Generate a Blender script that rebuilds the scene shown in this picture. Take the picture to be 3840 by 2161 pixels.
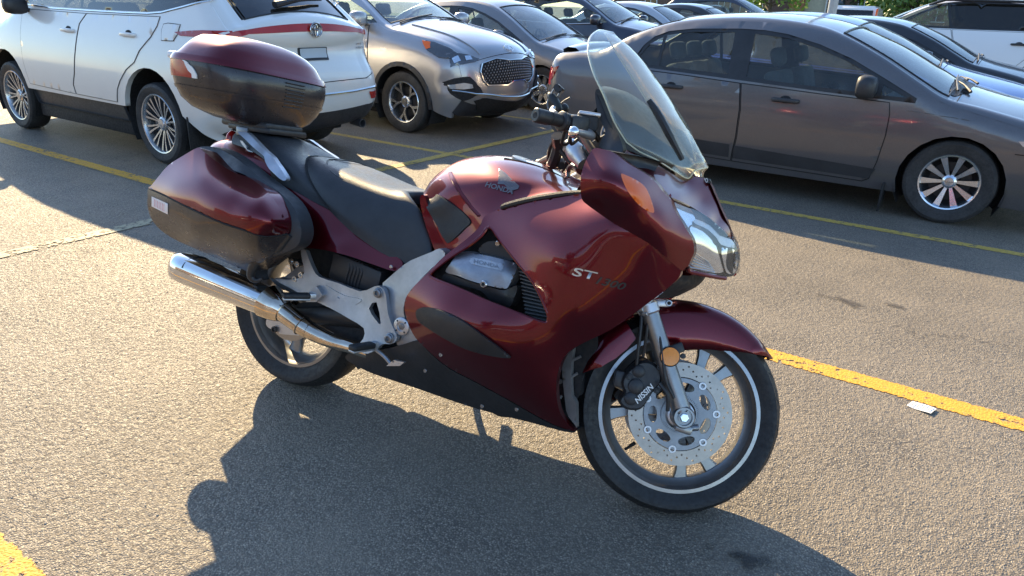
import bpy, bmesh, math, random
import numpy as np
from math import sin, cos, pi, radians, sqrt, atan2, hypot
from mathutils import Vector, Matrix
from mathutils.geometry import delaunay_2d_cdt

random.seed(7)
rng = np.random.default_rng(7)
SC = bpy.context.scene
COL = SC.collection
for o in list(bpy.data.objects):
    bpy.data.objects.remove(o)

# ------------------------------------------------------------------ camera
def Rax(axis, a):
    c, s = cos(a), sin(a); x, y, z = axis
    return np.array([[c+x*x*(1-c), x*y*(1-c)-z*s, x*z*(1-c)+y*s],
                     [y*x*(1-c)+z*s, c+y*y*(1-c), y*z*(1-c)-x*s],
                     [z*x*(1-c)-y*s, z*y*(1-c)+x*s, c+z*z*(1-c)]])
CF = 2703.92; CPX, CPY = 1920.0, 1080.5          # focal length and centre of the 3840 x 2161 picture
CR = Rax((0, 0, 1), .59149097) @ Rax((1, 0, 0), -.37674503) @ Rax((0, 1, 0), -.034)
CC = np.array([0., 0., 1.44651972])
cam_d = bpy.data.cameras.new('camera'); cam = bpy.data.objects.new('camera', cam_d); COL.objects.link(cam)
cam_d.sensor_width = 36; cam_d.lens = CF/3840*36; cam_d.clip_start = .05; cam_d.clip_end = 900
mw = Matrix.Identity(4)
for i in range(3):
    mw[i][0] = CR[i, 0]; mw[i][1] = CR[i, 2]; mw[i][2] = -CR[i, 1]; mw[i][3] = CC[i]
cam.matrix_world = mw
SC.camera = cam

# ------------------------------------------------------------------ light
SUN_EL = radians(28.5)
SUN_K = (1.60, -1.0)                            # ground direction in which shadows fall
w = bpy.data.worlds.new('World'); SC.world = w; w.use_nodes = True
nt = w.node_tree; nt.nodes.clear()
sky = nt.nodes.new('ShaderNodeTexSky'); sky.sky_type = 'NISHITA'; sky.sun_disc = False
sky.sun_elevation = SUN_EL
sdir = Vector((-SUN_K[0], -SUN_K[1], 0)).normalized()
sky.sun_rotation = atan2(sdir.x, sdir.y)
sky.air_density = 1.1; sky.dust_density = .35; sky.ozone_density = 3.0; sky.altitude = 50
bg = nt.nodes.new('ShaderNodeBackground'); bg.inputs['Strength'].default_value = .13
out = nt.nodes.new('ShaderNodeOutputWorld')
nt.links.new(sky.outputs[0], bg.inputs[0]); nt.links.new(bg.outputs[0], out.inputs[0])
sl = bpy.data.lights.new('sun', 'SUN'); sl.energy = 5.0; sl.angle = radians(.5); sl.color = (1, .77, .45)
so = bpy.data.objects.new('sun', sl); COL.objects.link(so)
sd = Vector((sdir.x*cos(SUN_EL), sdir.y*cos(SUN_EL), sin(SUN_EL)))
so.rotation_euler = sd.to_track_quat('Z', 'Y').to_euler(); so.location = (-20, 20, 20)
SC.view_settings.view_transform = 'Standard'; SC.view_settings.look = 'None'
SC.view_settings.exposure = 1.36; SC.view_settings.gamma = 1
SC.view_settings.use_curve_mapping = False
SC.cycles.max_bounces = 10; SC.cycles.transparent_max_bounces = 16

# ------------------------------------------------------------------ materials
MATS = {}
def nodes(name):
    m = bpy.data.materials.new(name); m.use_nodes = True
    t = m.node_tree; b = t.nodes['Principled BSDF']
    return m, t, b
def N(t, typ, **kw):
    n = t.nodes.new(typ)
    for k, v in kw.items(): setattr(n, k, v)
    return n
def coords(t, kind='Object', scale=(1, 1, 1)):
    c = N(t, 'ShaderNodeTexCoord'); m = N(t, 'ShaderNodeMapping'); m.inputs['Scale'].default_value = scale
    t.links.new(c.outputs[kind], m.inputs['Vector']); return m.outputs[0]
def noise(t, vec, scale, detail=4, rough=.55):
    n = N(t, 'ShaderNodeTexNoise'); n.inputs['Scale'].default_value = scale
    n.inputs['Detail'].default_value = detail; n.inputs['Roughness'].default_value = rough
    t.links.new(vec, n.inputs['Vector']); return n
def ramp(t, fac, stops):
    r = N(t, 'ShaderNodeValToRGB'); e = r.color_ramp.elements
    while len(e) < len(stops): e.new(.5)
    for i, (p, c) in enumerate(stops):
        e[i].position = p; e[i].color = (*c, 1) if len(c) == 3 else c
    t.links.new(fac, r.inputs[0]); return r.outputs[0]
def maprange(t, v, a, b, c, d):
    n = N(t, 'ShaderNodeMapRange'); n.inputs[1].default_value = a; n.inputs[2].default_value = b
    n.inputs[3].default_value = c; n.inputs[4].default_value = d; t.links.new(v, n.inputs[0]); return n.outputs[0]
def mixc(t, f, a, b):
    n = N(t, 'ShaderNodeMix', data_type='RGBA')
    for s, v in ((0, f), (6, a), (7, b)):
        if isinstance(v, (tuple, list)): n.inputs[s].default_value = (*v[:3], 1)
        elif isinstance(v, (int, float)): n.inputs[s].default_value = v
        else: t.links.new(v, n.inputs[s])
    return n.outputs[2]
def bump(t, b, h, strength=.3, dist=.01):
    n = N(t, 'ShaderNodeBump'); n.inputs['Strength'].default_value = strength; n.inputs['Distance'].default_value = dist
    t.links.new(h, n.inputs['Height']); t.links.new(n.outputs[0], b.inputs['Normal']); return n

def simple(name, col, rough=.5, metal=0, coat=0, spec=.5, grime=.25, gscale=6, bumps=0, bscale=300, **kw):
    """plain surface with uneven wear in colour and gloss"""
    if name in MATS: return MATS[name]
    m, t, b = nodes(name)
    v = coords(t); n = noise(t, v, gscale, 6, .65); n2 = noise(t, v, gscale*9, 3)
    dark = tuple(c*(1-grime) for c in col); lite = tuple(min(1, c*(1+grime*.6)+.004) for c in col)
    t.links.new(ramp(t, n.outputs[0], [(.3, dark), (.7, lite)]), b.inputs['Base Color'])
    t.links.new(maprange(t, n2.outputs[0], .3, .7, max(.02, rough*(1-grime*.6)), min(1, rough*(1+grime*.6)+.01)), b.inputs['Roughness'])
    b.inputs['Metallic'].default_value = metal; b.inputs['Coat Weight'].default_value = coat
    b.inputs['Coat Roughness'].default_value = .04; b.inputs['Specular IOR Level'].default_value = spec
    if bumps:
        n3 = noise(t, v, bscale, 3); bump(t, b, n3.outputs[0], bumps, .004)
    for k, val in kw.items(): b.inputs[k.replace('_', ' ')].default_value = val
    MATS[name] = m; return m

def paint(name, col, metal=.35, rough=.32, dust=.06, dustcol=(.42, .38, .33), flake=.35, coat=1.0):
    """clear-coated car paint with fine flake and a film of road dust"""
    m, t, b = nodes(name)
    v = coords(t); fl = N(t, 'ShaderNodeTexVoronoi'); fl.inputs['Scale'].default_value = 900; t.links.new(v, fl.inputs['Vector'])
    lum = maprange(t, fl.outputs['Distance'], 0, .8, 1+flake, 1-flake*.6)
    mul = N(t, 'ShaderNodeVectorMath', operation='SCALE'); mul.inputs[0].default_value = col; t.links.new(lum, mul.inputs['Scale'])
    d = noise(t, v, 5, 8, .7); d2 = noise(t, v, 60, 4, .7)
    dm = N(t, 'ShaderNodeMath', operation='MULTIPLY'); t.links.new(maprange(t, d.outputs[0], .35, .75, .2, 1), dm.inputs[0])
    t.links.new(maprange(t, d2.outputs[0], .3, .7, .3, 1.2), dm.inputs[1])
    dd = N(t, 'ShaderNodeMath', operation='MULTIPLY'); dd.inputs[1].default_value = dust; t.links.new(dm.outputs[0], dd.inputs[0])
    t.links.new(mixc(t, dd.outputs[0], mul.outputs[0], dustcol), b.inputs['Base Color'])
    b.inputs['Metallic'].default_value = metal; b.inputs['Roughness'].default_value = rough
    b.inputs['Coat Weight'].default_value = coat
    t.links.new(maprange(t, dm.outputs[0], 0, 1, .03, .03+dust*1.6), b.inputs['Coat Roughness'])
    MATS[name] = m; return m

def glass(name, tint=(.75, .85, .85), alpha=.35, rough=.02, dust=.0, dustcol=(.6, .58, .5)):
    """thin pane: tinted see-through mixed with reflection and dust"""
    m, t, b = nodes(name); t.nodes.remove(b)
    o = [n for n in t.nodes if n.type == 'OUTPUT_MATERIAL'][0]
    tr = N(t, 'ShaderNodeBsdfTransparent'); tr.inputs[0].default_value = (*[c*(1-alpha) for c in tint], 1)
    gl = N(t, 'ShaderNodeBsdfGlossy'); gl.inputs['Roughness'].default_value = rough
    fr = N(t, 'ShaderNodeLayerWeight'); fr.inputs[0].default_value = .5
    pw = N(t, 'ShaderNodeMath', operation='POWER'); pw.inputs[1].default_value = 3.2; t.links.new(fr.outputs['Facing'], pw.inputs[0])
    fm = maprange(t, pw.outputs[0], 0, 1, .07, .95)
    mx = N(t, 'ShaderNodeMixShader'); t.links.new(fm, mx.inputs[0]); t.links.new(tr.outputs[0], mx.inputs[1]); t.links.new(gl.outputs[0], mx.inputs[2])
    last = mx
    if dust:
        df = N(t, 'ShaderNodeBsdfDiffuse'); df.inputs[0].default_value = (*dustcol, 1)
        tl = N(t, 'ShaderNodeBsdfTranslucent'); tl.inputs[0].default_value = (*dustcol, 1)
        ad = N(t, 'ShaderNodeMixShader'); ad.inputs[0].default_value = .6
        t.links.new(df.outputs[0], ad.inputs[1]); t.links.new(tl.outputs[0], ad.inputs[2])
        v = coords(t); n = noise(t, v, 9, 8, .75); sp = noise(t, v, 240, 2, .5)
        a = maprange(t, n.outputs[0], .3, .7, dust*.4, dust*1.5)
        s = maprange(t, sp.outputs[0], .68, .73, 0, .28)
        ms = N(t, 'ShaderNodeMath', operation='MAXIMUM'); t.links.new(a, ms.inputs[0]); t.links.new(s, ms.inputs[1])
        m2 = N(t, 'ShaderNodeMixShader'); t.links.new(ms.outputs[0], m2.inputs[0]); t.links.new(last.outputs[0], m2.inputs[1]); t.links.new(ad.outputs[0], m2.inputs[2]); last = m2
    t.links.new(last.outputs[0], o.inputs[0]); MATS[name] = m; return m

# ------------------------------------------------------------------ object helpers
def thing(name, label, cat, loc=(0, 0, 0), rotz=0, group=None, matrix=None):
    o = bpy.data.objects.new(name, None); COL.objects.link(o)
    if matrix is not None: o.matrix_world = matrix
    else: o.location = loc; o.rotation_euler = (0, 0, rotz)
    o['label'] = label; o['category'] = cat
    if group: o['group'] = group
    o.empty_display_size = .2
    return o
def link(name, me, mat, parent=None, smooth=True, label=None):
    o = bpy.data.objects.new(name, me); COL.objects.link(o)
    if mat is not None:
        me.materials.clear()
        for x in (mat if isinstance(mat, (list, tuple)) else [mat]): me.materials.append(x)
    if parent is not None: o.parent = parent
    if smooth and len(me.polygons): me.polygons.foreach_set('use_smooth', [True]*len(me.polygons))
    if label: o['label'] = label
    return o
def mesh(name, V, F, mat=None, parent=None, smooth=True, angle=None, label=None):
    me = bpy.data.meshes.new(name); me.from_pydata([tuple(map(float, v)) for v in V], [], [tuple(map(int, f)) for f in F]); me.update()
    o = link(name, me, mat, parent, smooth, label)
    if angle is not None: me.set_sharp_from_angle(angle=radians(angle))
    return o
def frombm(name, bm, mat=None, parent=None, smooth=True, angle=40, label=None):
    bmesh.ops.recalc_face_normals(bm, faces=bm.faces)
    me = bpy.data.meshes.new(name); bm.to_mesh(me); bm.free()
    o = link(name, me, mat, parent, smooth, label)
    if smooth and angle is not None: me.set_sharp_from_angle(angle=radians(angle))
    return o
def tag(o, label, cat, group=None):
    o['label'] = label; o['category'] = cat
    if group: o['group'] = group
    return o
def structure(o): o['kind'] = 'structure'; return o

# bmesh pieces
def b_box(bm, c, s, M=None, bevel=0, seg=2):
    r = bmesh.ops.create_cube(bm, size=1, matrix=Matrix.Translation(c) @ (M.to_4x4() if M else Matrix.Identity(4)) @ Matrix.Diagonal((*s, 1)))
    if bevel:
        es = list({e for v in r['verts'] for e in v.link_edges})
        bmesh.ops.bevel(bm, geom=es, offset=bevel, segments=seg, affect='EDGES', profile=.5)
def frame_z(d):
    d = Vector(d).normalized(); return d.to_track_quat('Z', 'Y').to_matrix()
def b_lathe(bm, c, axis, prof, seg=24, a0=0, a1=2*pi):
    """prof: list of (radius, distance along axis)"""
    Mx = frame_z(axis); c = Vector(c); full = abs(a1-a0-2*pi) < 1e-6; n = seg if full else seg+1
    rings = []
    for r, h in prof:
        rings.append([bm.verts.new(c + Mx @ Vector((r*cos(a0+(a1-a0)*i/seg), r*sin(a0+(a1-a0)*i/seg), h))) for i in range(n)])
    for a, b in zip(rings, rings[1:]):
        for i in range(seg):
            j = (i+1) % n
            try: bm.faces.new((a[i], a[j], b[j], b[i]))
            except ValueError: pass
    return rings
def b_cyl(bm, p0, p1, r0, r1=None, seg=16, cap=True):
    p0, p1 = Vector(p0), Vector(p1); r1 = r0 if r1 is None else r1; L = (p1-p0).length
    prof = [(r0, 0), (r1, L)]
    if cap: prof = [(1e-4, 0), (r0*.85, 0), (r0, min(r0*.15, L*.3))] + [(r1, L-min(r1*.15, L*.3)), (r1*.85, L), (1e-4, L)]
    b_lathe(bm, p0, p1-p0, prof, seg)
def catmull(P, n, closed=False):
    P = np.asarray(P, float); k = len(P); outp = []
    rngk = range(k if closed else k-1)
    for i in rngk:
        if closed: a, b, c, d = P[(i-1) % k], P[i], P[(i+1) % k], P[(i+2) % k]
        else:
            b, c = P[i], P[i+1]; a = P[i-1] if i > 0 else 2*b-c; d = P[i+2] if i+2 < k else 2*c-b
        for j in range(n):
            t = j/n
            outp.append(.5*((2*b)+(-a+c)*t+(2*a-5*b+4*c-d)*t*t+(-a+3*b-3*c+d)*t**3))
    if not closed: outp.append(P[-1])
    return np.array(outp)
def b_tube(bm, pts, r, seg=8, smooth=4, cap=True):
    P = catmull(pts, smooth) if smooth > 1 and len(pts) > 2 else np.asarray(pts, float)
    n = len(P); rr = np.interp(np.linspace(0, 1, n), np.linspace(0, 1, len(r)), r) if isinstance(r, (list, tuple)) else [r]*n
    up = Vector((0.13, .2, 1)); rings = []
    for i in range(n):
        d = Vector(P[min(i+1, n-1)]-P[max(i-1, 0)]).normalized()
        s = d.cross(up)
        if s.length < 1e-3: s = d.cross(Vector((1, 0, 0)))
        s.normalize(); u = s.cross(d); up = u
        rings.append([bm.verts.new(Vector(P[i]) + (s*cos(2*pi*j/seg)+u*sin(2*pi*j/seg))*float(rr[i])) for j in range(seg)])
    for a, b in zip(rings, rings[1:]):
        for j in range(seg): bm.faces.new((a[j], a[(j+1) % seg], b[(j+1) % seg], b[j]))
    if cap: bm.faces.new(rings[0]); bm.faces.new(rings[-1])
def tube(name, pts, r, mat, parent, seg=8, smooth=4, label=None):
    bm = bmesh.new(); b_tube(bm, pts, r, seg, smooth); return frombm(name, bm, mat, parent, label=label)
def cyl(name, p0, p1, r, mat, parent, r1=None, seg=20):
    bm = bmesh.new(); b_cyl(bm, p0, p1, r, r1, seg); return frombm(name, bm, mat, parent)
def box(name, c, s, mat, parent, M=None, bevel=.005, seg=2):
    bm = bmesh.new(); b_box(bm, c, s, M, bevel, seg); return frombm(name, bm, mat, parent)

def inpoly(X, Y, poly):
    poly = np.asarray(poly); r = np.zeros(len(X), bool); n = len(poly); j = n-1
    for i in range(n):
        xi, yi = poly[i]; xj, yj = poly[j]
        c = ((yi > Y) != (yj > Y))
        with np.errstate(divide='ignore', invalid='ignore'):
            r ^= c & (X < (xj-xi)*(Y-yi)/(yj-yi+1e-30)+xi)
        j = i
    return r
def resample(P, step, closed=True):
    P = np.asarray(P, float); Q = []
    n = len(P)
    for i in range(n if closed else n-1):
        a, b = P[i], P[(i+1) % n]; m = max(1, int(round(np.linalg.norm(b-a)/step)))
        for j in range(m): Q.append(a+(b-a)*j/m)
    if not closed: Q.append(P[-1])
    return np.array(Q)
def cdt(outline, holes, step, edge=None):
    """triangulate a 2D region with holes; returns points, triangles, boundary loops"""
    edge = edge or step
    loops = [resample(outline, edge)] + [resample(h, edge) for h in holes]
    pts = []; edges = []; lidx = []
    for L in loops:
        s = len(pts); n = len(L); pts += list(L); edges += [(s+i, s+(i+1) % n) for i in range(n)]; lidx.append(list(range(s, s+n)))
    A = np.array(loops[0]); x0, y0 = A.min(0); x1, y1 = A.max(0)
    gx, gy = np.meshgrid(np.arange(x0+step*.5, x1, step), np.arange(y0+step*.5, y1, step))
    gx = gx.astype(float); gx[1::2] += step*.5
    gx, gy = gx.ravel(), gy.ravel(); k = inpoly(gx, gy, loops[0])
    for h in loops[1:]: k &= ~inpoly(gx, gy, h)
    gx, gy = gx[k], gy[k]
    if len(gx):
        B = np.vstack(loops); keep = np.ones(len(gx), bool)
        for i in range(0, len(gx), 2000):
            d = ((gx[i:i+2000, None]-B[None, :, 0])**2+(gy[i:i+2000, None]-B[None, :, 1])**2).min(1); keep[i:i+2000] = d > (step*.45)**2
        pts += list(np.stack([gx[keep], gy[keep]], 1))
    vo, eo, fo, vi, ei, fi = delaunay_2d_cdt([Vector((float(a), float(b))) for a, b in pts], edges, [], 0, 1e-7)
    V = np.array([(v.x, v.y) for v in vo]); F = np.array([f for f in fo])
    c = V[F].mean(1); k = inpoly(c[:, 0], c[:, 1], loops[0])
    for h in loops[1:]: k &= ~inpoly(c[:, 0], c[:, 1], h)
    F = F[k]
    a = V[F]; area = (a[:, 1, 0]-a[:, 0, 0])*(a[:, 2, 1]-a[:, 0, 1])-(a[:, 2, 0]-a[:, 0, 0])*(a[:, 1, 1]-a[:, 0, 1])
    F = F[np.abs(area) > 1e-9]
    # boundary loops in output indices
    mp = {}
    for n_, src in enumerate(vi):
        for s in src: mp[s] = n_
    bl = [[mp[i] for i in L if i in mp] for L in lidx]
    return V, F, bl
def skin(name, outline, holes, step, fn, mat, parent, rim=None, edge=None, flip=False, label=None, off=0):
    """surface over a 2D region: fn(array of 2D points) -> 3D; rim: fn3(points3d)->points the edge folds to"""
    V, F, bl = cdt(outline, holes, step, edge)
    P = fn(V)
    VV = [tuple(p) for p in P]; FF = [tuple(f) for f in F]
    if flip: FF = [f[::-1] for f in FF]
    if rim is not None:
        for L in bl:
            Q = np.array([P[i] for i in L]); T = rim(Q); s = len(VV)
            VV += [tuple(q) for q in Q]; VV += [tuple(q) for q in T]; n = len(L)
            FF += [(s+i, s+(i+1) % n, s+n+(i+1) % n, s+n+i) for i in range(n)]
    return mesh(name, VV, FF, mat, parent, label=label)
def grid_mesh(name, G, mat, parent, closed_u=False, closed_v=False, smooth=True, angle=None, label=None):
    G = np.asarray(G, float); n, m = G.shape[:2]; V = G.reshape(-1, 3); F = []
    for i in range(n if closed_u else n-1):
        for j in range(m if closed_v else m-1):
            F.append((i*m+j, ((i+1) % n)*m+j, ((i+1) % n)*m+(j+1) % m, i*m+(j+1) % m))
    return mesh(name, V, F, mat, parent, smooth, angle, label)
def patch(rows, nu=5, nv=5):
    rows = [catmull(r, nv) for r in rows]; A = np.array(rows)
    cols = [catmull(A[:, j], nu) for j in range(A.shape[1])]
    return np.array(cols).transpose(1, 0, 2)
_font = {}
def text_mesh(txt, shear=0, size=1, extr=.0, bold=.0, space=1.0):
    cu = bpy.data.curves.new('lettering', 'FONT'); cu.body = txt; cu.shear = shear; cu.size = size; cu.extrude = extr; cu.offset = bold
    cu.space_character = space; cu.resolution_u = 4
    o = bpy.data.objects.new('lettering', cu); COL.objects.link(o)
    dg = bpy.context.evaluated_depsgraph_get(); me = bpy.data.meshes.new_from_object(o.evaluated_get(dg))
    bpy.data.objects.remove(o); bpy.data.curves.remove(cu)
    return me
def text_on(name, txt, fn, mat, parent, width, shear=0, bold=.0, space=1.0, label=None):
    """lettering bent onto a surface: fn(array of (s,t) with s in 0..width, t up) -> 3D"""
    me = text_mesh(txt, shear, 1, 0, bold, space)
    bm = bmesh.new(); bm.from_mesh(me)
    bmesh.ops.triangulate(bm, faces=bm.faces)
    xs = [v.co.x for v in bm.verts]; x0, x1 = min(xs), max(xs); k = width/(x1-x0)
    P = fn(np.array([((v.co.x-x0)*k, v.co.y*k) for v in bm.verts]))
    for v, p in zip(bm.verts, P): v.co = p
    bm.to_mesh(me); bm.free(); me.name = name
    return link(name, me, mat, parent, smooth=False, label=label)
# ------------------------------------------------------------------ material palette
simple('engine_cover', (.30, .31, .34), .42, metal=.8, grime=.25, gscale=14, bumps=.12)
simple('rubber', (.014, .014, .015), .6, grime=.4, gscale=10, bumps=.15)
simple('tyre_side', (.035, .034, .034), .7, grime=.45, gscale=8, bumps=.2)
simple('black_plastic', (.022, .022, .024), .42, grime=.35, gscale=7, bumps=.12, bscale=700)
simple('trim_plastic', (.03, .031, .035), .5, grime=.3, gscale=5, bumps=.1, bscale=500)
simple('grey_plastic', (.13, .125, .12), .5, grime=.35, gscale=9, bumps=.1, bscale=500)
simple('dark_hole', (.008, .008, .009), .8, grime=.1)
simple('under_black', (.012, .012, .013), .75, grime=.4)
simple('cast_alu', (.42, .43, .45), .42, metal=.75, grime=.22, gscale=14, bumps=.08, bscale=350)
simple('satin_alu', (.58, .58, .60), .38, metal=.9, grime=.15, gscale=12)
simple('dark_alu', (.23, .24, .26), .35, metal=.85, grime=.2, gscale=12)
simple('rim_paint', (.27, .275, .28), .34, metal=.8, coat=.5, grime=.15, gscale=14)
simple('machined', (.74, .78, .84), .22, metal=.95, grime=.12, gscale=20)
simple('disc_steel', (.36, .33, .30), .36, metal=1, grime=.12, gscale=30)
simple('chrome', (.78, .77, .76), .09, metal=1, grime=.1, gscale=10)
simple('warm_chrome', (.72, .62, .50), .12, metal=1, grime=.3, gscale=16)
simple('bolt_steel', (.5, .5, .5), .3, metal=1)
simple('black_vinyl', (.022, .023, .026), .40, grime=.3, gscale=9, bumps=.22, bscale=420)
simple('knee_rubber', (.020, .020, .022), .48, grime=.25, bumps=.25, bscale=600)
simple('bright_rim', (.55, .56, .57), .25, metal=.8, coat=.5, grime=.12)
simple('case_plastic', (.030, .024, .025), .30, coat=.3, grime=.3, gscale=5, bumps=.06, bscale=500)
simple('rim_lip', (.33, .33, .34), .3, metal=.9, grime=.15, gscale=20)
simple('lamp_dark', (.10, .105, .115), .12, metal=.5, coat=1, grime=.2)
simple('seat_cloth', (.075, .075, .075), .9, grime=.2, bumps=.3)
simple('interior_dark', (.03, .03, .032), .8, grime=.2)
simple('red_lens', (.36, .009, .007), .22, coat=.35, grime=.15, Emission_Color=(1, .02, .01, 1), Emission_Strength=.0)
simple('amber_lens', (.80, .13, .004), .3, coat=.3, grime=.12)
simple('amber_reflector', (1, .30, .0), .35, coat=1, grime=.1, bumps=.6, bscale=900)
simple('clear_lens_dim', (.55, .58, .6), .08, coat=1, grime=.2, metal=.5)
simple('white_print', (.8, .8, .78), .5, grime=.05)
simple('silver_print', (.62, .6, .55), .3, metal=.6, grime=.1)
simple('dark_print', (.03, .03, .032), .35, grime=.05)
simple('grey_print', (.16, .15, .16), .3, metal=.4, grime=.1)
simple('sticker', (.85, .78, .76), .5, grime=.1)
simple('sticker_red', (.7, .25, .28), .5, grime=.1)
simple('plate', (.42, .47, .5), .5, grime=.06)
simple('cable', (.018, .018, .02), .45, grime=.2)
simple('pole_paint', (.36, .38, .40), .5, metal=.3, grime=.15)
paint('burgundy', (.135, .0026, .0095), metal=.88, rough=.33, dust=.008, flake=.35, coat=.85)
paint('white_pearl', (.72, .72, .69), metal=.05, rough=.35, dust=.10, flake=.06)
paint('silver_grey', (.36, .36, .375), metal=.6, rough=.33, dust=.12, flake=.25)
paint('bronze_grey', (.128, .120, .124), metal=.5, rough=.32, dust=.08, flake=.3)
paint('slate_grey', (.19, .185, .19), metal=.55, rough=.33, dust=.12, flake=.25)
paint('navy', (.02, .025, .045), metal=.4, rough=.3, dust=.08, flake=.3)
paint('blue', (.02, .085, .36), metal=.5, rough=.3, dust=.08, flake=.3)
paint('black_paint', (.012, .012, .014), metal=.2, rough=.3, dust=.06, flake=.2)
paint('pale_silver', (.5, .51, .53), metal=.55, rough=.33, dust=.08, flake=.15)
paint('white_paint', (.76, .77, .78), metal=0, rough=.35, dust=.05, flake=.02)
glass('car_glass', (.74, .86, .86), .12, .02, dust=.05)
glass('wind_glass', (.70, .82, .84), .12, .02, dust=.17, dustcol=(.52, .60, .66))  # blue-white dust film also paints in the bright sky sheen on windscreens
glass('tint_glass', (.10, .11, .12), .3, .02, dust=.03)
glass('shield_glass', (.70, .86, .88), .12, .015, dust=.10)
glass('screen_acrylic', (.95, .97, .92), .04, .02, dust=.045, dustcol=(.62, .64, .55))
glass('lamp_lens', (.95, .97, 1), .02, .03, dust=.07)
glass('amber_glass', (1, .40, .06), .02, .05)
glass('red_glass', (1, .06, .04), .05, .05)

# asphalt with loose aggregate
def asphalt():
    m, t, b = nodes('asphalt'); v = coords(t)
    vo = N(t, 'ShaderNodeTexVoronoi'); vo.inputs['Scale'].default_value = 165; t.links.new(v, vo.inputs['Vector'])
    vo2 = N(t, 'ShaderNodeTexVoronoi'); vo2.inputs['Scale'].default_value = 190; t.links.new(v, vo2.inputs['Vector'])
    sep = N(t, 'ShaderNodeSeparateColor'); t.links.new(vo.outputs['Color'], sep.inputs[0])
    stone = ramp(t, sep.outputs[0], [(0, (.10, .090, .076)), (.3, (.20, .176, .143)), (.6, (.275, .238, .188)), (.88, (.35, .30, .235)), (1, (.50, .44, .35))])
    gap = maprange(t, vo.outputs['Distance'], .38, .62, 0, 1)
    c1 = mixc(t, gap, stone, (.07, .063, .057))
    big = noise(t, v, .55, 6, .6); mid = noise(t, v, 3.2, 5, .6)
    mm = mixc(t, maprange(t, mid.outputs[0], .33, .7, .2, .7), c1, (.235, .200, .155))
    dr = N(t, 'ShaderNodeTexVoronoi'); dr.inputs['Scale'].default_value = 2.3; t.links.new(v, dr.inputs['Vector'])
    wob = noise(t, v, 9, 4, .6); dsep = N(t, 'ShaderNodeSeparateColor'); t.links.new(dr.outputs['Color'], dsep.inputs[0])
    rad = maprange(t, dsep.outputs[0], .45, 1, 0, .19); ds = N(t, 'ShaderNodeMath', operation='SUBTRACT'); t.links.new(rad, ds.inputs[0]); t.links.new(dr.outputs['Distance'], ds.inputs[1])
    ds2 = N(t, 'ShaderNodeMath', operation='ADD'); t.links.new(ds.outputs[0], ds2.inputs[0]); t.links.new(maprange(t, wob.outputs[0], .3, .7, -.07, .05), ds2.inputs[1])
    mm = mixc(t, maprange(t, ds2.outputs[0], 0, .05, 0, .5), mm, (.06, .055, .05))
    tv = coords(t, scale=(.35, 4.5, 1)); trk = noise(t, tv, 1.0, 5, .6)
    mm = mixc(t, maprange(t, trk.outputs[0], .52, .75, 0, .24), mm, (.15, .135, .115))
    crk = N(t, 'ShaderNodeTexVoronoi', feature='DISTANCE_TO_EDGE'); crk.inputs['Scale'].default_value = .42
    wv = N(t, 'ShaderNodeVectorMath', operation='ADD'); wn = noise(t, v, 1.7, 6, .65); wsc = N(t, 'ShaderNodeVectorMath', operation='SCALE'); wsc.inputs['Scale'].default_value = .9
    t.links.new(wn.outputs['Color'], wsc.inputs[0]); t.links.new(v, wv.inputs[0]); t.links.new(wsc.outputs[0], wv.inputs[1]); t.links.new(wv.outputs[0], crk.inputs['Vector'])
    ck = maprange(t, crk.outputs['Distance'], .0, .0045, .75, 0); cmask = noise(t, v, .5, 2); ckm = N(t, 'ShaderNodeMath', operation='MULTIPLY'); t.links.new(ck, ckm.inputs[0]); t.links.new(maprange(t, cmask.outputs[0], .5, .56, 0, 1), ckm.inputs[1])
    mm = mixc(t, ckm.outputs[0], mm, (.03, .028, .026))
    sc = N(t, 'ShaderNodeVectorMath', operation='SCALE'); t.links.new(mm, sc.inputs[0]); t.links.new(maprange(t, big.outputs[0], .3, .7, .78, 1.18), sc.inputs['Scale'])
    t.links.new(sc.outputs[0], b.inputs['Base Color'])
    # height: stones standing proud, worn hollows between
    h1 = maprange(t, vo.outputs['Distance'], 0, .62, 1, 0); h2 = maprange(t, vo2.outputs['Distance'], 0, .6, .5, 0)
    n = noise(t, v, 42, 3, .6)
    a = N(t, 'ShaderNodeMath', operation='ADD'); t.links.new(h1, a.inputs[0]); t.links.new(h2, a.inputs[1])
    a2 = N(t, 'ShaderNodeMath', operation='ADD'); t.links.new(a.outputs[0], a2.inputs[0])
    t.links.new(maprange(t, n.outputs[0], .3, .7, 0, 1.7), a2.inputs[1])
    bump(t, b, a2.outputs[0], .68, .004)
    t.links.new(maprange(t, sep.outputs[1], 0, 1, .42, .95), b.inputs['Roughness'])
    b.inputs['Specular IOR Level'].default_value = .4
    MATS['asphalt'] = m; return m
asphalt()
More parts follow.
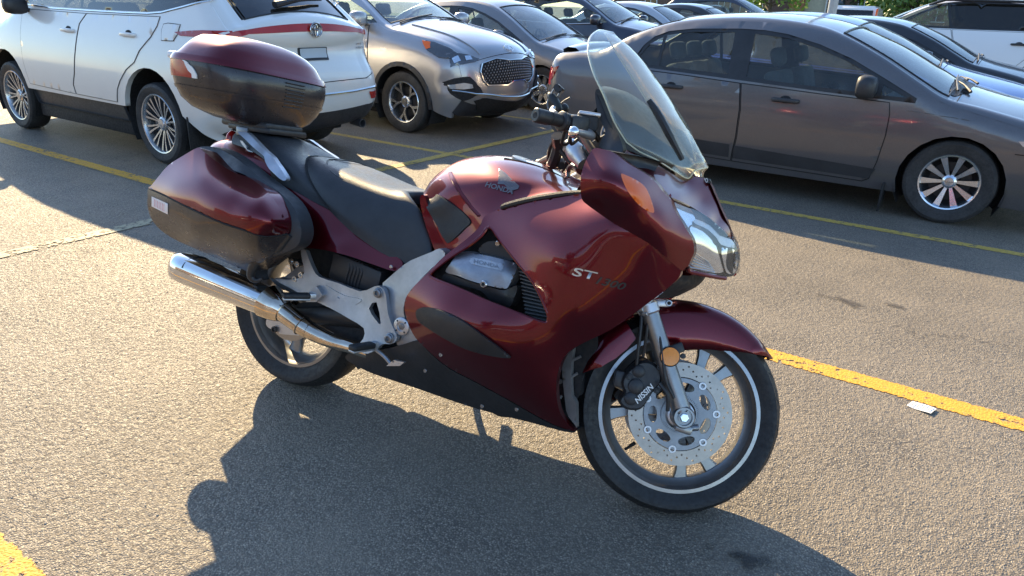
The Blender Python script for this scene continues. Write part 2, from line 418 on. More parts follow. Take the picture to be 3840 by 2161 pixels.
def worn_yellow(name, col, wear):
    """road paint worn off the higher stones; bare spots show asphalt colour"""
    m, t, b = nodes(name); v = coords(t)
    vo = N(t, 'ShaderNodeTexVoronoi'); vo.inputs['Scale'].default_value = 105; t.links.new(v, vo.inputs['Vector'])
    n1 = noise(t, v, 26, 5, .7); n2 = noise(t, v, 3, 3)
    s = N(t, 'ShaderNodeMath', operation='ADD'); t.links.new(n1.outputs[0], s.inputs[0]); t.links.new(maprange(t, n2.outputs[0], .3, .7, -.08, .08), s.inputs[1])
    k = maprange(t, s.outputs[0], wear, wear+.06, 0, 1)
    sep = N(t, 'ShaderNodeSeparateColor'); t.links.new(vo.outputs['Color'], sep.inputs[0])
    stone = ramp(t, sep.outputs[0], [(0, (.16, .145, .12)), (1, (.34, .30, .24))])
    yc = ramp(t, sep.outputs[1], [(0, tuple(c*.8 for c in col)), (1, col)])
    t.links.new(mixc(t, k, stone, yc), b.inputs['Base Color']); b.inputs['Roughness'].default_value = .7
    h1 = maprange(t, vo.outputs['Distance'], 0, .62, 1, 0)
    a2 = N(t, 'ShaderNodeMath', operation='ADD'); t.links.new(h1, a2.inputs[0]); t.links.new(n1.outputs[0], a2.inputs[1])
    bump(t, b, a2.outputs[0], .6, .003)
    # ragged edge: transparent where paint never took
    o = [x for x in t.nodes if x.type == 'OUTPUT_MATERIAL'][0]
    uv = N(t, 'ShaderNodeUVMap'); sx = N(t, 'ShaderNodeSeparateXYZ'); t.links.new(uv.outputs[0], sx.inputs[0])
    ed = N(t, 'ShaderNodeMath', operation='PINGPONG'); ed.inputs[1].default_value = .5; t.links.new(sx.outputs[1], ed.inputs[0])
    n3 = noise(t, v, 60, 4, .7)
    g = N(t, 'ShaderNodeMath', operation='GREATER_THAN'); t.links.new(ed.outputs[0], g.inputs[0]); t.links.new(maprange(t, n3.outputs[0], .3, .7, -.04, .13), g.inputs[1])
    kk = N(t, 'ShaderNodeMath', operation='MULTIPLY'); t.links.new(g.outputs[0], kk.inputs[0])
    t.links.new(maprange(t, s.outputs[0], wear+.005, wear+.02, 0, 1), kk.inputs[1])
    tr = N(t, 'ShaderNodeBsdfTransparent'); mx = N(t, 'ShaderNodeMixShader')
    t.links.new(kk.outputs[0], mx.inputs[0]); t.links.new(tr.outputs[0], mx.inputs[1]); t.links.new(b.outputs[0], mx.inputs[2]); t.links.new(mx.outputs[0], o.inputs[0])
    MATS[name] = m; return m
worn_yellow('line_fresh', (.74, .38, .035), .385)
worn_yellow('line_old', (.56, .38, .08), .39)
worn_yellow('line_faint', (.42, .37, .24), .44)
def stain(name, col, thr):
    m, t, b = nodes(name); v = coords(t, 'Object'); o = [x for x in t.nodes if x.type == 'OUTPUT_MATERIAL'][0]
    n = noise(t, v, 7, 6, .65); uv = N(t, 'ShaderNodeUVMap'); ln = N(t, 'ShaderNodeVectorMath', operation='DISTANCE'); ln.inputs[1].default_value = (.5, .5, 0)
    t.links.new(uv.outputs[0], ln.inputs[0])
    a = N(t, 'ShaderNodeMath', operation='SUBTRACT'); t.links.new(maprange(t, n.outputs[0], .3, .7, -.12, .62), a.inputs[0]); t.links.new(ln.outputs['Value'], a.inputs[1])
    k = maprange(t, a.outputs[0], 0, .16, 0, thr)
    b.inputs['Base Color'].default_value = (*col, 1); b.inputs['Roughness'].default_value = .5
    tr = N(t, 'ShaderNodeBsdfTransparent'); mx = N(t, 'ShaderNodeMixShader')
    t.links.new(k, mx.inputs[0]); t.links.new(tr.outputs[0], mx.inputs[1]); t.links.new(b.outputs[0], mx.inputs[2]); t.links.new(mx.outputs[0], o.inputs[0])
    MATS[name] = m; return m
stain('oil', (.02, .018, .016), .75)
stain('oil_light', (.035, .03, .026), .45)

# ------------------------------------------------------------------ ground and markings
def sheet(name, x0, x1, y0, y1, z, mat, n=1):
    V = [(x0, y0, z), (x1, y0, z), (x1, y1, z), (x0, y1, z)]
    o = mesh(name, V, [(0, 1, 2, 3)], MATS[mat], smooth=False)
    uv = o.data.uv_layers.new(name='UVMap')
    for i, c in enumerate([(0, 0), (1, 0), (1, 1), (0, 1)]): uv.data[i].uv = c
    return structure(o)
sheet('parking_lot', -260, 260, -60, 420, 0, 'asphalt')
for (y, x0, x1, m, wd) in ((3.10, -11.2, 1.55, 'line_fresh', .125), (5.67, -11.2, 1.55, 'line_old', .10), (.50, -11.2, 1.4, 'line_fresh', .12),
                           (8.24, -11.2, 1.55, 'line_old', .09), (10.82, -11.2, 1.55, 'line_old', .09), (13.4, -11.2, 1.55, 'line_old', .09), (15.97, -11.2, 1.55, 'line_old', .09), (-2.08, -11.2, 1.4, 'line_old', .1)):
    sheet('stall_line', x0, x1, y-wd/2, y+wd/2, .0025, m)
sheet('stall_end_line', -4.67, -4.56, 3.6, 19, .005, 'line_old')
sheet('stall_end_line', -4.67, -4.56, -.6, 3.35, .005, 'line_faint')
# ------------------------------------------------------------------ parked cars
class Car:
    """body built from one side outline, a half-width law and a bulge across the middle"""
    def __init__(s, sp):
        s.sp = sp; s.W = sp['W']/2; s.belt = sp['belt']; s.tum = sp.get('tumble', .42)
        P = np.array(sp['prof'], float); s.K = 5
        s.D = catmull(P, s.K); s.P = s.D[:, :2]; s.r = np.maximum(s.D[:, 2], .01); s.cr = s.D[:, 3]
        t = np.gradient(s.P, axis=0); t /= np.linalg.norm(t, axis=1)[:, None]; s.n = np.stack([-t[:, 1], t[:, 0]], 1)  # outward when going rear->top->front
        s.len = sp['prof'][-1][0]
    def hw(s, x, z):
        x = np.asarray(x, float); z = np.asarray(z, float)
        y = s.W - .055*((z-.62)/.42)**2*(z < s.belt+.3)
        y = np.where(z > s.belt, s.W-.055*((s.belt-.62)/.42)**2-s.tum*(z-s.belt), y)
        L = np.abs(x-s.sp.get('xc', 0))
        y = y - s.sp.get('taper', .035)*np.clip((L-1.0)/1.2, 0, 2)**2
        # shoulder crease
        return y
    def side(s, V, sg, off=0):
        V = np.asarray(V, float); x, z = V[:, 0], V[:, 1]; y = s.hw(x, z)
        d2 = ((V[:, None]-s.P[None])**2).sum(2); j = d2.argmin(1); d = np.sqrt(d2[np.arange(len(V)), j])
        # refine distance against neighbouring segments
        for k in (-1, 0):
            a = s.P[np.clip(j+k, 0, len(s.P)-2)]; b = s.P[np.clip(j+k+1, 1, len(s.P)-1)]; ab = b-a
            tt = np.clip(((V-a)*ab).sum(1)/np.maximum((ab**2).sum(1), 1e-9), 0, 1); q = a+ab*tt[:, None]; d = np.minimum(d, np.linalg.norm(V-q, axis=1))
        r = s.r[j]; u = np.clip(1-d/r, 0, 1); y = y-r*(1-np.sqrt(np.maximum(0, 1-u*u)))
        return np.stack([x, sg*(y+off), z], 1)
    def spine(s, i, y, off=0):
        """i: fractional index on the dense profile; y across"""
        i = np.asarray(i, float); y = np.asarray(y, float); I = np.arange(len(s.P))
        px = np.interp(i, I, s.P[:, 0]); pz = np.interp(i, I, s.P[:, 1]); nx = np.interp(i, I, s.n[:, 0]); nz = np.interp(i, I, s.n[:, 1])
        r = np.interp(i, I, s.r); cr = np.interp(i, I, s.cr); w = s.hw(px, pz); ye = w-r
        t = np.clip(np.abs(y)/ye, 0, 1); up = cr*(1-t*t)+off
        u = np.clip((np.abs(y)-ye)/r, 0, .995); dn = r*(1-np.sqrt(1-u*u))
        yy = np.where(np.abs(y) > ye, ye+r*u, np.abs(y))+np.where(u > .3, off, 0)
        k = up-dn
        return np.stack([px+nx*k, np.sign(y)*yy, pz+nz*k], 1)
    def idx_of_z(s, z, i0, i1):
        """dense index for height z along the profile part i0..i1 (control indices)"""
        a, b = int(i0*s.K), int(i1*s.K)+1; zz = s.P[a:b, 1]; ii = np.arange(a, min(b, len(s.P)))
        o = np.argsort(zz); return np.interp(z, zz[o], ii[o])
    def end(s, V, i0, i1, off=0):
        V = np.asarray(V, float); return s.spine(s.idx_of_z(V[:, 1], i0, i1), V[:, 0], off)

def arch_pts(xc, zc, r, zb, n=14):
    a0 = math.asin((zb-zc)/r); return [(xc+r*cos(a), zc+r*sin(a)) for a in np.linspace(a0, pi-a0, n)]
def offset_poly(P, d):
    """inset (d>0) a polygon"""
    P = np.asarray(P, float); A = .5*np.sum(P[:, 0]*np.roll(P[:, 1], -1)-np.roll(P[:, 0], -1)*P[:, 1]); sg = 1 if A > 0 else -1
    Q = []
    for i in range(len(P)):
        a, b, c = P[i-1], P[i], P[(i+1) % len(P)]
        e1 = (b-a)/max(1e-9, np.linalg.norm(b-a)); e2 = (c-b)/max(1e-9, np.linalg.norm(c-b))
        n1 = np.array([-e1[1], e1[0]])*sg; n2 = np.array([-e2[1], e2[0]])*sg; n = n1+n2; n /= max(.35, np.dot(n, n)/2)
        Q.append(b+n*d)
    return np.array(Q)

WHEELS = {}
def wheel_meshes(style, R, Wd, rr):
    key = (style, R, Wd, rr)
    if key in WHEELS: return WHEELS[key]
    # outer face towards +y
    bm = bmesh.new(); h = Wd/2
    prof = [(rr-.012, -h*.75), (rr+.01, -h*.95), (R*.9, -h*1.04), (R*.97, -h*.92), (R, -h*.6), (R, h*.6), (R*.97, h*.92), (R*.9, h*1.04), (rr+.03, h*1.0), (rr+.006, h*.93), (rr-.006, h*.85)]
    b_lathe(bm, (0, 0, 0), (0, 1, 0), prof, 40)
    for k in range(40):      # tread blocks cut the outline a little
        pass
    ty = bpy.data.meshes.new('wheel'); bmesh.ops.recalc_face_normals(bm, faces=bm.faces); bm.to_mesh(ty); bm.free(); ty.materials.append(MATS['tyre_side'])
    ty.polygons.foreach_set('use_smooth', [True]*len(ty.polygons)); ty.set_sharp_from_angle(angle=radians(35))
    bm = bmesh.new()
    b_lathe(bm, (0, 0, 0), (0, 1, 0), [(rr, h*.86), (rr-.006, h*.93), (rr-.016, h*.9), (rr-.024, h*.75), (rr-.03, h*.2), (rr-.035, -h*.5)], 48)
    face = h*.72
    def spoke(pl, n, a0=0, depth=.03, dish=.02, mat=0):
        for k in range(n):
            a = a0+2*pi*k/n; ca, sa = cos(a), sin(a); fr = []; bk = []
            for r_, o_ in pl:
                x, z = r_*ca-o_*sa, r_*sa+o_*ca; yy = face-dish*(1-r_/rr)**1.5*2
                fr.append(bm.verts.new((x, yy, z))); bk.append(bm.verts.new((x*1.0, yy-depth, z*1.0)))
            f = bm.faces.new(fr); f.material_index = mat
            for i in range(len(pl)):
                g = bm.faces.new((fr[i], fr[(i+1) % len(pl)], bk[(i+1) % len(pl)], bk[i])); g.material_index = 2
    R_ = rr-.012
    if style == 'ten':
        spoke([(.045, -.010), (R_*.6, -.016), (R_, -.024), (R_, .024), (R_*.6, .016), (.045, .010)], 10, radians(4), mat=0)
        hub = .034
    elif style == 'multi':
        for da in (-.13, .13):
            for k in range(10):
                a = 2*pi*k/10+da*.5; spoke([(.05, -.006), (R_*.6, -.009+da*.05), (R_, -.014+da*.14), (R_, .008+da*.14), (R_*.6, .006+da*.05), (.05, .006)], 1, a)
        hub = .045
    elif style == 'twist':
        for k in range(5):
            a = 2*pi*k/5+.25
            spoke([(.045, -.010), (R_*.50, -.012), (R_*.62, -.030), (R_, -.088), (R_, -.050), (R_*.66, .0), (R_, .034), (R_, .074), (R_*.56, .014), (.045, .010)], 1, a)
        hub = .05
    elif style == 'eight':
        spoke([(.05, -.018), (R_*.55, -.034), (R_, -.02), (R_, .02), (R_*.55, .034), (.05, .018)], 8, .2); hub = .055
    else:
        spoke([(.05, -.016), (R_*.6, -.02), (R_, -.034), (R_, .034), (R_*.6, .02), (.05, .016)], 6, .2); hub = .05
    b_lathe(bm, (0, 0, 0), (0, 1, 0), [(hub+.02, face-.06), (hub+.015, face-.02), (hub*.98, face-.012), (hub*.9, face-.004), (.0005, face-.002)], 24)
    vs = len(bm.verts)
    before = set(bm.faces)
    b_lathe(bm, (0, 0, 0), (0, 1, 0), [(rr-.03, face-.075), (.06, face-.07), (.001, face-.07)], 24)
    for f in bm.faces:
        if f not in before: f.material_index = 1
    before = set(bm.faces)
    b_lathe(bm, (0, 0, 0), (0, 1, 0), [(rr*.68, face-.062), (rr*.68, face-.058), (rr*.35, face-.058)], 32)
    for f in bm.faces:
        if f not in before: f.material_index = 2
    for k in range(5):
        a = 2*pi*k/5+.3; before = set(bm.faces)
        b_cyl(bm, (hub*1.25*cos(a), face-.04, hub*1.25*sin(a)), (hub*1.25*cos(a), face-.018, hub*1.25*sin(a)), .008, seg=6)
    me = bpy.data.meshes.new('rim'); bmesh.ops.recalc_face_normals(bm, faces=bm.faces); bm.to_mesh(me); bm.free()
    me.materials.append(MATS['machined'] if style in ('ten', 'twist') else MATS['bright_rim']); me.materials.append(MATS['dark_hole']); me.materials.append(MATS['dark_alu'] if style not in ('ten', 'twist') else MATS['black_plastic'])
    me.polygons.foreach_set('use_smooth', [True]*len(me.polygons)); me.set_sharp_from_angle(angle=radians(30))
    WHEELS[key] = (ty, me); return ty, me

def build_car(sp, name, label, cat, X, Y, head=0, group='cars parked in the lot', yaw=0):
    c = Car(sp); body = MATS[sp['paint']]; K = c.K
    root = thing(name, label, cat, (X, Y, 0), (0 if head == 0 else pi)+yaw, group)
    R = sp['R']; wx = sp['wx']; ra = sp['ra']; za = sp.get('za', R); zs = sp['sill']
    # side outline, closed along the sill with both arches
    P = c.P
    out = [tuple(p) for p in P-c.n*(.26*c.r)[:, None]]
    bot = []
    bot += [(P[-1, 0]-.05, max(P[-1, 1]-.02, .16))]
    A = arch_pts(wx[0], za, ra, zs); bot += A                 # front arch, from nose side to cabin side
    bot += [(q, zs) for q in np.linspace(wx[0]-ra*1.05, wx[1]+ra*1.05, 5)[1:-1]]
    A2 = arch_pts(wx[1], za, ra, zs); bot += A2
    bot += [(P[0, 0]+.05, max(P[0, 1]-.02, .16))]
    out = out+bot
    st = sp.get('step', .075)
    for sg in (1, -1):
        skin('side_panel', out, sp['holes'], st, lambda V: c.side(V, sg), body, root,
             rim=lambda Q: Q*np.array([1, .95, 1]), edge=st*.6, flip=sg > 0)
        ty, me = wheel_meshes(sp['wheel'], R, .21, sp['rr'])
        for x in wx:
            yw = sg*(c.hw(x, R)-.115+sp.get('wo', 0))
            o = link('wheel', ty, None, root, False); o.location = (x, float(yw), R)
            o.rotation_euler = (0, random.uniform(0, 6), 0 if sg > 0 else pi)
            q = link('rim', me, None, o, False)
            # dark wheel housing
            G = [[(x+(ra+.01)*cos(a), sg*float(c.hw(x, .5)-.03), za+(ra+.01)*sin(a)), (x+(ra+.01)*cos(a), sg*(c.W-.34), za+(ra+.01)*sin(a))] for a in np.linspace(-.55, pi+.55, 20)]
            grid_mesh('wheel_housing', G, MATS['under_black'], root)
            yb = sg*(c.W-.34)
            mesh('housing_wall', [(x, yb, za)]+[g[1] for g in G], [(0, i, i+1) for i in range(1, len(G))], MATS['under_black'], root)
        # windows
        for h in sp.get('frames', []):
            skin('window_frame', h[0], h[1], st, lambda V: c.side(V, sg, -.006), MATS['black_plastic'], root, flip=sg > 0)
        for gp, gm in sp['glass']:
            skin('side_window', gp, [], st*1.5, lambda V: c.side(V, sg, -.012), MATS[gm], root, edge=.08, flip=sg > 0)
        for nm, dp in sp.get('doors', []):
            dpi = offset_poly(dp, .004)
            skin(nm, dpi, [], st, lambda V: c.side(V, sg, .006), body, root, rim=lambda Q: Q-np.array([0, sg*.009, 0]), edge=st*.6, flip=sg > 0)
            S3 = c.side(resample(dp, .06), sg, .003); bm = bmesh.new(); b_tube(bm, list(S3)+[S3[0]], .0032, 5, 1); frombm('door_gap', bm, MATS['grey_plastic' if 'white' in sp['paint'] else 'dark_hole'], root)
        for pts_, r_, m_, nm in sp.get('lines', []):
            S3 = c.side(resample(np.array(pts_), .06, False), sg, .002); tube(nm, S3, r_, MATS[m_], root, 6, 1)
        for nm, pl, m_, of in sp.get('side_bits', []):
            skin(nm, pl, [], .05, lambda V: c.side(V, sg, of), MATS[m_], root, rim=lambda Q: Q-np.array([0, sg*(of+.01), 0]), edge=.03, flip=sg > 0)
        for x, z in sp.get('handles', []):
            yh = c.side(np.array([[x, z]]), sg, 0)[0][1]
            bm = bmesh.new(); b_tube(bm, [(x-.11, yh-sg*.01, z), (x-.085, yh+sg*.028, z), (x, yh+sg*.038, z+.002), (x+.085, yh+sg*.028, z), (x+.11, yh-sg*.01, z)], [.011, .014, .014, .014, .011], 8, 3)
            for v in bm.verts: v.co.z = z+(v.co.z-z)*1.2
            frombm('door_handle', bm, MATS[sp.get('handle_mat', 'trim_plastic')], root)
            bm = bmesh.new(); bmesh.ops.create_uvsphere(bm, u_segments=16, v_segments=8, radius=1, matrix=Matrix.Translation((x, yh, z-.004)) @ Matrix.Diagonal((.058, .009, .042, 1)))
            frombm('handle_recess', bm, MATS['under_black'], root)
        mx, mz = sp['mirror']; my = sg*float(c.hw(mx, mz)+.03)
        bm = bmesh.new(); bmesh.ops.create_cube(bm, size=1, matrix=Matrix.Translation((mx, my+sg*.09, mz+.05)) @ Matrix.Diagonal((.18, .22, .17, 1)))
        bmesh.ops.subdivide_edges(bm, edges=bm.edges[:], cuts=2, use_grid_fill=True)
        cc = Vector((mx, my+sg*.09, mz+.05))
        for v in bm.verts:
            d = v.co-cc; q = Vector((d.x/.09, d.y/.11, d.z/.085)); k = 1/max(1e-6, (abs(q.x)**3.5+abs(q.y)**3.5+abs(q.z)**3.5)**(1/3.5)); v.co = cc+d*k*(1 if d.length > 1e-5 else 0)
            if v.co.x < mx: v.co.x = mx-(mx-v.co.x)*.55
        b_box(bm, (mx+.01, my-sg*.01, mz+.005), (.06, .1, .035), bevel=.008)
        frombm('door_mirror', bm, MATS[sp.get('mirror_mat', sp['paint'])], root, angle=60)
    # spine pieces
    tw = [-1, -.97, -.93, -.86, -.7, -.5, -.25, 0, .25, .5, .7, .86, .93, .97, 1]
    def strip(nm, a, b, mat, t0=-1, t1=1, off=0, sub=1):
        ii = np.arange(a*K, b*K+1e-6, 1/sub); ts = [t for t in tw if t0-1e-6 <= t <= t1+1e-6]; G = []; us = [.2, .4, .58, .74]
        for i in ii:
            px, pz = c.P[int(min(i, len(c.P)-1))]; rr_ = float(np.interp(i, np.arange(len(c.P)), c.r)); ye = float(c.hw(px, pz)-rr_); yy = np.array(ts)*ye; oo = np.full(len(ts), off, float)
            if t0 <= -1: yy = np.concatenate([[-(ye+rr_*u) for u in us[::-1]], yy]); oo = np.concatenate([[off+.0025]*4, oo])
            if t1 >= 1: yy = np.concatenate([yy, [ye+rr_*u for u in us]]); oo = np.concatenate([oo, [off+.0025]*4])
            G.append(c.spine(np.full(len(yy), i), yy, oo))
        return grid_mesh(nm, np.array(G), mat, root)
    for nm, a, b, m_, tt in sp['parts']:
        if tt: 
            strip(nm, a, b, MATS[m_], -tt, tt, -.004)
            strip('pillar', a, b, body, -1, -tt); strip('pillar', a, b, body, tt, 1)
            ts = [t for t in tw if abs(t) <= tt+1e-6]
            for e in (a, b):
                ye = float(c.hw(*c.P[int(e*K)])-c.r[int(e*K)]); S3 = c.spine(np.full(9, float(e*K)), np.linspace(-tt, tt, 9)*ye, .001); tube('glass_seal', S3, .008, MATS['black_plastic'], root, 6, 1)
            for q in (-tt, tt):
                S3 = []
                for i in range(a*K, b*K+1):
                    ye = float(c.hw(*c.P[i])-c.r[i]); S3.append(c.spine(np.array([float(i)]), np.array([q*ye]), .001)[0])
                tube('glass_seal', S3, .007, MATS['black_plastic'], root, 6, 1)
        else: strip(nm, a, b, MATS[m_])
    # gaps across the body (bonnet edge, boot lid)
    for i in sp.get('gaps', []):
        i_ = i*K; ye = float(c.hw(*c.P[int(i_)])-c.r[int(i_)]); S3 = c.spine(np.full(13, float(i_)), np.linspace(-1, 1, 13)*ye*1.0, .001); tube('panel_gap', S3, .0035, MATS['dark_hole'], root, 5, 1)
    for nm, pl, m_, (i0, i1), of, dep in sp.get('ends', []):
        pls = [pl] if not sp.get('sym', True) else [pl]
        for q in pls:
            skin(nm, q, [], .05, lambda V: c.end(V, i0, i1, of), MATS[m_], root, rim=(lambda Q: Q+np.array([-dep, 0, 0])) if dep else None, edge=.035)
    for nm, pl, r_, m_, (i0, i1), of in sp.get('end_lines', []):
        S3 = c.end(resample(np.array(pl, float), .05, False), i0, i1, of); tube(nm, S3, r_, MATS[m_], root, 6, 1)
    # underside and cabin
    x0, x1 = P[0, 0]+.15, P[-1, 0]-.15; wm = c.W-.36
    box('underbody', ((x0+x1)/2, 0, .30), (x1-x0, wm*2, .16), MATS['under_black'], root, bevel=.02)
    xm = (wx[0]-ra+wx[1]+ra)/2; box('floor_pan', (xm, 0, .26), (wx[0]-wx[1]-2*ra-.02, c.W*2-.16, .14), MATS['under_black'], root, bevel=.01)
    if sp.get('cabin', True):
        zb = c.belt; xs = sp['seats']
        for x in xs:
            for y in ((-.37, .37) if x == xs[0] else (-.4, .0, .4)):
                bm = bmesh.new(); Mx = Matrix.Rotation(radians(-16), 3, 'Y')
                b_box(bm, (x, y, zb-.20), (.14, .48 if x == xs[0] else .38, .58), Mx, .05, 3)
                b_box(bm, (x-.09, y, zb+.19), (.09, .24, .15), Mx, .04, 3)
                b_cyl(bm, (x-.08, y-.05, zb+.1), (x-.1, y-.05, zb+.14), .007, seg=6); b_cyl(bm, (x-.08, y+.05, zb+.1), (x-.1, y+.05, zb+.14), .007, seg=6)
                frombm('seat', bm, MATS[sp.get('seat_mat', 'seat_cloth')], root)
        xd = sp['dash']; box('dashboard', (xd, 0, zb-.16), (.5, c.W*2-.3, .22), MATS['interior_dark'], root, bevel=.06)
        bm = bmesh.new(); Mx = Matrix.Translation((xd-.36, .37, zb-.04)) @ Matrix.Rotation(radians(65), 4, 'Y')
        ring = [Mx @ Vector((.18*cos(a), .18*sin(a), 0)) for a in np.linspace(0, 2*pi, 25)]; b_tube(bm, ring, .014, 6, 1, False)
        b_tube(bm, [ring[0], ring[12]], .012, 6, 1); b_tube(bm, [ring[6], ring[18]], .01, 6, 1); frombm('steering_wheel', bm, MATS['interior_dark'], root)
        box('cabin_floor', (xm-.2, 0, .42), (2.3, c.W*2-.24, .06), MATS['interior_dark'], root, bevel=.01)
    return root, c
def ell(cx, cy, a, b, n=28, p=2):
    return [(cx+a*abs(cos(t))**(2/p)*(1 if cos(t) > 0 else -1), cy+b*abs(sin(t))**(2/p)*(1 if sin(t) > 0 else -1)) for t in np.linspace(0, 2*pi, n, endpoint=False)]
def rrect(x0, x1, z0, z1, r=.03, n=4):
    P = []
    for cx, cz, a in ((x1-r, z1-r, 0), (x0+r, z1-r, pi/2), (x0+r, z0+r, pi), (x1-r, z0+r, 1.5*pi)):
        P += [(cx+r*cos(a+pi/2*k/n), cz+r*sin(a+pi/2*k/n)) for k in range(n+1)]
    return P
# ---- compact saloon (the brown-grey one on the right)
SALOON = dict(W=1.75, belt=.90, paint='bronze_grey', R=.312, rr=.208, wheel='ten', wx=(1.35, -1.35), ra=.355, za=.30, sill=.185, xc=0, taper=.04, step=.045,
  prof=[(-2.10, .20, .15, .02), (-2.22, .32, .22, .05), (-2.26, .50, .24, .07), (-2.24, .72, .22, .06), (-2.20, .90, .16, .05), (-2.13, 1.0, .12, .05), (-1.95, 1.03, .11, .03), (-1.68, 1.06, .11, .04),
        (-1.38, 1.21, .10, .06), (-1.02, 1.335, .12, .05), (-.60, 1.388, .13, .04), (-.20, 1.395, .13, .04), (.15, 1.36, .12, .045), (.38, 1.30, .10, .05), (.70, 1.16, .07, .07), (1.0, 1.00, .07, .08),
        (1.20, .90, .10, .08), (1.45, .85, .13, .06), (1.80, .77, .15, .07), (2.05, .68, .18, .10), (2.18, .58, .22, .12), (2.24, .44, .24, .12), (2.22, .28, .22, .10), (2.12, .19, .15, .05)],
  parts=[('rear_bumper', 0, 3, None, 0), ('boot_lid', 3, 7, None, 0), ('rear_window', 7, 9, 'car_glass', .93), ('roof', 9, 13, None, 0), ('windscreen', 13, 16, 'wind_glass', .93), ('bonnet', 16, 19, None, 0), ('front_bumper', 19, 23, None, 0)],
  gaps=[19, 7.0, 16.3], mirror=(.67, .90), mirror_mat='trim_plastic', seats=(-.05, -.95), dash=.95)
def fill(sp):
    sp = dict(sp); sp['parts'] = [(a, b, c_, m or sp['paint'], t) for a, b, c_, m, t in sp['parts']]; return sp
WOUT = [(-1.269, 1.048), (-1.226, 1.13), (-1.143, 1.208), (-1.023, 1.259), (-.813, 1.288), (-.402, 1.306), (-.20, 1.303), (-.006, 1.281), (.256, 1.218), (.515, 1.129), (.77, 1.011), (1.022, .889), (1.016, .855), (.843, .861), (.352, .88), (-.284, .911), (-.805, .935), (-1.13, .95), (-1.251, 1.0)]
G1 = [(-1.235, 1.05), (-1.17, 1.145), (-1.06, 1.21), (-1.06, .975), (-1.13, .975), (-1.22, 1.01)]
G2 = [(-1.03, 1.225), (-.8, 1.262), (-.44, 1.276), (-.41, .948), (-.8, .962), (-1.03, .972)]
G3 = [(-.27, 1.272), (0, 1.25), (.25, 1.188), (.48, 1.11), (.70, 1.01), (.72, .895), (.35, .908), (-.25, .938)]
G4 = [(.775, .965), (.95, .888), (.775, .888)]
saloon = dict(SALOON, holes=[WOUT], frames=[(WOUT, [G1, G2, G3, G4])], glass=[(G1, 'car_glass'), (G2, 'car_glass'), (G3, 'car_glass'), (G4, 'car_glass')],
  doors=[('front_door', [(-.275, .89), (-.244, .687), (-.245, .457), (-.272, .245), (.77, .235), (.815, .262), (.850, .405), (.872, .608), (.868, .759), (.848, .845), (.352, .862)]),
         ('rear_door', [(-.285, .89), (-.254, .687), (-.255, .457), (-.282, .245), (-.90, .26), (-.955, .40), (-1.03, .55), (-1.12, .68), (-1.16, .80), (-1.14, .93), (-.805, .917)])],
  side_bits=[('side_moulding', [(-.30, .275), (-.30, .385), (-.93, .405), (-.88, .28)], 'trim_plastic', .009), ('side_moulding', [(-.26, .272), (-.26, .382), (.85, .345), (.81, .262)], 'trim_plastic', .009),
             ('side_marker', [(1.70, .665), (1.80, .675), (1.98, .64), (2.03, .59), (1.93, .585), (1.82, .60), (1.73, .635)], 'clear_lens_dim', .004),
             ('side_marker', [(1.90, .655), (1.99, .635), (2.03, .59), (1.94, .59)], 'amber_lens', .007),
             ('tail_lamp', [(-2.19, .86), (-2.05, .90), (-2.10, .80), (-2.17, .74), (-2.22, .68)], 'red_lens', .004)],
  handles=[(.10, .79), (-.88, .815)], lines=[([(1.70, .575), (1.78, .575), (1.86, .60)], .0035, 'dark_hole', 'bumper_seam')],
  ends=[('headlamp', [(-.80, .66), (-.62, .69), (-.48, .66), (-.42, .58), (-.60, .55), (-.78, .58)], 'clear_lens_dim', (18, 21), .006, .03), ('headlamp', [(.80, .66), (.62, .69), (.48, .66), (.42, .58), (.60, .55), (.78, .58)], 'clear_lens_dim', (18, 21), .006, .03),
        ('grille', rrect(-.38, .38, .50, .58, .03), 'under_black', (18, 22), .006, .02), ('lower_grille', rrect(-.45, .45, .27, .38, .03), 'under_black', (20, 22), .006, .02),
        ('tail_lamp', [(-.80, .90), (-.50, .88), (-.48, .76), (-.66, .70), (-.82, .74)], 'red_lens', (2, 5), .006, 0), ('tail_lamp', [(.80, .90), (.50, .88), (.48, .76), (.66, .70), (.82, .74)], 'red_lens', (2, 5), .006, 0)])
SX, SY = -1.64, 6.985
CARG = 'cars parked in the lot'
civ, cc_ = build_car(fill(saloon), 'parked_saloon', 'dusty brown-grey saloon with ten-spoke silver and black wheel cover, behind the motorcycle windscreen', 'car', SX, SY)
# bonnet-edge extras of the near saloon: wipers, washer nozzle, vent, aerial fin, boot spoiler, number-free wheel cap
def on(c, i, y, off=0): return c.spine(np.array([float(i)]), np.array([float(y)]), off)[0]
for y0, y1 in ((-.55, .08), (.05, .62)):
    a = on(cc_, 16.15*5, y0, .02); b = on(cc_, 15.7*5, y1, .02); m_ = (a+b)/2+np.array([-.01, 0, .012])
    tube('wiper', [a, m_, b], [.009, .007, .005], MATS['black_plastic'], civ, 6, 3)
    tube('wiper_arm', [on(cc_, 16.5*5, y0+.1, .016), on(cc_, 16.2*5, (y0+y1)/2-.1, .026), m_], [.011, .007, .005], MATS['trim_plastic'], civ, 6, 3)
skin('cowl_panel', ell(0, 80.5, .66, 1.7, 30), [], .12, lambda V: cc_.spine(V[:, 1], V[:, 0], .004), MATS['trim_plastic'], civ, edge=.1)
for k in range(7):
    yy = -.50+.02*k; tube('vent_slot', [on(cc_, 81.2, yy-.0, .008), on(cc_, 82.3+.02*k, yy+.04, .008)], .004, MATS['dark_hole'], civ, 5, 1)
sp_ = [cc_.spine(np.full(9, 5.1*5+e), np.linspace(-.60, .60, 9), h) for e, h in ((-.5, .0), (-.3, .035), (1.2, .045), (3.4, .03), (4.2, .0))]
grid_mesh('boot_spoiler', np.array(sp_), MATS['bronze_grey'], civ)
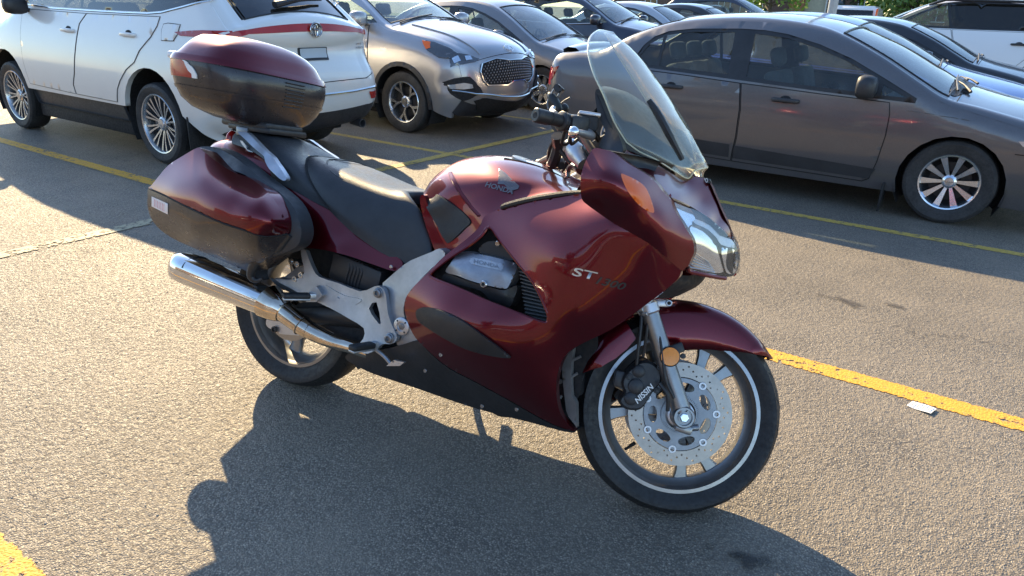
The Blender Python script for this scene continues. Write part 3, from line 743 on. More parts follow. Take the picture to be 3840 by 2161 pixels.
# scuffed scratch line on the front wing
for k, (x, z, l) in enumerate([(.98, .80, .09), (1.09, .795, .07), (1.19, .785, .12), (1.33, .778, .05)]):
    S3 = cc_.side(np.array([(x, z), (x+l/2, z-.002), (x+l, z-.006)]), -1, .0015); tube('paint_scratch', S3, .0022, MATS['grey_plastic'], civ, 5, 1)
text_on('wheel_cap_mark', 'TOUREN', lambda V: np.stack([1.35-.032+V[:, 0]-.0, np.full(len(V), -float(cc_.hw(1.35, .3))+.115-.105+.012), .31+.002+V[:, 1]-.004], 1), MATS['dark_print'], civ, .064)
# mud flap
box('mud_flap', (.93, -.80, .14), (.015, .20, .22), MATS['under_black'], civ, bevel=.004)

# ---- white crossover seen from its left rear quarter
VH = [(.98, 1.29), (.35, 1.268), (-.375, 1.268), (-.89, 1.27), (-1.288, 1.275), (-1.48, 1.29), (-1.736, 1.338), (-1.99, 1.39), (-2.02, 1.41), (-1.80, 1.475), (-1.3, 1.52), (-.3, 1.555), (.3, 1.53), (.7, 1.43)]
suv_w = dict(W=1.86, belt=1.24, tumble=.38, paint='white_pearl', R=.352, rr=.262, wheel='multi', wx=(1.345, -1.345), ra=.43, za=.40, sill=.47, taper=.045, step=.05,
  prof=[(-2.15, .30, .2, .02), (-2.30, .36, .24, .04), (-2.40, .50, .26, .05), (-2.43, .66, .28, .06), (-2.41, .80, .28, .07), (-2.33, .93, .26, .08), (-2.31, 1.04, .22, .09), (-2.34, 1.13, .18, .10), (-2.32, 1.19, .16, .10),
        (-2.24, 1.235, .14, .10), (-2.02, 1.40, .12, .08), (-1.78, 1.55, .12, .07), (-1.80, 1.60, .12, .05), (-1.4, 1.635, .13, .04), (-.6, 1.665, .14, .04), (.1, 1.645, .13, .05), (.55, 1.56, .10, .05), (1.0, 1.34, .08, .07), (1.35, 1.16, .1, .08),
        (1.7, 1.08, .14, .08), (2.1, .98, .18, .10), (2.25, .85, .22, .12), (2.3, .6, .25, .12), (2.2, .28, .2, .05)],
  parts=[('lower_bumper', 0, 2, 'trim_plastic', 0), ('rear_bumper', 2, 4, None, 0), ('tailgate', 4, 9, None, 0), ('rear_window', 9, 11, 'tint_glass', .90), ('roof_spoiler', 11, 13, None, 0), ('roof', 13, 16, None, 0), ('windscreen', 16, 18, 'car_glass', .93), ('bonnet', 18, 21, None, 0), ('front_bumper', 21, 23, None, 0)],
  gaps=[], mirror=(.80, 1.22), mirror_mat='black_plastic', seats=(.1, -.85), dash=1.05, handle_mat='white_pearl', holes=[VH], frames=[],
  glass=[([p for p in VH], 'tint_glass')],
  doors=[('front_door', [(-.30, 1.23), (-.204, 1.139), (-.16, .9), (-.112, .692), (-.056, .586), (-.07, .50), (.84, .52), (.90, .75), (.93, 1.0), (.93, 1.235)]),
         ('rear_door', [(-.315, 1.23), (-.219, 1.139), (-.175, .9), (-.127, .692), (-.071, .586), (-.085, .50), (-.80, .495), (-.845, .61), (-.91, .687), (-1.024, .79), (-1.16, .863), (-1.236, .964), (-1.386, 1.081), (-1.454, 1.17), (-1.47, 1.245)]),
         ('fuel_flap', [(-1.60, 1.20), (-1.76, 1.195), (-1.745, 1.12), (-1.70, 1.065), (-1.54, 1.06), (-1.525, 1.145), (-1.54, 1.19)])],
  side_bits=[('sill_trim', [(-.86, .475), (.86, .475), (.82, .33), (-.90, .33)], 'trim_plastic', -.035),
             ('tail_lamp', [(-1.70, 1.135), (-1.90, 1.155), (-2.05, 1.165), (-2.3, 1.17), (-2.32, 1.12), (-2.0, 1.11), (-1.78, 1.11)], 'red_lens', .006)],
  lines=[([(.98, 1.28), (.35, 1.256), (-.375, 1.256), (-.89, 1.258), (-1.288, 1.263), (-1.48, 1.278), (-1.736, 1.326), (-2.0, 1.38), (-2.04, 1.405)], .009, 'chrome', 'window_chrome')],
  handles=[(-.02, 1.075), (-1.05, 1.085)],
  ends=[('tail_lamp', [(-.93, 1.17), (-.5, 1.175), (0, 1.175), (.5, 1.175), (.93, 1.17), (.93, 1.11), (.86, 1.10), (.72, 1.115), (.60, 1.145), (.2, 1.15), (-.2, 1.15), (-.60, 1.145), (-.72, 1.115), (-.86, 1.10), (-.93, 1.11)], 'red_lens', (6, 9), .008, -.02),
        ('number_plate', rrect(-.16, .16, .88, 1.04, .01), 'black_plastic', (4, 9), .006, -.01), ('plate_face', rrect(-.145, .145, .90, 1.025, .01), 'plate', (4, 9), .012, 0),
        ('rear_reflector', [(-.86, .60), (-.62, .62), (-.66, .55), (-.84, .53)], 'red_lens', (1, 4), .008, 0), ('rear_reflector', [(.86, .60), (.62, .62), (.66, .55), (.84, .53)], 'red_lens', (1, 4), .008, 0)],
  end_lines=[('bumper_chrome', [(-.88, .66), (-.4, .645), (0, .645), (.4, .645), (.88, .66)], .011, 'chrome', (1, 5), .006),
             ('tailgate_seam', [(-.60, .745), (0, .735), (.60, .745), (.72, .79), (.77, .88), (.74, 1.0)], .004, 'dark_hole', (2, 9), .001), ('tailgate_seam', [(-.60, .745), (-.72, .79), (-.77, .88), (-.74, 1.0)], .004, 'dark_hole', (2, 9), .001)])
VX, VY = -7.535, 4.43
ven, vc = build_car(fill(suv_w), 'parked_crossover', 'white crossover seen from behind with a red light bar across its tailgate', 'car', VX, VY, head=1)
for q in (.62, -.62):
    bm = bmesh.new(); b_lathe(bm, (-2.30, q, .31), (-1, 0, -.05), [(.035, -.12), (.04, .02), (.042, .03), (.036, .03), (.034, -.08)], 20); frombm('exhaust_tip', bm, MATS['dark_alu'], ven)
# round badge made of three rings on a dark disc
bc = vc.end(np.array([[0, 1.155]]), 6, 9, .015)[0]
bm = bmesh.new(); b_lathe(bm, bc, (-1, 0, .05), [(.0, .0), (.055, .0), (.062, .004)], 32); frombm('badge', bm, MATS['dark_alu'], ven)
for (cy, cz, a, b_) in ((0, 0, .062, .056), (0, -.004, .014, .047), (0, .018, .040, .018)):
    tube('badge_ring', [bc+np.array([-.008, cy+a*cos(t), cz+b_*sin(t)]) for t in np.linspace(0, 2*pi, 29)], .005, MATS['chrome'], ven, 6, 1)
for s_, zz in (('COMBO', .975), ('AWD', .945)):
    pass
text_on('badge_lettering', 'LIMITED', lambda V: vc.end(np.stack([-.58-V[:, 0], 1.035+V[:, 1]], 1), 4, 9, .01), MATS['chrome'], ven, .10)
text_on('badge_lettering', 'HYBRID', lambda V: vc.end(np.stack([-.58-V[:, 0], 1.0+V[:, 1]], 1), 4, 9, .01), MATS['dark_print'], ven, .09)
a = vc.spine(np.array([9.7*5]), np.array([-.35]), .03)[0]; b = vc.spine(np.array([9.3*5]), np.array([.25]), .035)[0]
tube('rear_wiper', [a, (a+b)/2+np.array([-.02, 0, .02]), b], [.012, .018, .03], MATS['black_plastic'], ven, 8, 3)
box('mud_flap', (-1.83, .80, .33), (.015, .22, .28), MATS['under_black'], ven, bevel=.004)

# ---- silver-grey crossover facing right
KH = [(.92, 1.19), (.6, 1.155), (.2, 1.14), (-.4, 1.145), (-1.0, 1.165), (-1.5, 1.23), (-1.62, 1.30), (-1.35, 1.43), (-.8, 1.505), (-.1, 1.515), (.25, 1.46), (.6, 1.33)]
suv_s = dict(W=1.86, belt=1.12, tumble=.48, paint='silver_grey', R=.345, rr=.235, wheel='twist', wx=(1.335, -1.335), ra=.43, za=.36, sill=.30, taper=.07, step=.055,
  prof=[(-2.1, .28, .2, .02), (-2.24, .45, .24, .05), (-2.24, .75, .22, .06), (-2.2, 1.0, .16, .08), (-1.95, 1.25, .13, .08), (-1.68, 1.47, .12, .06), (-1.5, 1.57, .12, .05), (-.9, 1.625, .13, .04), (-.2, 1.625, .13, .05), (.18, 1.57, .1, .05),
        (.6, 1.37, .08, .08), (.98, 1.17, .1, .09), (1.3, 1.12, .14, .07), (1.7, 1.05, .18, .07), (1.98, .95, .26, .09), (2.10, .86, .32, .12), (2.16, .74, .38, .14), (2.19, .60, .42, .14), (2.19, .46, .42, .14), (2.14, .36, .38, .12), (2.0, .24, .2, .06)],
  parts=[('rear_bumper', 0, 3, None, 0), ('rear_window', 3, 5, 'tint_glass', .9), ('roof', 5, 9, None, 0), ('windscreen', 9, 11, 'wind_glass', .93), ('bonnet', 11, 15, None, 0), ('front_bumper', 15, 19, None, 0), ('lower_bumper', 19, 20, 'trim_plastic', 0)],
  gaps=[15.2, 11.2], mirror=(.72, 1.17), seats=(-.05, -.95), dash=.78, holes=[KH], frames=[], glass=[(KH, 'car_glass')],
  doors=[('front_door', [(-.30, 1.13), (-.28, .8), (-.28, .33), (.74, .33), (.82, .55), (.83, .80), (.80, 1.155), (.6, 1.14), (.2, 1.125)]), ('rear_door', [(-.315, 1.13), (-.295, .8), (-.295, .33), (-.88, .33), (-.98, .6), (-1.2, .85), (-1.28, 1.15)])],
  side_bits=[('arch_trim', arch_pts(1.335, .36, .435, .30, 18)+arch_pts(1.335, .36, .385, .30, 18)[::-1], 'trim_plastic', .012), ('arch_trim', arch_pts(-1.335, .36, .435, .30, 18)+arch_pts(-1.335, .36, .385, .30, 18)[::-1], 'trim_plastic', .012),
             ('sill_trim', [(-.90, .33), (.90, .33), (.88, .25), (-.88, .25)], 'trim_plastic', .004),
             ('headlamp', [(1.58, 1.035), (1.72, 1.02), (1.9, .965), (2.02, .90), (2.0, .86), (1.85, .87), (1.70, .93)], 'lamp_dark', .012), ('indicator', [(1.58, 1.03), (1.68, 1.02), (1.72, .96), (1.68, .945)], 'amber_lens', .016)],
  lines=[([(.80, 1.17), (.2, 1.132), (-.4, 1.136), (-1.0, 1.155), (-1.55, 1.235)], .008, 'chrome', 'window_chrome')],
  handles=[(-.12, .98), (-1.05, 1.0)],
  ends=[], end_lines=[('grille_chrome', [(-.48, .80), (-.3, .815), (-.12, .785), (.12, .785), (.3, .815), (.48, .80), (.53, .72), (.50, .63), (.43, .575), (.2, .565), (.1, .60), (-.1, .60), (-.2, .565), (-.43, .575), (-.50, .63), (-.53, .72), (-.48, .80)], .0085, 'chrome', (14, 19), .012),
    ('bumper_chrome', [(-.80, .535), (-.6, .495), (-.3, .47), (0, .465), (.3, .47), (.6, .495), (.80, .535)], .009, 'chrome', (15, 19), .030)])
GR = [(-.48, .80), (-.3, .815), (-.12, .785), (.12, .785), (.3, .815), (.48, .80), (.53, .72), (.50, .63), (.43, .575), (.2, .565), (.1, .60), (-.1, .60), (-.2, .565), (-.43, .575), (-.50, .63), (-.53, .72)]
E_ = []
E_.append(('grille', GR, 'under_black', (14, 19), .006, .03))
for q in (-1, 1):
    f = lambda L: [(q*y, z) for y, z in L]
    E_.append(('headlamp', f([(.90, 1.0), (.78, .965), (.66, .915), (.56, .875), (.50, .845), (.56, .825), (.70, .83), (.82, .87), (.90, .93)]), 'lamp_dark', (12, 17), .013, .03))
    E_.append(('fog_lamp_recess', f([(.88, .66), (.78, .69), (.66, .685), (.60, .62), (.52, .50), (.60, .47), (.70, .38), (.80, .37), (.88, .40)]), 'under_black', (15, 20), .022, .04))
    E_.append(('fog_lamp', f([(.82, .61), (.72, .625), (.64, .60), (.63, .56), (.72, .55), (.81, .56)]), 'clear_lens_dim', (15, 20), .032, .02))
    E_.append(('headlamp_bezel', f([(.78, .93), (.72, .92), (.72, .87), (.78, .88)]), 'machined', (12, 17), .017, 0))
    E_.append(('headlamp_bezel', f([(.66, .895), (.60, .885), (.60, .85), (.67, .855)]), 'machined', (12, 17), .017, 0))
E_.append(('air_intake', [(-.50, .44), (0, .425), (.50, .44), (.60, .40), (.48, .30), (-.48, .30), (-.60, .40)], 'under_black', (16, 20), .008, .02))
suv_s['ends'] = E_
KX, KY = -7.15, 7.17
kia, kc = build_car(fill(suv_s), 'parked_crossover', 'silver-grey crossover facing right with mesh grille and orange side indicator', 'car', KX, KY)
# mesh of the grille as small studs, and the oval badge
bm = bmesh.new()
ys, zs_ = np.meshgrid(np.arange(-.47, .48, .036), np.arange(.60, .80, .024)); ys[1::2] += .018
k_ = inpoly(ys.ravel(), zs_.ravel(), offset_poly(GR, .012)); PP = kc.end(np.stack([ys.ravel()[k_], zs_.ravel()[k_]], 1), 14, 19, .009)
for p in PP: b_lathe(bm, p, (1, 0, 0), [(.012, 0), (.010, .004), (.0005, .008)], 5)
so_ = frombm('grille_mesh', bm, MATS['dark_alu'], kia); so_['kind'] = 'stuff'
def oval_badge(c, par, y0, z0, i0, i1, a, b, txt, w):
    ctr = c.end(np.array([[y0, z0]]), i0, i1, .012)[0]
    S3 = c.end(np.array([(y0+a*cos(t), z0+b*sin(t)) for t in np.linspace(0, 2*pi, 33)]), i0, i1, .012); tube('badge_ring', S3, .004, MATS['chrome'], par, 6, 1)
    text_on('badge_lettering', txt, lambda V: c.end(np.stack([y0-w/2+V[:, 0], z0-w*.13+V[:, 1]], 1), i0, i1, .012), MATS['chrome'], par, w, bold=.03)
oval_badge(kc, kia, 0, .875, 14, 18, .062, .026, 'KIA', .085)
for y0, y1 in ((-.6, .05), (.1, .66)):
    a = on(kc, 11.2*5, y0, .015); b = on(kc, 10.9*5, y1, .015); tube('wiper', [a, (a+b)/2+np.array([0, 0, .012]), b], .009, MATS['black_plastic'], kia, 6, 3)
for y in (-.52, .52):
    S3 = [on(kc, i, y*(1+.12*(70-i)/15)*.92, .004) for i in range(58, 75, 2)]; tube('bonnet_crease', S3, .010, MATS['silver_grey'], kia, 8, 2)
text_on('badge_lettering', 'AWD', lambda V: kc.side(np.stack([1.02+V[:, 0], .90+V[:, 1]], 1), -1, .004), MATS['chrome'], kia, .10)

# ---- generic saloons and vans farther back
def variant(base, **kw):
    sp = {k: v for k, v in base.items()}; fx, fz = kw.pop('fx', 1), kw.pop('fz', 1)
    T = lambda L: [(x*fx, z*fz) for x, z in L]
    sp['prof'] = [(x*fx, z*fz, r, c) for x, z, r, c in base['prof']]; sp['belt'] = base['belt']*fz
    sp['holes'] = [T(h) for h in base['holes']]; sp['frames'] = [(T(a), [T(g) for g in b]) for a, b in base['frames']]
    sp['glass'] = [(T(g), m) for g, m in base['glass']]; sp['doors'] = [(n, T(d)) for n, d in base['doors']]
    sp['side_bits'] = [(n, T(p), m, o) for n, p, m, o in base['side_bits']]; sp['handles'] = T(base['handles']); sp['lines'] = [(T(l), r, m, n) for l, r, m, n in base['lines']]
    sp['ends'] = [(n, [(y, z*fz) for y, z in p], m, ij, o, d) for n, p, m, ij, o, d in base['ends']]
    sp['end_lines'] = [(n, [(y, z*fz) for y, z in p], r, m, ij, o) for n, p, r, m, ij, o in base.get('end_lines', [])]
    sp['wx'] = tuple(x*fx for x in base['wx']); sp['mirror'] = (base['mirror'][0]*fx, base['mirror'][1]*fz); sp['seats'] = tuple(x*fx for x in base['seats']); sp['dash'] = base['dash']*fx
    sp.update(kw); sp['parts'] = [(a, b, c_, m, t) for a, b, c_, m, t in base['parts']]; return fill(sp)
sal2 = dict(saloon); sal2['side_bits'] = saloon['side_bits'][3:]; 
def put(sp, name, label, cat, X, Y, head=0, wip=True):
    r, c = build_car(sp, name, label, cat, X, Y, head)
    if wip:
        i = 16.2 if len(sp['prof']) == 24 and sp['prof'][0][0] > -2.13*1.2 and 'tailgate' not in [p[0] for p in sp['parts']] else (18.1 if 'tailgate' in [p[0] for p in sp['parts']] else 11.2)
        for y0, y1 in ((-.6, .02), (.05, .62)):
            a = on(c, i*5, y0, .015); b = on(c, i*5-1.5, y1, .015); tube('wiper', [a, (a+b)/2+np.array([0, 0, .015]), b], .010, MATS['black_plastic'], r, 6, 3)
    return r, c
put(variant(sal2, paint='slate_grey', mirror_mat='slate_grey', wheel='eight', fz=1.055, step=.1), 'parked_saloon', 'dark grey saloon with eight-spoke wheel covers between the two crossovers', 'car', -6.97, 9.76)
put(variant(suv_s, paint='navy', wheel='six', step=.12), 'parked_crossover', 'dark navy tall car with orange front indicator, second behind the silver crossover', 'car', -6.95, 12.45)
put(variant(sal2, paint='pale_silver', mirror_mat='pale_silver', wheel='six', fz=1.10, step=.13), 'parked_saloon', 'pale silver saloon beyond the navy tall car', 'car', -8.0, 17.4)
put(variant(sal2, paint='black_paint', mirror_mat='black_paint', wheel='six', fz=1.11, step=.13), 'parked_saloon', 'black saloon with curved roof beyond the pale silver saloon', 'car', -7.9, 20.6)
put(variant(suv_s, paint='navy', wheel='six', fz=1.12, fx=1.12, step=.13), 'parked_van', 'large dark van rising behind the black saloon', 'van', -8.2, 24.2)
put(variant(sal2, paint='blue', mirror_mat='blue', wheel='six', fz=1.015, step=.08, glass=[(G1, 'tint_glass'), (G2, 'tint_glass'), (G3, 'tint_glass'), (G4, 'tint_glass')]), 'parked_saloon', 'blue saloon parked directly behind the brown-grey saloon', 'car', -2.02, 9.62)
put(variant(sal2, paint='black_paint', mirror_mat='black_paint', wheel='six', fz=1.0, step=.09), 'parked_saloon', 'black saloon behind the blue saloon, orange front indicator showing', 'car', -1.82, 12.2)
# white tall car facing left, rear half privacy glass
WH = [(.95, 1.23), (.5, 1.205), (-.4, 1.2), (-1.2, 1.205), (-1.62, 1.22), (-1.50, 1.56), (-.8, 1.60), (-.1, 1.60), (.2, 1.55)]
WG1 = [(.90, 1.245), (.5, 1.225), (-.10, 1.222), (.02, 1.58), (.18, 1.535)]; WG2 = [(-.14, 1.222), (-.02, 1.58), (-.8, 1.585), (-1.46, 1.545), (-1.57, 1.235), (-1.2, 1.225)]
wsp = variant(dict(suv_s, holes=[WH], frames=[(WH, [WG1, WG2])], glass=[(WG1, 'car_glass'), (WG2, 'tint_glass')], lines=[], side_bits=suv_s['side_bits'][:0], handles=[(-.0, 1.02), (-1.05, 1.02)],
    doors=[('front_door', [(-.13, 1.19), (-.2, 1.0), (-.22, .8), (-.22, .33), (.74, .33), (.82, .55), (.83, .80), (.80, 1.19)]), ('rear_door', [(-.145, 1.19), (-.215, 1.0), (-.235, .8), (-.235, .33), (-.88, .33), (-.98, .6), (-1.2, .85), (-1.28, 1.19)])]),
    paint='white_paint', wheel='six', fx=1.08, fz=1.06, step=.09)
wc, wcc = put(wsp, 'parked_tall_car', 'white tall car with black roof bars facing left at the right edge', 'car', -1.35, 15.35, head=1)
for y in (-.55, .55):
    S3 = [on(wcc, i, y, .05) for i in range(31, 46, 3)]; S3 = [on(wcc, 29, y, 0)]+S3+[on(wcc, 46, y, 0)]; tube('roof_bar', S3, .022, MATS['black_plastic'], wc, 8, 2)
# far row beneath the trees
def unp(u, v, Y):
    d = CR @ np.array([(u-CPX)/CF, 1, -(v-CPY)/CF]); t = (Y-CC[1])/d[1]; return CC+t*d
far = [('navy', -22.5, 'dark hatchback under the young tree, first of the far row'), ('slate_grey', -18.6, 'grey saloon beside the young tree in the far row'), ('black_paint', -15.6, 'black tall car in front of the beige garage wall'), ('pale_silver', -12.2, 'low silver car at the end of the far row')]
# ------------------------------------------------------------------ far side of the lot
for i, (pt_, xx, lb) in enumerate(far):
    put(variant(sal2 if i in (1, 3) else dict(suv_s, ends=[]), paint=pt_, mirror_mat=pt_, wheel='six', step=.2, cabin=False, fz=(1.05, 1.05, 1.02, .98)[i]), 'parked_car', lb, 'car', xx, 44.0, 0, wip=False)
simple('leaf_light', (.16, .30, .035), .5, grime=.3, gscale=3); simple('leaf_mid', (.075, .15, .03), .5, grime=.3, gscale=3); simple('leaf_dark', (.02, .045, .015), .6, grime=.3, gscale=3)
for k in ('leaf_light', 'leaf_mid', 'leaf_dark'):
    b = MATS[k].node_tree.nodes['Principled BSDF']; b.inputs['Transmission Weight'].default_value = 0; b.inputs['Subsurface Weight'].default_value = 0
simple('bark', (.09, .07, .055), .9, grime=.4, bumps=.6, bscale=60)
def tree(label, x, y, h, r, mat, zc=None, n=2600, leaf=.16, seed=1, trunk_r=.11, name='leafy_tree', group='trees at the edge of the lot'):
    rg = np.random.default_rng(seed); t = thing(name, label, 'tree', (x, y, 0), 0, group); zc = zc or h*.62
    bm = bmesh.new(); b_tube(bm, [(0, 0, 0), (.03, .02, h*.3), (-.03, .05, h*.6), (0, 0, h*.9)], [trunk_r, trunk_r*.8, trunk_r*.55, trunk_r*.2], 10, 4)
    tips = []
    for k in range(13):
        a = rg.uniform(0, 2*pi); z0 = h*rg.uniform(.25, .6); e = Vector((cos(a)*r*rg.uniform(.5, .9), sin(a)*r*rg.uniform(.5, .9), z0+h*rg.uniform(.05, .3)))
        b_tube(bm, [(0, 0, z0), (e.x*.4, e.y*.4, z0+(e.z-z0)*.6), tuple(e)], [trunk_r*.4, trunk_r*.25, trunk_r*.08], 6, 3); tips.append(np.array(e))
    frombm('trunk', bm, MATS['bark'], t)
    cl = [np.array([0, 0, zc])+rg.normal(size=3)*np.array([r*.5, r*.5, h*.16]) for _ in range(22)]+tips
    V = []; F = []
    for i in range(n):
        c = cl[rg.integers(len(cl))]; p = c+rg.normal(size=3)*r*.17; u = rg.normal(size=3); u /= np.linalg.norm(u); v = np.cross(u, rg.normal(size=3)); v /= np.linalg.norm(v); s = leaf*rg.uniform(.6, 1.3)
        b0 = len(V); V += [p-u*s, p+v*s*.45-u*s*.1, p+u*s, p-v*s*.45]; F.append((b0, b0+1, b0+2, b0+3))
    mesh('crown', V, F, MATS[mat], t, smooth=False)
    return t
def X_at(u, Y): return float(unp(u, 30, Y)[0])
tree('young bright green tree with a thin trunk in front of the brick houses', X_at(2885, 50), 50, 5.2, 2.1, 'leaf_light', zc=3.5, n=2600, leaf=.17, seed=3, trunk_r=.13)
tree('small bright green tree left of the pale town house', X_at(3300, 54), 54, 4.6, 1.2, 'leaf_light', zc=2.7, n=1500, leaf=.15, seed=5)
tree('broad mid green tree beside the white tall car', X_at(3430, 48), 48, 5.5, 1.9, 'leaf_mid', zc=2.8, n=2600, leaf=.17, seed=8)
tree('dark evergreen behind the mid green tree', X_at(3560, 52), 52, 8, 2.6, 'leaf_dark', zc=4, n=3500, leaf=.2, seed=9, name='evergreen_tree')
tree('dark evergreen against the brown brick house', X_at(3205, 58), 58, 7, 1.3, 'leaf_dark', zc=3.2, n=2200, leaf=.2, seed=11, name='evergreen_tree')
def brick(name, a, b_, mort):
    m, t, b = nodes(name); v = coords(t, scale=(1, 1, 1)); br = N(t, 'ShaderNodeTexBrick'); br.inputs['Scale'].default_value = 4.2
    sx = N(t, 'ShaderNodeSeparateXYZ'); cx = N(t, 'ShaderNodeCombineXYZ'); t.links.new(v, sx.inputs[0]); t.links.new(sx.outputs[0], cx.inputs[0]); t.links.new(sx.outputs[2], cx.inputs[1]); t.links.new(cx.outputs[0], br.inputs['Vector'])
    br.inputs['Color1'].default_value = (*a, 1); br.inputs['Color2'].default_value = (*b_, 1); br.inputs['Mortar'].default_value = (*mort, 1)
    n = noise(t, v, 1.2, 5); t.links.new(mixc(t, maprange(t, n.outputs[0], .3, .7, 0, .25), br.outputs[0], (.1, .08, .07)), b.inputs['Base Color']); b.inputs['Roughness'].default_value = .9; MATS[name] = m
brick('brick_brown', (.16, .075, .055), (.11, .055, .042), (.2, .18, .16)); brick('brick_orange', (.42, .17, .07), (.36, .14, .06), (.3, .2, .13))
simple('siding_beige', (.50, .47, .36), .8, grime=.15); simple('siding_grey', (.33, .35, .38), .8, grime=.15); simple('roof_shingle', (.05, .05, .055), .9, grime=.3); simple('white_trim', (.7, .7, .7), .6, grime=.1); simple('curb', (.38, .37, .35), .85, grime=.25)
def house(label, u0, u1, Y, wall, h, wins, door=None):
    x0, x1 = X_at(u0, Y), X_at(u1, Y); w_ = x1-x0; t = thing('town_house', label, 'house', ((x0+x1)/2, Y, 0), 0, 'town houses beyond the lot')
    box('wall', (0, 4, h/2), (w_-.01, 8, h), MATS[wall], t, bevel=0); bm = bmesh.new()
    v = [bm.verts.new(p) for p in ((-w_/2-.1, -.3, h), (w_/2+.1, -.3, h), (w_/2+.1, 4, h+2.2), (-w_/2-.1, 4, h+2.2), (-w_/2-.1, 8.3, h), (w_/2+.1, 8.3, h))]
    bm.faces.new((v[0], v[1], v[2], v[3])); bm.faces.new((v[3], v[2], v[5], v[4])); bm.faces.new((v[0], v[3], v[4])); bm.faces.new((v[1], v[5], v[2])); frombm('roof', bm, MATS['roof_shingle'], t, False)
    for u, z, ww, hh in wins:
        x = X_at(u, Y)-(x0+x1)/2; f = box('window', (x, -.02, z), (ww+.16, .12, hh+.16), MATS['white_trim'], t, bevel=.01)
        box('pane', (x, -.09, z), (ww, .03, hh), MATS['tint_glass'], f, bevel=0); box('glazing_bar', (x, -.115, z), (.05, .03, hh), MATS['white_trim'], f, bevel=0)
    if door:
        x = X_at(door, Y)-(x0+x1)/2; d = box('door', (x, -.03, 1.35), (.95, .08, 2.1), MATS['navy'], t, bevel=.01); box('door_step', (x, -.5, .15), (1.4, 1, .3), MATS['curb'], t, bevel=.01)
house('brown brick town house at the left end with white framed windows', 2300, 2960, 62, 'brick_brown', 6.5, [(2440, 1.9, 1.0, 1.5), (2560, 1.9, 1, 1.5), (2716, 1.95, .9, 1.6), (2800, 1.95, .9, 1.6), (2860, 1.95, .9, 1.6), (2440, 4.9, 1, 1.4), (2600, 4.9, 1, 1.4), (2760, 4.9, 1, 1.4)], 2650)
house('orange brick wall section of the town house row', 2960, 3012, 61.6, 'brick_orange', 6.5, [])
house('beige garage-like front between orange brick and brown brick', 3012, 3100, 62, 'siding_beige', 6.5, [])
house('brown brick town house right of the lamp post', 3100, 3290, 61.8, 'brick_brown', 6.5, [(3240, 1.9, .8, 1.6), (3240, 4.9, .8, 1.4)], 3140)
house('pale grey town house with a tall white window', 3290, 3345, 61.5, 'siding_grey', 6.5, [(3324, 1.9, .8, 1.9), (3320, 4.9, .8, 1.4)])
house('brown brick town house at the right end behind the trees', 3345, 3900, 62, 'brick_brown', 6.5, [(3420, 1.9, 1, 1.5), (3520, 1.9, 1, 1.5), (3700, 1.9, 1, 1.5)], 3600)
for u, lb in ((2816, 'white vertical rain pipe left of the young tree, between two windows'), (2890, 'white vertical rain pipe right behind the thin trunk of the young tree'), (3098, 'white vertical rain pipe at the right edge of the beige front, beside the lamp post'), (3262, 'white vertical rain pipe right of the dark evergreen on the brown brick'), (3345, 'white vertical rain pipe at the right corner of the pale grey house')):
    x = X_at(u, 61); tag(cyl('downpipe', (x, 60.9, 0), (x, 60.9, 6.4), .06, MATS['white_trim'], None), lb, 'pipe', 'rain pipes on the town houses')
structure(box('far_kerb', (-30, 47.0, .07), (90, .2, .14), MATS['curb'], None, bevel=.02))
structure(sheet('grass_verge', -90, 60, 47.1, 60, .05, 'asphalt')); bpy.data.objects['grass_verge'].data.materials.clear(); simple('grass', (.06, .10, .03), .9, grime=.4, gscale=2, bumps=.5, bscale=30); bpy.data.objects['grass_verge'].data.materials.append(MATS['grass'])
# lamp post
lx = float(unp(3115, 70, 20.5)[0]); lp = thing('lamp_post', 'thick grey metal lamp post rising behind the blue saloon', 'lamp post', (lx, 20.5, 0))
cyl('pole', (0, 0, .55), (0, 0, 7.5), .115, MATS['pole_paint'], lp, .085, 20); cyl('concrete_base', (0, 0, 0), (0, 0, .55), .27, MATS['curb'], lp); tube('arm', [(0, 0, 7.4), (.5, -.2, 7.7), (1.4, -.6, 7.8)], .04, MATS['pole_paint'], lp); box('lamp_head', (1.7, -.72, 7.78), (.6, .28, .12), MATS['pole_paint'], lp, bevel=.03)
# silver van turned away
vx = float(unp(3215, 60, 34)[0]); van = thing('parked_van', 'white boxy van seen from behind with a wide dark rear window', 'van', (vx, 34, 0), radians(6), CARG)
bm = bmesh.new(); b_box(bm, (0, 0, .78), (1.85, 4.6, .86), bevel=.12, seg=3); frombm('body', bm, MATS['white_paint'], van)
bm = bmesh.new(); r_ = bmesh.ops.create_cube(bm, size=1, matrix=Matrix.Translation((0, .2, 1.45)) @ Matrix.Diagonal((1.74, 4.0, .62, 1)))
for v in r_['verts']:
    if v.co.z > 1.5: v.co.x *= .9; v.co.y = .2+(v.co.y-.2)*.9
bmesh.ops.bevel(bm, geom=bm.edges[:], offset=.09, segments=3, affect='EDGES'); frombm('cabin', bm, MATS['white_paint'], van)
box('rear_window', (0, -1.785, 1.43), (1.34, .03, .36), MATS['tint_glass'], van, Matrix.Rotation(radians(-15), 3, 'X'), .01)
for s_ in (-1, 1):
    box('tail_lamp', (s_*.84, -2.28, 1.05), (.12, .06, .34), MATS['red_lens'], van, bevel=.02); box('pillar_lamp', (s_*.80, -1.86, 1.5), (.07, .05, .34), MATS['amber_lens'], van, Matrix.Rotation(radians(-15), 3, 'X'), .01)
    for yy in (-1.35, 1.35):
        ty, me = wheel_meshes('six', .33, .2, .22); o = link('wheel', ty, None, van, False); o.location = (s_*.8, yy, .33); o.rotation_euler = (0, 0, -s_*pi/2); link('rim', me, None, o, False)
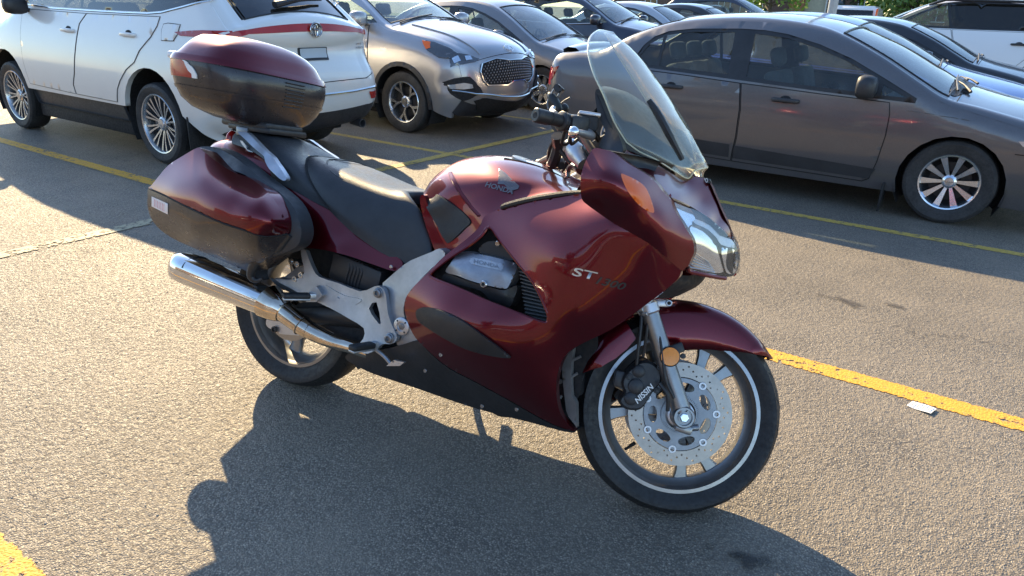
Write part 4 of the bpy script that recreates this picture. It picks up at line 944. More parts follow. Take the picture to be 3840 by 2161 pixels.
# unseen building, tree and cars added behind the viewpoint for the paint to reflect
sb = thing('added_shop_building', 'unseen long low brown shop building added behind the viewpoint for reflections in the panniers and fairing', 'building', (-4, -34, 0))
box('wall', (0, 0, 3.4), (64, 8, 6.8), MATS['brick_brown'], sb, bevel=0); box('parapet', (0, 4.1, 6.7), (64.4, .3, .5), MATS['siding_beige'], sb, bevel=.02)
for k in range(12): f_ = box('shop_window', (-27+5*k, 4.05, 1.7), (3.6, .12, 2.4), MATS['tint_glass'], sb, bevel=0)
tree('unseen leafy tree added behind the viewpoint for a dark reflection in the pannier lid', -9, -15, 7.5, 1.9, 'leaf_dark', zc=4.4, n=1500, leaf=.25, seed=31)
put(variant(sal2, paint='pale_silver', mirror_mat='pale_silver', wheel='six', step=.2), 'parked_saloon', 'unseen pale saloon added behind the viewpoint for reflections low in the fairing side', 'car', -1.2, -7.4, 1, wip=False)
put(variant(suv_s, paint='slate_grey', wheel='six', step=.2), 'parked_crossover', 'unseen dark crossover added behind the viewpoint for reflections low in the fairing side', 'car', -6.6, -7.2, 1, wip=False)
# litter and stains
def flat(name, u, v, L_, Wd, rot, z, mat, label=None, cat=None):
    d = CR @ np.array([(u-CPX)/CF, 1, -(v-CPY)/CF]); p = CC+(z-CC[2])/d[2]*d
    c, s = cos(rot), sin(rot); V = [(p[0]+a*c-b*s, p[1]+a*s+b*c, z) for a, b in ((-L_/2, -Wd/2), (L_/2, -Wd/2), (L_/2, Wd/2), (-L_/2, Wd/2))]
    o = mesh(name, V, [(0, 1, 2, 3)], MATS[mat], smooth=False); uv = o.data.uv_layers.new(name='UVMap')
    for i, c_ in enumerate([(0, 0), (1, 0), (1, 1), (0, 1)]): uv.data[i].uv = c_
    return o, p
for a_ in ((2790, 2090, .34, .20, .3, .0065, 'oil'), (3170, 1128, .42, .14, -.1, .0065, 'oil_light'), (3380, 1150, .22, .10, -.1, .0065, 'oil_light')): structure(flat('oil_stain', *a_)[0])
# crumpled receipt
cx, cy = 3455, 1531
d = CR @ np.array([(cx-CPX)/CF, 1, -(cy-CPY)/CF]); p = CC+(-CC[2])/d[2]*d; rc = thing('paper_receipt', 'small crumpled printed white paper slip lying just below the yellow line', 'paper', (p[0], p[1], 0), -.25)
G = [[(a, b, .005+.0035*sin(a*45+b*20)+.0012*(i_ % 2)) for i_, b in enumerate(np.linspace(-.03, .03, 7))] for a in np.linspace(-.045, .045, 9)]
grid_mesh('paper', G, MATS['white_print'], rc)
for k in range(4):
    a = -.03+.02*k; tube('printed_line', [(a, -.024, .0105+.0035*sin(a*45-.5)), (a, 0, .0105+.0035*sin(a*45)), (a, .024, .0105+.0035*sin(a*45+.5))], .0012, MATS['grey_print'], rc, 4, 2)
for k in range(60):
    pass
# loose pebbles
bm = bmesh.new(); rg = np.random.default_rng(4)
for k in range(2600):
    x = rg.uniform(-4.5, 1.2); y = rg.uniform(.4, 5.0); r = rg.uniform(.0015, .0042); m = Matrix.Translation((x, y, r*.3)) @ Matrix.Rotation(rg.uniform(0, 3), 4, 'Z') @ Matrix.Diagonal((1.3, .9, .65, 1))
    bmesh.ops.create_icosphere(bm, subdivisions=1, radius=r, matrix=m) if False else bmesh.ops.create_cone(bm, cap_ends=True, segments=5, radius1=r, radius2=r*.55, depth=r*1.3, matrix=m)
simple('pebble', (.30, .27, .23), .8, grime=.5, gscale=40)
o = frombm('loose_gravel', bm, MATS['pebble'], None, False); tag(o, 'fine loose gravel scattered over the asphalt around the motorcycle', 'gravel'); o['kind'] = 'stuff'
# ------------------------------------------------------------------ motorcycle
BX, BY, PSI, LEAN, STEER, PITCH = -2.11917641, 1.64259738, .11645251, .22006897, .4369598, .0060434
WB, CAS, RF, RR = 1.491, radians(26.2), .3125, .318
BM = Rax((0, 0, 1), PSI) @ Rax((1, 0, 0), -LEAN) @ Rax((0, 1, 0), PITCH); BO = np.array([BX, BY, 0])
m4 = Matrix.Identity(4)
for i in range(3):
    for j in range(3): m4[i][j] = BM[i, j]
    m4[i][3] = BO[i]
bike = thing('motorcycle', 'burgundy sport touring motorcycle with top case and panniers leaning on its side stand', 'motorcycle', matrix=m4)
FRM = {'S': (0, 0, 1), 'D': (0, 0, 3840/2576), '1': (500, 0, 960/1289), '2': (500, 800, 960/1989), '3': (1300, 500, 960/1160), '4': (1900, 0, 960/1265), '5': (1900, 1000, 1060/1601)}
def D(fr, pts):
    """reading of a close-up, brought to one common picture scale (1/1.4907 of the photograph)"""
    a, b, s = FRM[fr]; return [((a+u*s)/1.49068, (b+v*s)/1.49068) + tuple(r) for u, v, *r in pts]
CL = BM.T @ (CC-BO); CRL = BM.T @ CR
def Lp(u, v, y):
    """point of the motorcycle's own frame on the lengthwise plane y, from a picture reading"""
    u = np.asarray(u, float)*1.49068; v = np.asarray(v, float)*1.49068; y = np.asarray(y, float)
    d = np.stack([(u-CPX)/CF, np.ones_like(u), -(v-CPY)/CF], -1) @ CRL.T
    t = (y-CL[1])/d[..., 1]; return CL+t[..., None]*d
def P3(fr, u, v, y):
    (a, b), = D(fr, [(u, v)]); return Lp(a, b, y)
class Field:
    """smooth depth law (thin-plate) through hand-set samples (picture point, sideways distance)"""
    def __init__(s, S, lam=2e-4):
        A = np.array(S, float); s.c = A[:, :2]/300; n = len(A)
        K = s.k(s.c, s.c)+lam*np.eye(n); Pm = np.hstack([np.ones((n, 1)), s.c]); M = np.block([[K, Pm], [Pm.T, np.zeros((3, 3))]])
        s.w = np.linalg.solve(M, np.concatenate([A[:, 2], np.zeros(3)]))
    def k(s, a, b):
        r2 = ((a[:, None]-b[None])**2).sum(2)+1e-12; return .5*r2*np.log(r2)
    def __call__(s, V):
        V = np.asarray(V, float)/300; return s.k(V, s.c)@s.w[:-3]+s.w[-3]+V@s.w[-2:]
MIR = np.array([1, -1, 1])
def sm(L, n=4, closed=True): return [tuple(p) for p in catmull(np.array(L), n, closed)]
def panel(name, out, fld, mat, holes=(), step=9, off=0, rim=.02, both=True, parent=None, n=3, smooth=True, label=None, rimf=None):
    out = sm([p[:2] for p in out], n) if smooth else [p[:2] for p in out]; holes = [sm([p[:2] for p in h], n) for h in holes]
    yf = (lambda V: fld(V)) if callable(fld) else (lambda V: np.full(len(V), fld)); r = None
    m_ = MATS[mat] if isinstance(mat, str) else mat; par = parent or bike; res = []
    for sg in ((1, -1) if both else (1,)):
        S_ = np.array([1, sg, 1])
        fn = lambda V: Lp(V[:, 0], V[:, 1], yf(V)-off)*S_
        rf = rimf or (lambda Q: Q+np.array([0, rim, 0]))
        rm = (lambda Q: rf(Q*S_)*S_) if rim or rimf else None
        res.append(skin(name, out, holes, step, fn, m_, par if not isinstance(par, tuple) else par[0 if sg == 1 else 1], rim=rm, edge=step*.7, flip=sg < 0, label=label))
    return res
def gpatch(name, rows, mat, nu=4, nv=4, mir=True, parent=None, label=None, join=True):
    G = patch([[tuple(p) for p in r] for r in rows], nu, nv)
    if mir and join:
        H = (G*MIR)[:, ::-1]; G = np.concatenate([H[:, :-1], G], 1)
    o = grid_mesh(name, G, MATS[mat], parent or bike, label=label)
    return o
AXV = np.array([-sin(CAS), 0, cos(CAS)]); FC = np.array([WB, 0, RF]); OFS = RF*sin(CAS)-.098*cos(CAS); OO = FC-OFS*np.array([cos(CAS), 0, sin(CAS)]); SRM = Rax(AXV, STEER)
def ST(p): p = np.atleast_2d(np.array(p, float)); return ((p-OO) @ SRM.T+OO)
def steer_obj(o):
    me = o.data; n = len(me.vertices); a = np.empty(n*3); me.vertices.foreach_get('co', a); me.vertices.foreach_set('co', ST(a.reshape(-1, 3)).ravel()); me.update(); return o

# --- wheels -------------------------------------------------------
def bike_wheel(centre, Rt, wt, rr, wr, spokes, par, steer):
    objs = []
    bm = bmesh.new(); h = wt/2; hr = wr/2
    prof = [(rr-.004, -hr), (rr+.012, -hr-.006), (rr+(Rt-rr)*.45, -h*.97), (rr+(Rt-rr)*.68, -h), (Rt-.022, -h*.86), (Rt-.008, -h*.56), (Rt-.001, -h*.22), (Rt, 0), (Rt-.001, h*.22), (Rt-.008, h*.56), (Rt-.022, h*.86), (rr+(Rt-rr)*.68, h), (rr+(Rt-rr)*.45, h*.97), (rr+.012, hr+.006), (rr-.004, hr)]
    b_lathe(bm, (0, 0, 0), (0, 1, 0), [tuple(p) for p in catmull(np.array(prof), 2)], 72); ty = frombm('tyre', bm, MATS['rubber'], par); objs.append(ty)
    # tread grooves as thin curved channels
    bm = bmesh.new()
    for k in range(22):
        a0 = 2*pi*k/22
        for s in (1, -1):
            L = []
            for q in np.linspace(.12, .92, 7):
                rq = np.interp(q*h, [0, h*.22, h*.56, h*.86, h], [Rt, Rt-.001, Rt-.008, Rt-.022, rr+(Rt-rr)*.68])-.0012; a = a0+(.26*q if s > 0 else .26*q+.14); L.append((rq*cos(a), s*q*h*.98, rq*sin(a)))
            b_tube(bm, L, [.001, .0028, .0028, .001], 4, 1)
    objs.append(frombm('tread_grooves', bm, MATS['dark_hole'], ty, False))
    bm = bmesh.new()
    rp = [(rr+.006, -hr+.002), (rr+.004, -hr-.004), (rr-.006, -hr-.004), (rr-.012, -hr+.006), (rr-.022, -hr+.02), (rr-.034, -hr*.4), (rr-.036, 0), (rr-.034, hr*.4), (rr-.022, hr-.02), (rr-.012, hr-.006), (rr-.006, hr+.004), (rr+.004, hr+.004), (rr+.006, hr-.002)]
    b_lathe(bm, (0, 0, 0), (0, 1, 0), rp, 96); rim = frombm('rim', bm, MATS['rim_paint'], par, angle=50); objs.append(rim)
    bm = bmesh.new()
    for s_ in (-1, 1): b_lathe(bm, (0, 0, 0), (0, s_, 0), [(rr+.0065, hr-.001), (rr+.005, hr+.0052), (rr-.006, hr+.0055), (rr-.0125, hr-.005), (rr-.016, hr-.013)], 96)
    objs.append(frombm('rim_lip', bm, MATS['rim_lip'], rim, angle=50))
    for a_hub, a_rim, w0, w1 in spokes:
        bm = bmesh.new(); r0, r1 = .045, rr-.030; sec = []
        for q in np.linspace(0, 1, 7):
            r = r0+(r1-r0)*q; a = radians(a_hub+(a_rim-a_hub)*q); wd = (w0+(w1-w0)*q**1.5)*(1+.9*max(0, q-.8)*5*.35); tk = .034-.008*q
            ctr = np.array([r*cos(a), 0, r*sin(a)]); tn = np.array([-sin(a), 0, cos(a)])
            pr_ = [(-1, -.55), (-.75, -1), (.75, -1), (1, -.55), (1, .55), (.75, 1), (-.75, 1), (-1, .55)]
            sec.append([bm.verts.new(ctr+tn*wd/2*x+np.array([0, tk/2*y, 0])) for x, y in pr_])
        for s0, s1 in zip(sec, sec[1:]):
            for j in range(8): bm.faces.new((s0[j], s0[(j+1) % 8], s1[(j+1) % 8], s1[j]))
        objs.append(frombm('spoke', bm, MATS['rim_paint'], rim, angle=45))
    bm = bmesh.new(); b_lathe(bm, (0, 0, 0), (0, 1, 0), [(.03, -.055), (.062, -.05), (.066, -.03), (.06, 0), (.066, .03), (.062, .05), (.03, .055)], 32); objs.append(frombm('hub', bm, MATS['rim_paint'], rim))
    T = np.array(centre)
    for o in objs:
        me = o.data; n = len(me.vertices); a = np.empty(n*3); me.vertices.foreach_get('co', a); a = a.reshape(-1, 3)+T; a = ST(a) if steer else a; me.vertices.foreach_set('co', a.ravel()); me.update()
    return ty, rim
fty, frim = bike_wheel((WB, 0, RF), RF, .122, .2380, .088, [(66, 76, .030, .036), (56, 49, .030, .036), (-55, -48, .030, .036), (-67, -77, .030, .036), (-173, -166.5, .030, .036), (173, 163, .030, .036)], bike, True)
rty, rrim = bike_wheel((0, 0, RR), RR, .172, .2270, .128, [(-95, -100, .05, .05), (-25, -30, .05, .05), (48, 42, .05, .05), (118, 113, .05, .05), (190, 185, .05, .05)], bike, False)
def wf(r, a, y): a = radians(a); return ST(FC+np.array([r*cos(a), y, r*sin(a)]))[0]
def wfn(A):  # array of (x,y,z) wheel-frame
    return ST(FC+np.asarray(A, float))
def sobj(name, bm, mat, par=None, angle=40):
    """piece modelled about the front wheel centre, then turned with the steering"""
    bmesh.ops.translate(bm, verts=bm.verts, vec=Vector(FC)); return steer_obj(frombm(name, bm, MATS[mat] if isinstance(mat, str) else mat, par or bike, angle=angle))
# discs, carriers, bolts
def ring2d(name, ro, ri, y, th, mat, holes=(), par=None, lugs=None):
    """flat ring with round or slotted holes in the wheel plane"""
    out = [(ro*cos(a), ro*sin(a)) for a in np.linspace(0, 2*pi, 96, endpoint=False)]
    inn = [(ri*cos(a), ri*sin(a)) for a in np.linspace(0, 2*pi, 72, endpoint=False)]
    V, F, bl = cdt(out, [inn]+list(holes), .03, .006)
    a = [(x, y-th/2, z) for x, z in V]+[(x, y+th/2, z) for x, z in V]; n = len(V); FF = [tuple(f) for f in F]+[tuple(q+n for q in f[::-1]) for f in F]
    for L in bl:
        m = len(L); FF += [(L[i], L[(i+1) % m], L[(i+1) % m]+n, L[i]+n) for i in range(m)]
    return mesh(name, wfn(a), FF, MATS[mat], par or bike, smooth=False)
for sd_ in (-1, 1):
    hl = []
    for k in range(56):
        rr_ = (.1195, .130, .141, .130)[k % 4]+(.003 if k % 8 > 3 else 0); a = 2*pi*k/56; hl.append([(rr_*cos(a)+.0030*cos(t), rr_*sin(a)+.0030*sin(t)) for t in np.linspace(0, 2*pi, 8, endpoint=False)])
    disc = ring2d('brake_disc', .155, .1115, sd_*.064, .005, 'disc_steel', hl)
    sl_ = []
    for k in range(7):
        a0 = radians(10.9+360/7*(k+.5)); sl_.append([((.0825+.0135*sin(t))*cos(a0+.31*cos(t)), (.0825+.0135*sin(t))*sin(a0+.31*cos(t))) for t in np.linspace(0, 2*pi, 16, endpoint=False)])
    car_ = ring2d('disc_carrier', .1085, .055, sd_*.066, .005, 'dark_alu', sl_, disc)
    for k in range(7):
        a = 10.9+360/7*k; bm = bmesh.new(); b_lathe(bm, (.1075*cos(radians(a)), sd_*.064, .1075*sin(radians(a))), (0, sd_, 0), [(.0055, -.004), (.0055, .0045), (.0065, .006), (.0115, .006), (.0125, .0045), (.0125, -.004)], 20); sobj('disc_button', bm, 'satin_alu', disc)
bm = bmesh.new(); b_lathe(bm, (0, -.070, 0), (0, -1, 0), [(.058, 0), (.058, .004), (.046, .004), (.046, .0)], 48)
for k in range(60):
    a = 2*pi*k/60; b_box(bm, (.0535*cos(a), -.0755, .0535*sin(a)), (.002, .002, .006), Matrix.Rotation(-a+pi/2, 3, 'Y'))
sobj('speed_sensor_ring', bm, 'dark_alu')
bm = bmesh.new(); b_lathe(bm, (0, -.07, 0), (0, -1, 0), [(.040, 0), (.040, .012), (.034, .014), (.034, .004), (.028, .004), (.028, .02)], 40); sobj('hub_ring', bm, 'white_trim' if False else 'satin_alu')
# fork legs
def fl(p0, p1, r, mat, y, nm, r1=None):
    bm = bmesh.new(); b_cyl(bm, (p0[0], y, p0[1]), (p1[0], y, p1[1]), r, r1, 28); return sobj(nm, bm, mat)
fd = np.array([-.30, .0, .545])
for y in (-.104, .104):
    fk = fl((-.004, .012), (-.150, .282), .0285, 'rim_paint', y, 'fork_leg', .0265)
    fl((-.148, .279), (-.165, .31), .031, 'satin_alu', y, 'fork_collar'); fl((-.16, .30), (-.34, .63), .0215, 'black_plastic', y, 'fork_tube')
    bm = bmesh.new(); sg = 1 if y > 0 else -1
    b_lathe(bm, (0, y-sg*.030, 0), (0, sg, 0), [(.031, 0), (.033, .004), (.033, .054), (.029, .060), (.024, .060), (.0235, .052), (.017, .052), (.017, .058), (.001, .058)], 32)
    b_box(bm, (.008, y, -.034), (.050, .040, .026), Matrix.Rotation(radians(8), 3, 'Y'), .006)
    b_cyl(bm, (.030, y, -.030), (.052, y, -.024), .010, seg=12)
    sobj('axle_clamp', bm, 'rim_paint')
    bm = bmesh.new(); b_cyl(bm, (0, y+sg*.020, 0), (0, y+sg*.036, 0), .0135, seg=6); sobj('axle_bolt', bm, 'chrome')
# fork details near side: orange reflector
bm = bmesh.new(); b_lathe(bm, (-.0735, -.128, .1665), (0, -1, .05), [(.001, 0), (.0295, 0), (.030, .003), (.030, .008), (.027, .010)], 40); rf_ = sobj('reflector_rim', bm, 'black_plastic')
bm = bmesh.new(); b_lathe(bm, (-.0735, -.138, .1670), (0, -1, .05), [(.027, -.002), (.0265, .001), (.015, .0025), (.0005, .003)], 40); sobj('fork_reflector', bm, 'amber_reflector', rf_)
bm = bmesh.new(); b_box(bm, (-.060, -.120, .19), (.05, .012, .03), Matrix.Rotation(radians(-30), 3, 'Y'), .004); b_cyl(bm, (-.035, -.118, .175), (-.035, -.130, .175), .008, seg=12); sobj('reflector_bracket', bm, 'black_plastic')
# calipers
for sd_ in (-1, 1):
    bm = bmesh.new(); pts_ = [(-.185, .095), (-.150, .135), (-.115, .140), (-.085, .118), (-.080, .085), (-.095, .060), (-.112, .015), (-.130, -.008), (-.168, -.012), (-.190, .005), (-.178, .035), (-.192, .060)]
    pp = catmull(np.array(pts_), 4, True); y0, y1 = sd_*.046, sd_*.108
    f0 = [bm.verts.new((x, y0, z)) for x, z in pp]; f1 = [bm.verts.new((x, y1-sd_*.008, z)) for x, z in pp]; c_ = pp.mean(0); f2 = [bm.verts.new((c_[0]+(x-c_[0])*.9, y1, c_[1]+(z-c_[1])*.9)) for x, z in pp]; n_ = len(pp)
    for i in range(n_): bm.faces.new((f0[i], f0[(i+1) % n_], f1[(i+1) % n_], f1[i])); bm.faces.new((f1[i], f1[(i+1) % n_], f2[(i+1) % n_], f2[i]))
    bm.faces.new(f2); bm.faces.new(f0[::-1])
    for (x, z, r, h) in ((-.150, .060, .024, .012), (-.150, .105, .019, .010), (-.158, .022, .020, .010)): b_lathe(bm, (x, y1-sd_*.002, z), (0, sd_, 0), [(r, 0), (r*.95, h*.7), (r*.7, h), (.001, h)], 20)
    for (x, z) in ((-.092, .128), (-.088, .060), (-.175, .085)): b_cyl(bm, (x, y1-sd_*.02, z), (x, y1+sd_*.004, z), .010, seg=12); b_cyl(bm, (x, y1, z), (x, y1+sd_*.008, z), .006, seg=6)
    b_box(bm, (-.20, sd_*.08, .07), (.03, .03, .05), bevel=.006)
    cal = sobj('brake_caliper', bm, 'black_plastic')
    if sd_ < 0:
        ang = radians(56)
        text_on('caliper_lettering', 'NISSIN', lambda V: wfn(np.stack([-.138+(V[:, 0]*cos(ang)-V[:, 1]*sin(ang)), np.full(len(V), -.1225), .012+(V[:, 0]*sin(ang)+V[:, 1]*cos(ang))], 1)), MATS['white_print'], cal, .070, shear=.25, bold=.02)
for L_, r_ in (([(-.158, -.10, .11), (-.165, -.112, .18), (-.172, -.112, .26), (-.19, -.105, .33)], .0055), ([(-.145, -.10, .15), (-.150, -.118, .22), (-.160, -.115, .29), (-.20, -.10, .36)], .0048), ([(-.04, -.135, .05), (-.075, -.138, .10), (-.10, -.135, .18), (-.125, -.12, .25), (-.17, -.11, .33)], .004), ([(-.05, -.13, .01), (-.06, -.138, .055), (-.09, -.135, .085)], .006)):
    o = tube('brake_hose', wfn(np.array(L_)), r_, MATS['cable'], bike, 8, 4)
bm = bmesh.new()
for (x, z) in ((-.185, .285), (-.170, .275), (-.19, .315), (-.165, .31), (-.175, .335)):
    b_cyl(bm, (x, -.118, z), (x+.012, -.128, z+.004), .009, seg=10); b_box(bm, (x, -.10, z), (.022, .03, .016), bevel=.004)
b_box(bm, (-.18, -.09, .31), (.04, .02, .07), Matrix.Rotation(radians(-25), 3, 'Y'), .004); sobj('hose_bracket', bm, 'cast_alu')
bm = bmesh.new(); b_cyl(bm, (-.132, 0, -.149), (-.112, -.012, -.126), .0045, seg=8); b_cyl(bm, (-.120, -.008, -.134), (-.108, -.016, -.120), .006, seg=8); sobj('valve_stem', bm, 'rubber')
# front mudguard: shell round the tyre
def shell(a0, a1, rtop, rlow, w, n=26, y0=.0):
    G = []
    for a in np.linspace(a0, a1, n):
        rt, rl, ww = rtop(a), rlow(a), w(a); sec = [(rt, 0), (rt-.001, .3*ww), (rt-.006, .62*ww), (rt-.018, .86*ww), (rt-.04 if rl < rt-.05 else (rt+rl)/2, ww*.985), (rl*.6+(rt-.04)*.4 if rl < rt-.05 else rl+.002, ww), (rl, ww*1.0)]
        full = [(r, -y) for r, y in sec[::-1]]+[(r, y) for r, y in sec[1:]]
        G.append([(r*cos(radians(a)), y, r*sin(radians(a))) for r, y in full])
    return wfn(np.array(G).reshape(-1, 3)).reshape(len(G), -1, 3)
ia = lambda xs, ys: (lambda a: float(np.interp(a, xs, ys)))
fg = grid_mesh('front_mudguard', shell(41, 121, ia([41, 55, 80, 121], [.331, .331, .336, .345]), ia([41, 44, 50, 60, 70, 86, 100, 112, 121], [.325, .316, .285, .248, .222, .200, .190, .205, .25]), ia([41, 50, 121], [.035, .076, .082])), MATS['burgundy'], bike)
grid_mesh('rear_mudguard_flap', shell(131, 169, ia([131, 170], [.345, .335]), ia([131, 140, 150, 160, 169], [.262, .252, .255, .275, .318]), ia([131, 160, 169], [.082, .080, .06])), MATS['burgundy'], fg)
for o in (fg,):
    md = o.modifiers.new('thick', 'SOLIDIFY'); md.thickness = .003; md.offset = -1
bm = bmesh.new(); b_cyl(bm, (-.10, -.093, .32), (-.10, -.106, .32), .010, seg=14); b_box(bm, (-.125, -.095, .315), (.055, .014, .022), Matrix.Rotation(radians(-10), 3, 'Y'), .004); sobj('mudguard_bracket', bm, 'satin_alu', fg)
bm = bmesh.new(); b_cyl(bm, (-.10, -.106, .32), (-.10, -.110, .32), .006, seg=6); sobj('mudguard_screw', bm, 'dark_hole', fg)

# --- main fairing -----------------------------------------------------
LF = [(1218, 557, -.235), (1262, 527, -.245), (1350, 505, -.255), (1440, 492, -.265), (1480, 500, -.285), (1215, 590, -.265), (1172, 602, -.275), (1116, 646, -.29), (1083, 680, -.295), (1038, 724, -.30), (1019, 765, -.30), (1024, 800, -.30), (1040, 838, -.295),
      (1300, 665, -.315), (1340, 730, -.335), (1378, 812, -.345), (1290, 790, -.365), (1190, 760, -.35), (1110, 715, -.325), (1400, 650, -.36), (1450, 600, -.352), (1400, 560, -.32), (1330, 560, -.30), (1500, 700, -.35), (1450, 780, -.352), (1539, 557, -.362), (1480, 540, -.335),
      (1550, 640, -.345), (1631, 611, -.338), (1600, 700, -.31), (1712, 677, -.235), (1690, 715, -.235), (1640, 755, -.25), (1590, 790, -.265), (1530, 835, -.275), (1470, 865, -.285), (1425, 890, -.29), (1405, 925, -.285), (1398, 975, -.27), (1405, 1030, -.25), (1440, 1080, -.21),
      (1100, 800, -.365), (1200, 835, -.382), (1290, 870, -.365), (1150, 780, -.36), (1250, 810, -.378), (1077, 882, -.29), (1127, 924, -.29), (1205, 963, -.285), (1290, 1012, -.26), (1360, 1052, -.235), (1350, 930, -.315), (1250, 930, -.32), (1350, 850, -.352), (1320, 990, -.285),
      (885, 900, -.19), (940, 940, -.18), (1060, 980, -.18), (1190, 1025, -.18), (1330, 1060, -.19), (960, 890, -.23), (1060, 920, -.26), (1000, 870, -.25)]
FLD = Field(LF, 3e-2)
OPEN = D('3', [(650, 425), (700, 490), (780, 590), (850, 680), (903, 790), (916, 835), (905, 860), (860, 850), (770, 815), (640, 765), (560, 728), (470, 690), (400, 662), (378, 640), (420, 600), (480, 555), (560, 505), (610, 465)])
MAINF = [(1216, 548), (1232, 538), (1262, 525), (1340, 506), (1420, 493), (1472, 488), (1490, 505), (1510, 535), (1560, 556), (1610, 592), (1660, 630), (1704, 668), (1712, 690), (1690, 716), (1640, 756), (1590, 792), (1530, 833), (1470, 862), (1428, 888), (1407, 925), (1399, 975), (1406, 1030), (1424, 1062), (1446, 1085),
         (1405, 1073), (1360, 1052), (1290, 1012), (1205, 965), (1127, 924), (1077, 882), (1045, 850), (1027, 815), (1018, 780), (1020, 752), (1040, 722), (1083, 680), (1116, 646), (1168, 606), (1205, 572)]
fr_ = panel('side_fairing', MAINF, FLD, 'burgundy', [OPEN], step=8, rim=.022)
panel('lower_fairing', [(1446, 1087), (1405, 1075), (1360, 1054), (1290, 1014), (1205, 967), (1127, 926), (1077, 884), (1050, 858), (1010, 868), (960, 880), (900, 888), (872, 893), (872, 906), (900, 922), (940, 941), (1050, 978), (1190, 1026), (1330, 1062), (1420, 1086)], FLD, 'black_plastic', step=10, rim=.10, off=-.002)
for u, v in ((1109, 893), (1070, 933), (1300, 1030), (1213, 1022)):
    yy = float(FLD([(u, v)])[0]); p = Lp(u, v, yy); bm = bmesh.new(); b_cyl(bm, p, p+np.array([0, -.003, 0]), .0065, seg=14); frombm('fairing_screw', bm, MATS['dark_alu'], bike)
# oval crash pad
PADO = D('3', [(312, 815), (325, 795), (360, 790), (430, 805), (520, 850), (610, 915), (690, 975), (735, 1012), (725, 1020), (640, 1008), (540, 980), (440, 930), (360, 880), (322, 850)])
panel('crash_pad', PADO, FLD, 'knee_rubber', off=.010, rim=.02, step=7)
# embossed air-hole recess rim strip along the opening
for sg in (1, -1):
    o2 = np.array(sm([p[:2] for p in OPEN], 3)); L = Lp(o2[:, 0], o2[:, 1], FLD(o2)+.006)*np.array([1, sg, 1]); tube('opening_lip', list(L)+[L[0]], .006, MATS['burgundy'], fr_[0 if sg == 1 else 1], 8, 1)
# engine seen through the opening
ENGB = [(p[0], p[1]) for p in OPEN]
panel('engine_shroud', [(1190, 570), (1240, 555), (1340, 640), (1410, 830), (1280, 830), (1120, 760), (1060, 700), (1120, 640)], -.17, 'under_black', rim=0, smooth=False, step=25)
CYF = Field(D('3', [(450, 630, -.285), (510, 540, -.265), (640, 545, -.268), (760, 590, -.27), (770, 660, -.285), (730, 705, -.30), (600, 670, -.315), (560, 600, -.305), (480, 600, -.305), (650, 640, -.308), (700, 620, -.305)]), 2e-3)
panel('cylinder_cover', D('3', [(448, 622), (470, 590), (500, 548), (520, 540), (600, 548), (700, 570), (752, 585), (772, 600), (760, 640), (735, 690), (715, 705), (640, 690), (560, 668), (500, 645), (460, 635)]), CYF, 'engine_cover', rim=.05, step=5, n=3)
panel('cylinder_cover_band', D('3', [(438, 642), (460, 638), (560, 672), (640, 695), (712, 712), (770, 690), (762, 740), (735, 790), (700, 785), (655, 770), (630, 735), (600, 712), (520, 690), (440, 672), (434, 655)]), Field(D('3', [(440, 650, -.275), (560, 690, -.305), (640, 720, -.31), (712, 740, -.31), (750, 720, -.29), (720, 785, -.29), (655, 760, -.30)]), 1e-3), 'black_plastic', rim=.05, step=6)
p = P3('3', 628, 683, -.312); cyl('cover_bolt', p, p+np.array([0, -.014, 0]), .011, MATS['chrome'], bike, seg=16); cyl('bolt_socket', p+np.array([0, -.012, 0]), p+np.array([0, -.0148, 0]), .006, MATS['dark_hole'], bike, seg=6)
panel('name_plate', D('3', [(562, 570), (575, 563), (700, 590), (712, 600), (702, 622), (690, 620), (565, 592)]), CYF, 'cast_alu', off=.0015, rim=.003, step=4, n=2)
def axis_text(a, b, fldf, off, h):
    """letter plane that runs from picture point a to b (baseline) on a depth field"""
    a, b = np.array(a, float), np.array(b, float)
    def mk(width):
        d = (b-a); L = np.linalg.norm(d); ux = d/width
        n = np.array([d[1], -d[0]])/L
        def fn(V):
            q = a+V[:, :1]*ux+V[:, 1:]*n*h; return Lp(q[:, 0], q[:, 1], fldf(q)-off)
        return fn
    return mk
def text_px(name, txt, a, b, fldf, mat, par, hpx, off=.001, shear=0, bold=0, up=None):
    me = text_mesh(txt, shear, 1, 0, bold); bm = bmesh.new(); bm.from_mesh(me); bmesh.ops.triangulate(bm, faces=bm.faces)
    x0 = min(v.co.x for v in bm.verts); x1 = max(v.co.x for v in bm.verts); y1 = max(v.co.y for v in bm.verts); a, b = np.array(a, float), np.array(b, float)
    up = np.array(up, float) if up is not None else np.array([(b-a)[1], -(b-a)[0]])/np.linalg.norm(b-a)*hpx
    Q = np.array([a+(b-a)*(v.co.x-x0)/(x1-x0)+up*(v.co.y/y1) for v in bm.verts]); Pp = Lp(Q[:, 0], Q[:, 1], fldf(Q)-off)
    for v, p in zip(bm.verts, Pp): v.co = p
    bm.to_mesh(me); bm.free(); me.name = name; return link(name, me, MATS[mat], par, smooth=False)
dp = lambda fr, u, v: D(fr, [(u, v)])[0]
text_px('cover_lettering', 'HONDA', dp('3', 575, 585), dp('3', 690, 612), CYF, 'dark_alu', bike, 0, .004, up=(1.5, -9), bold=.01)
GRF = lambda V: np.full(len(np.atleast_2d(V)), -.262)
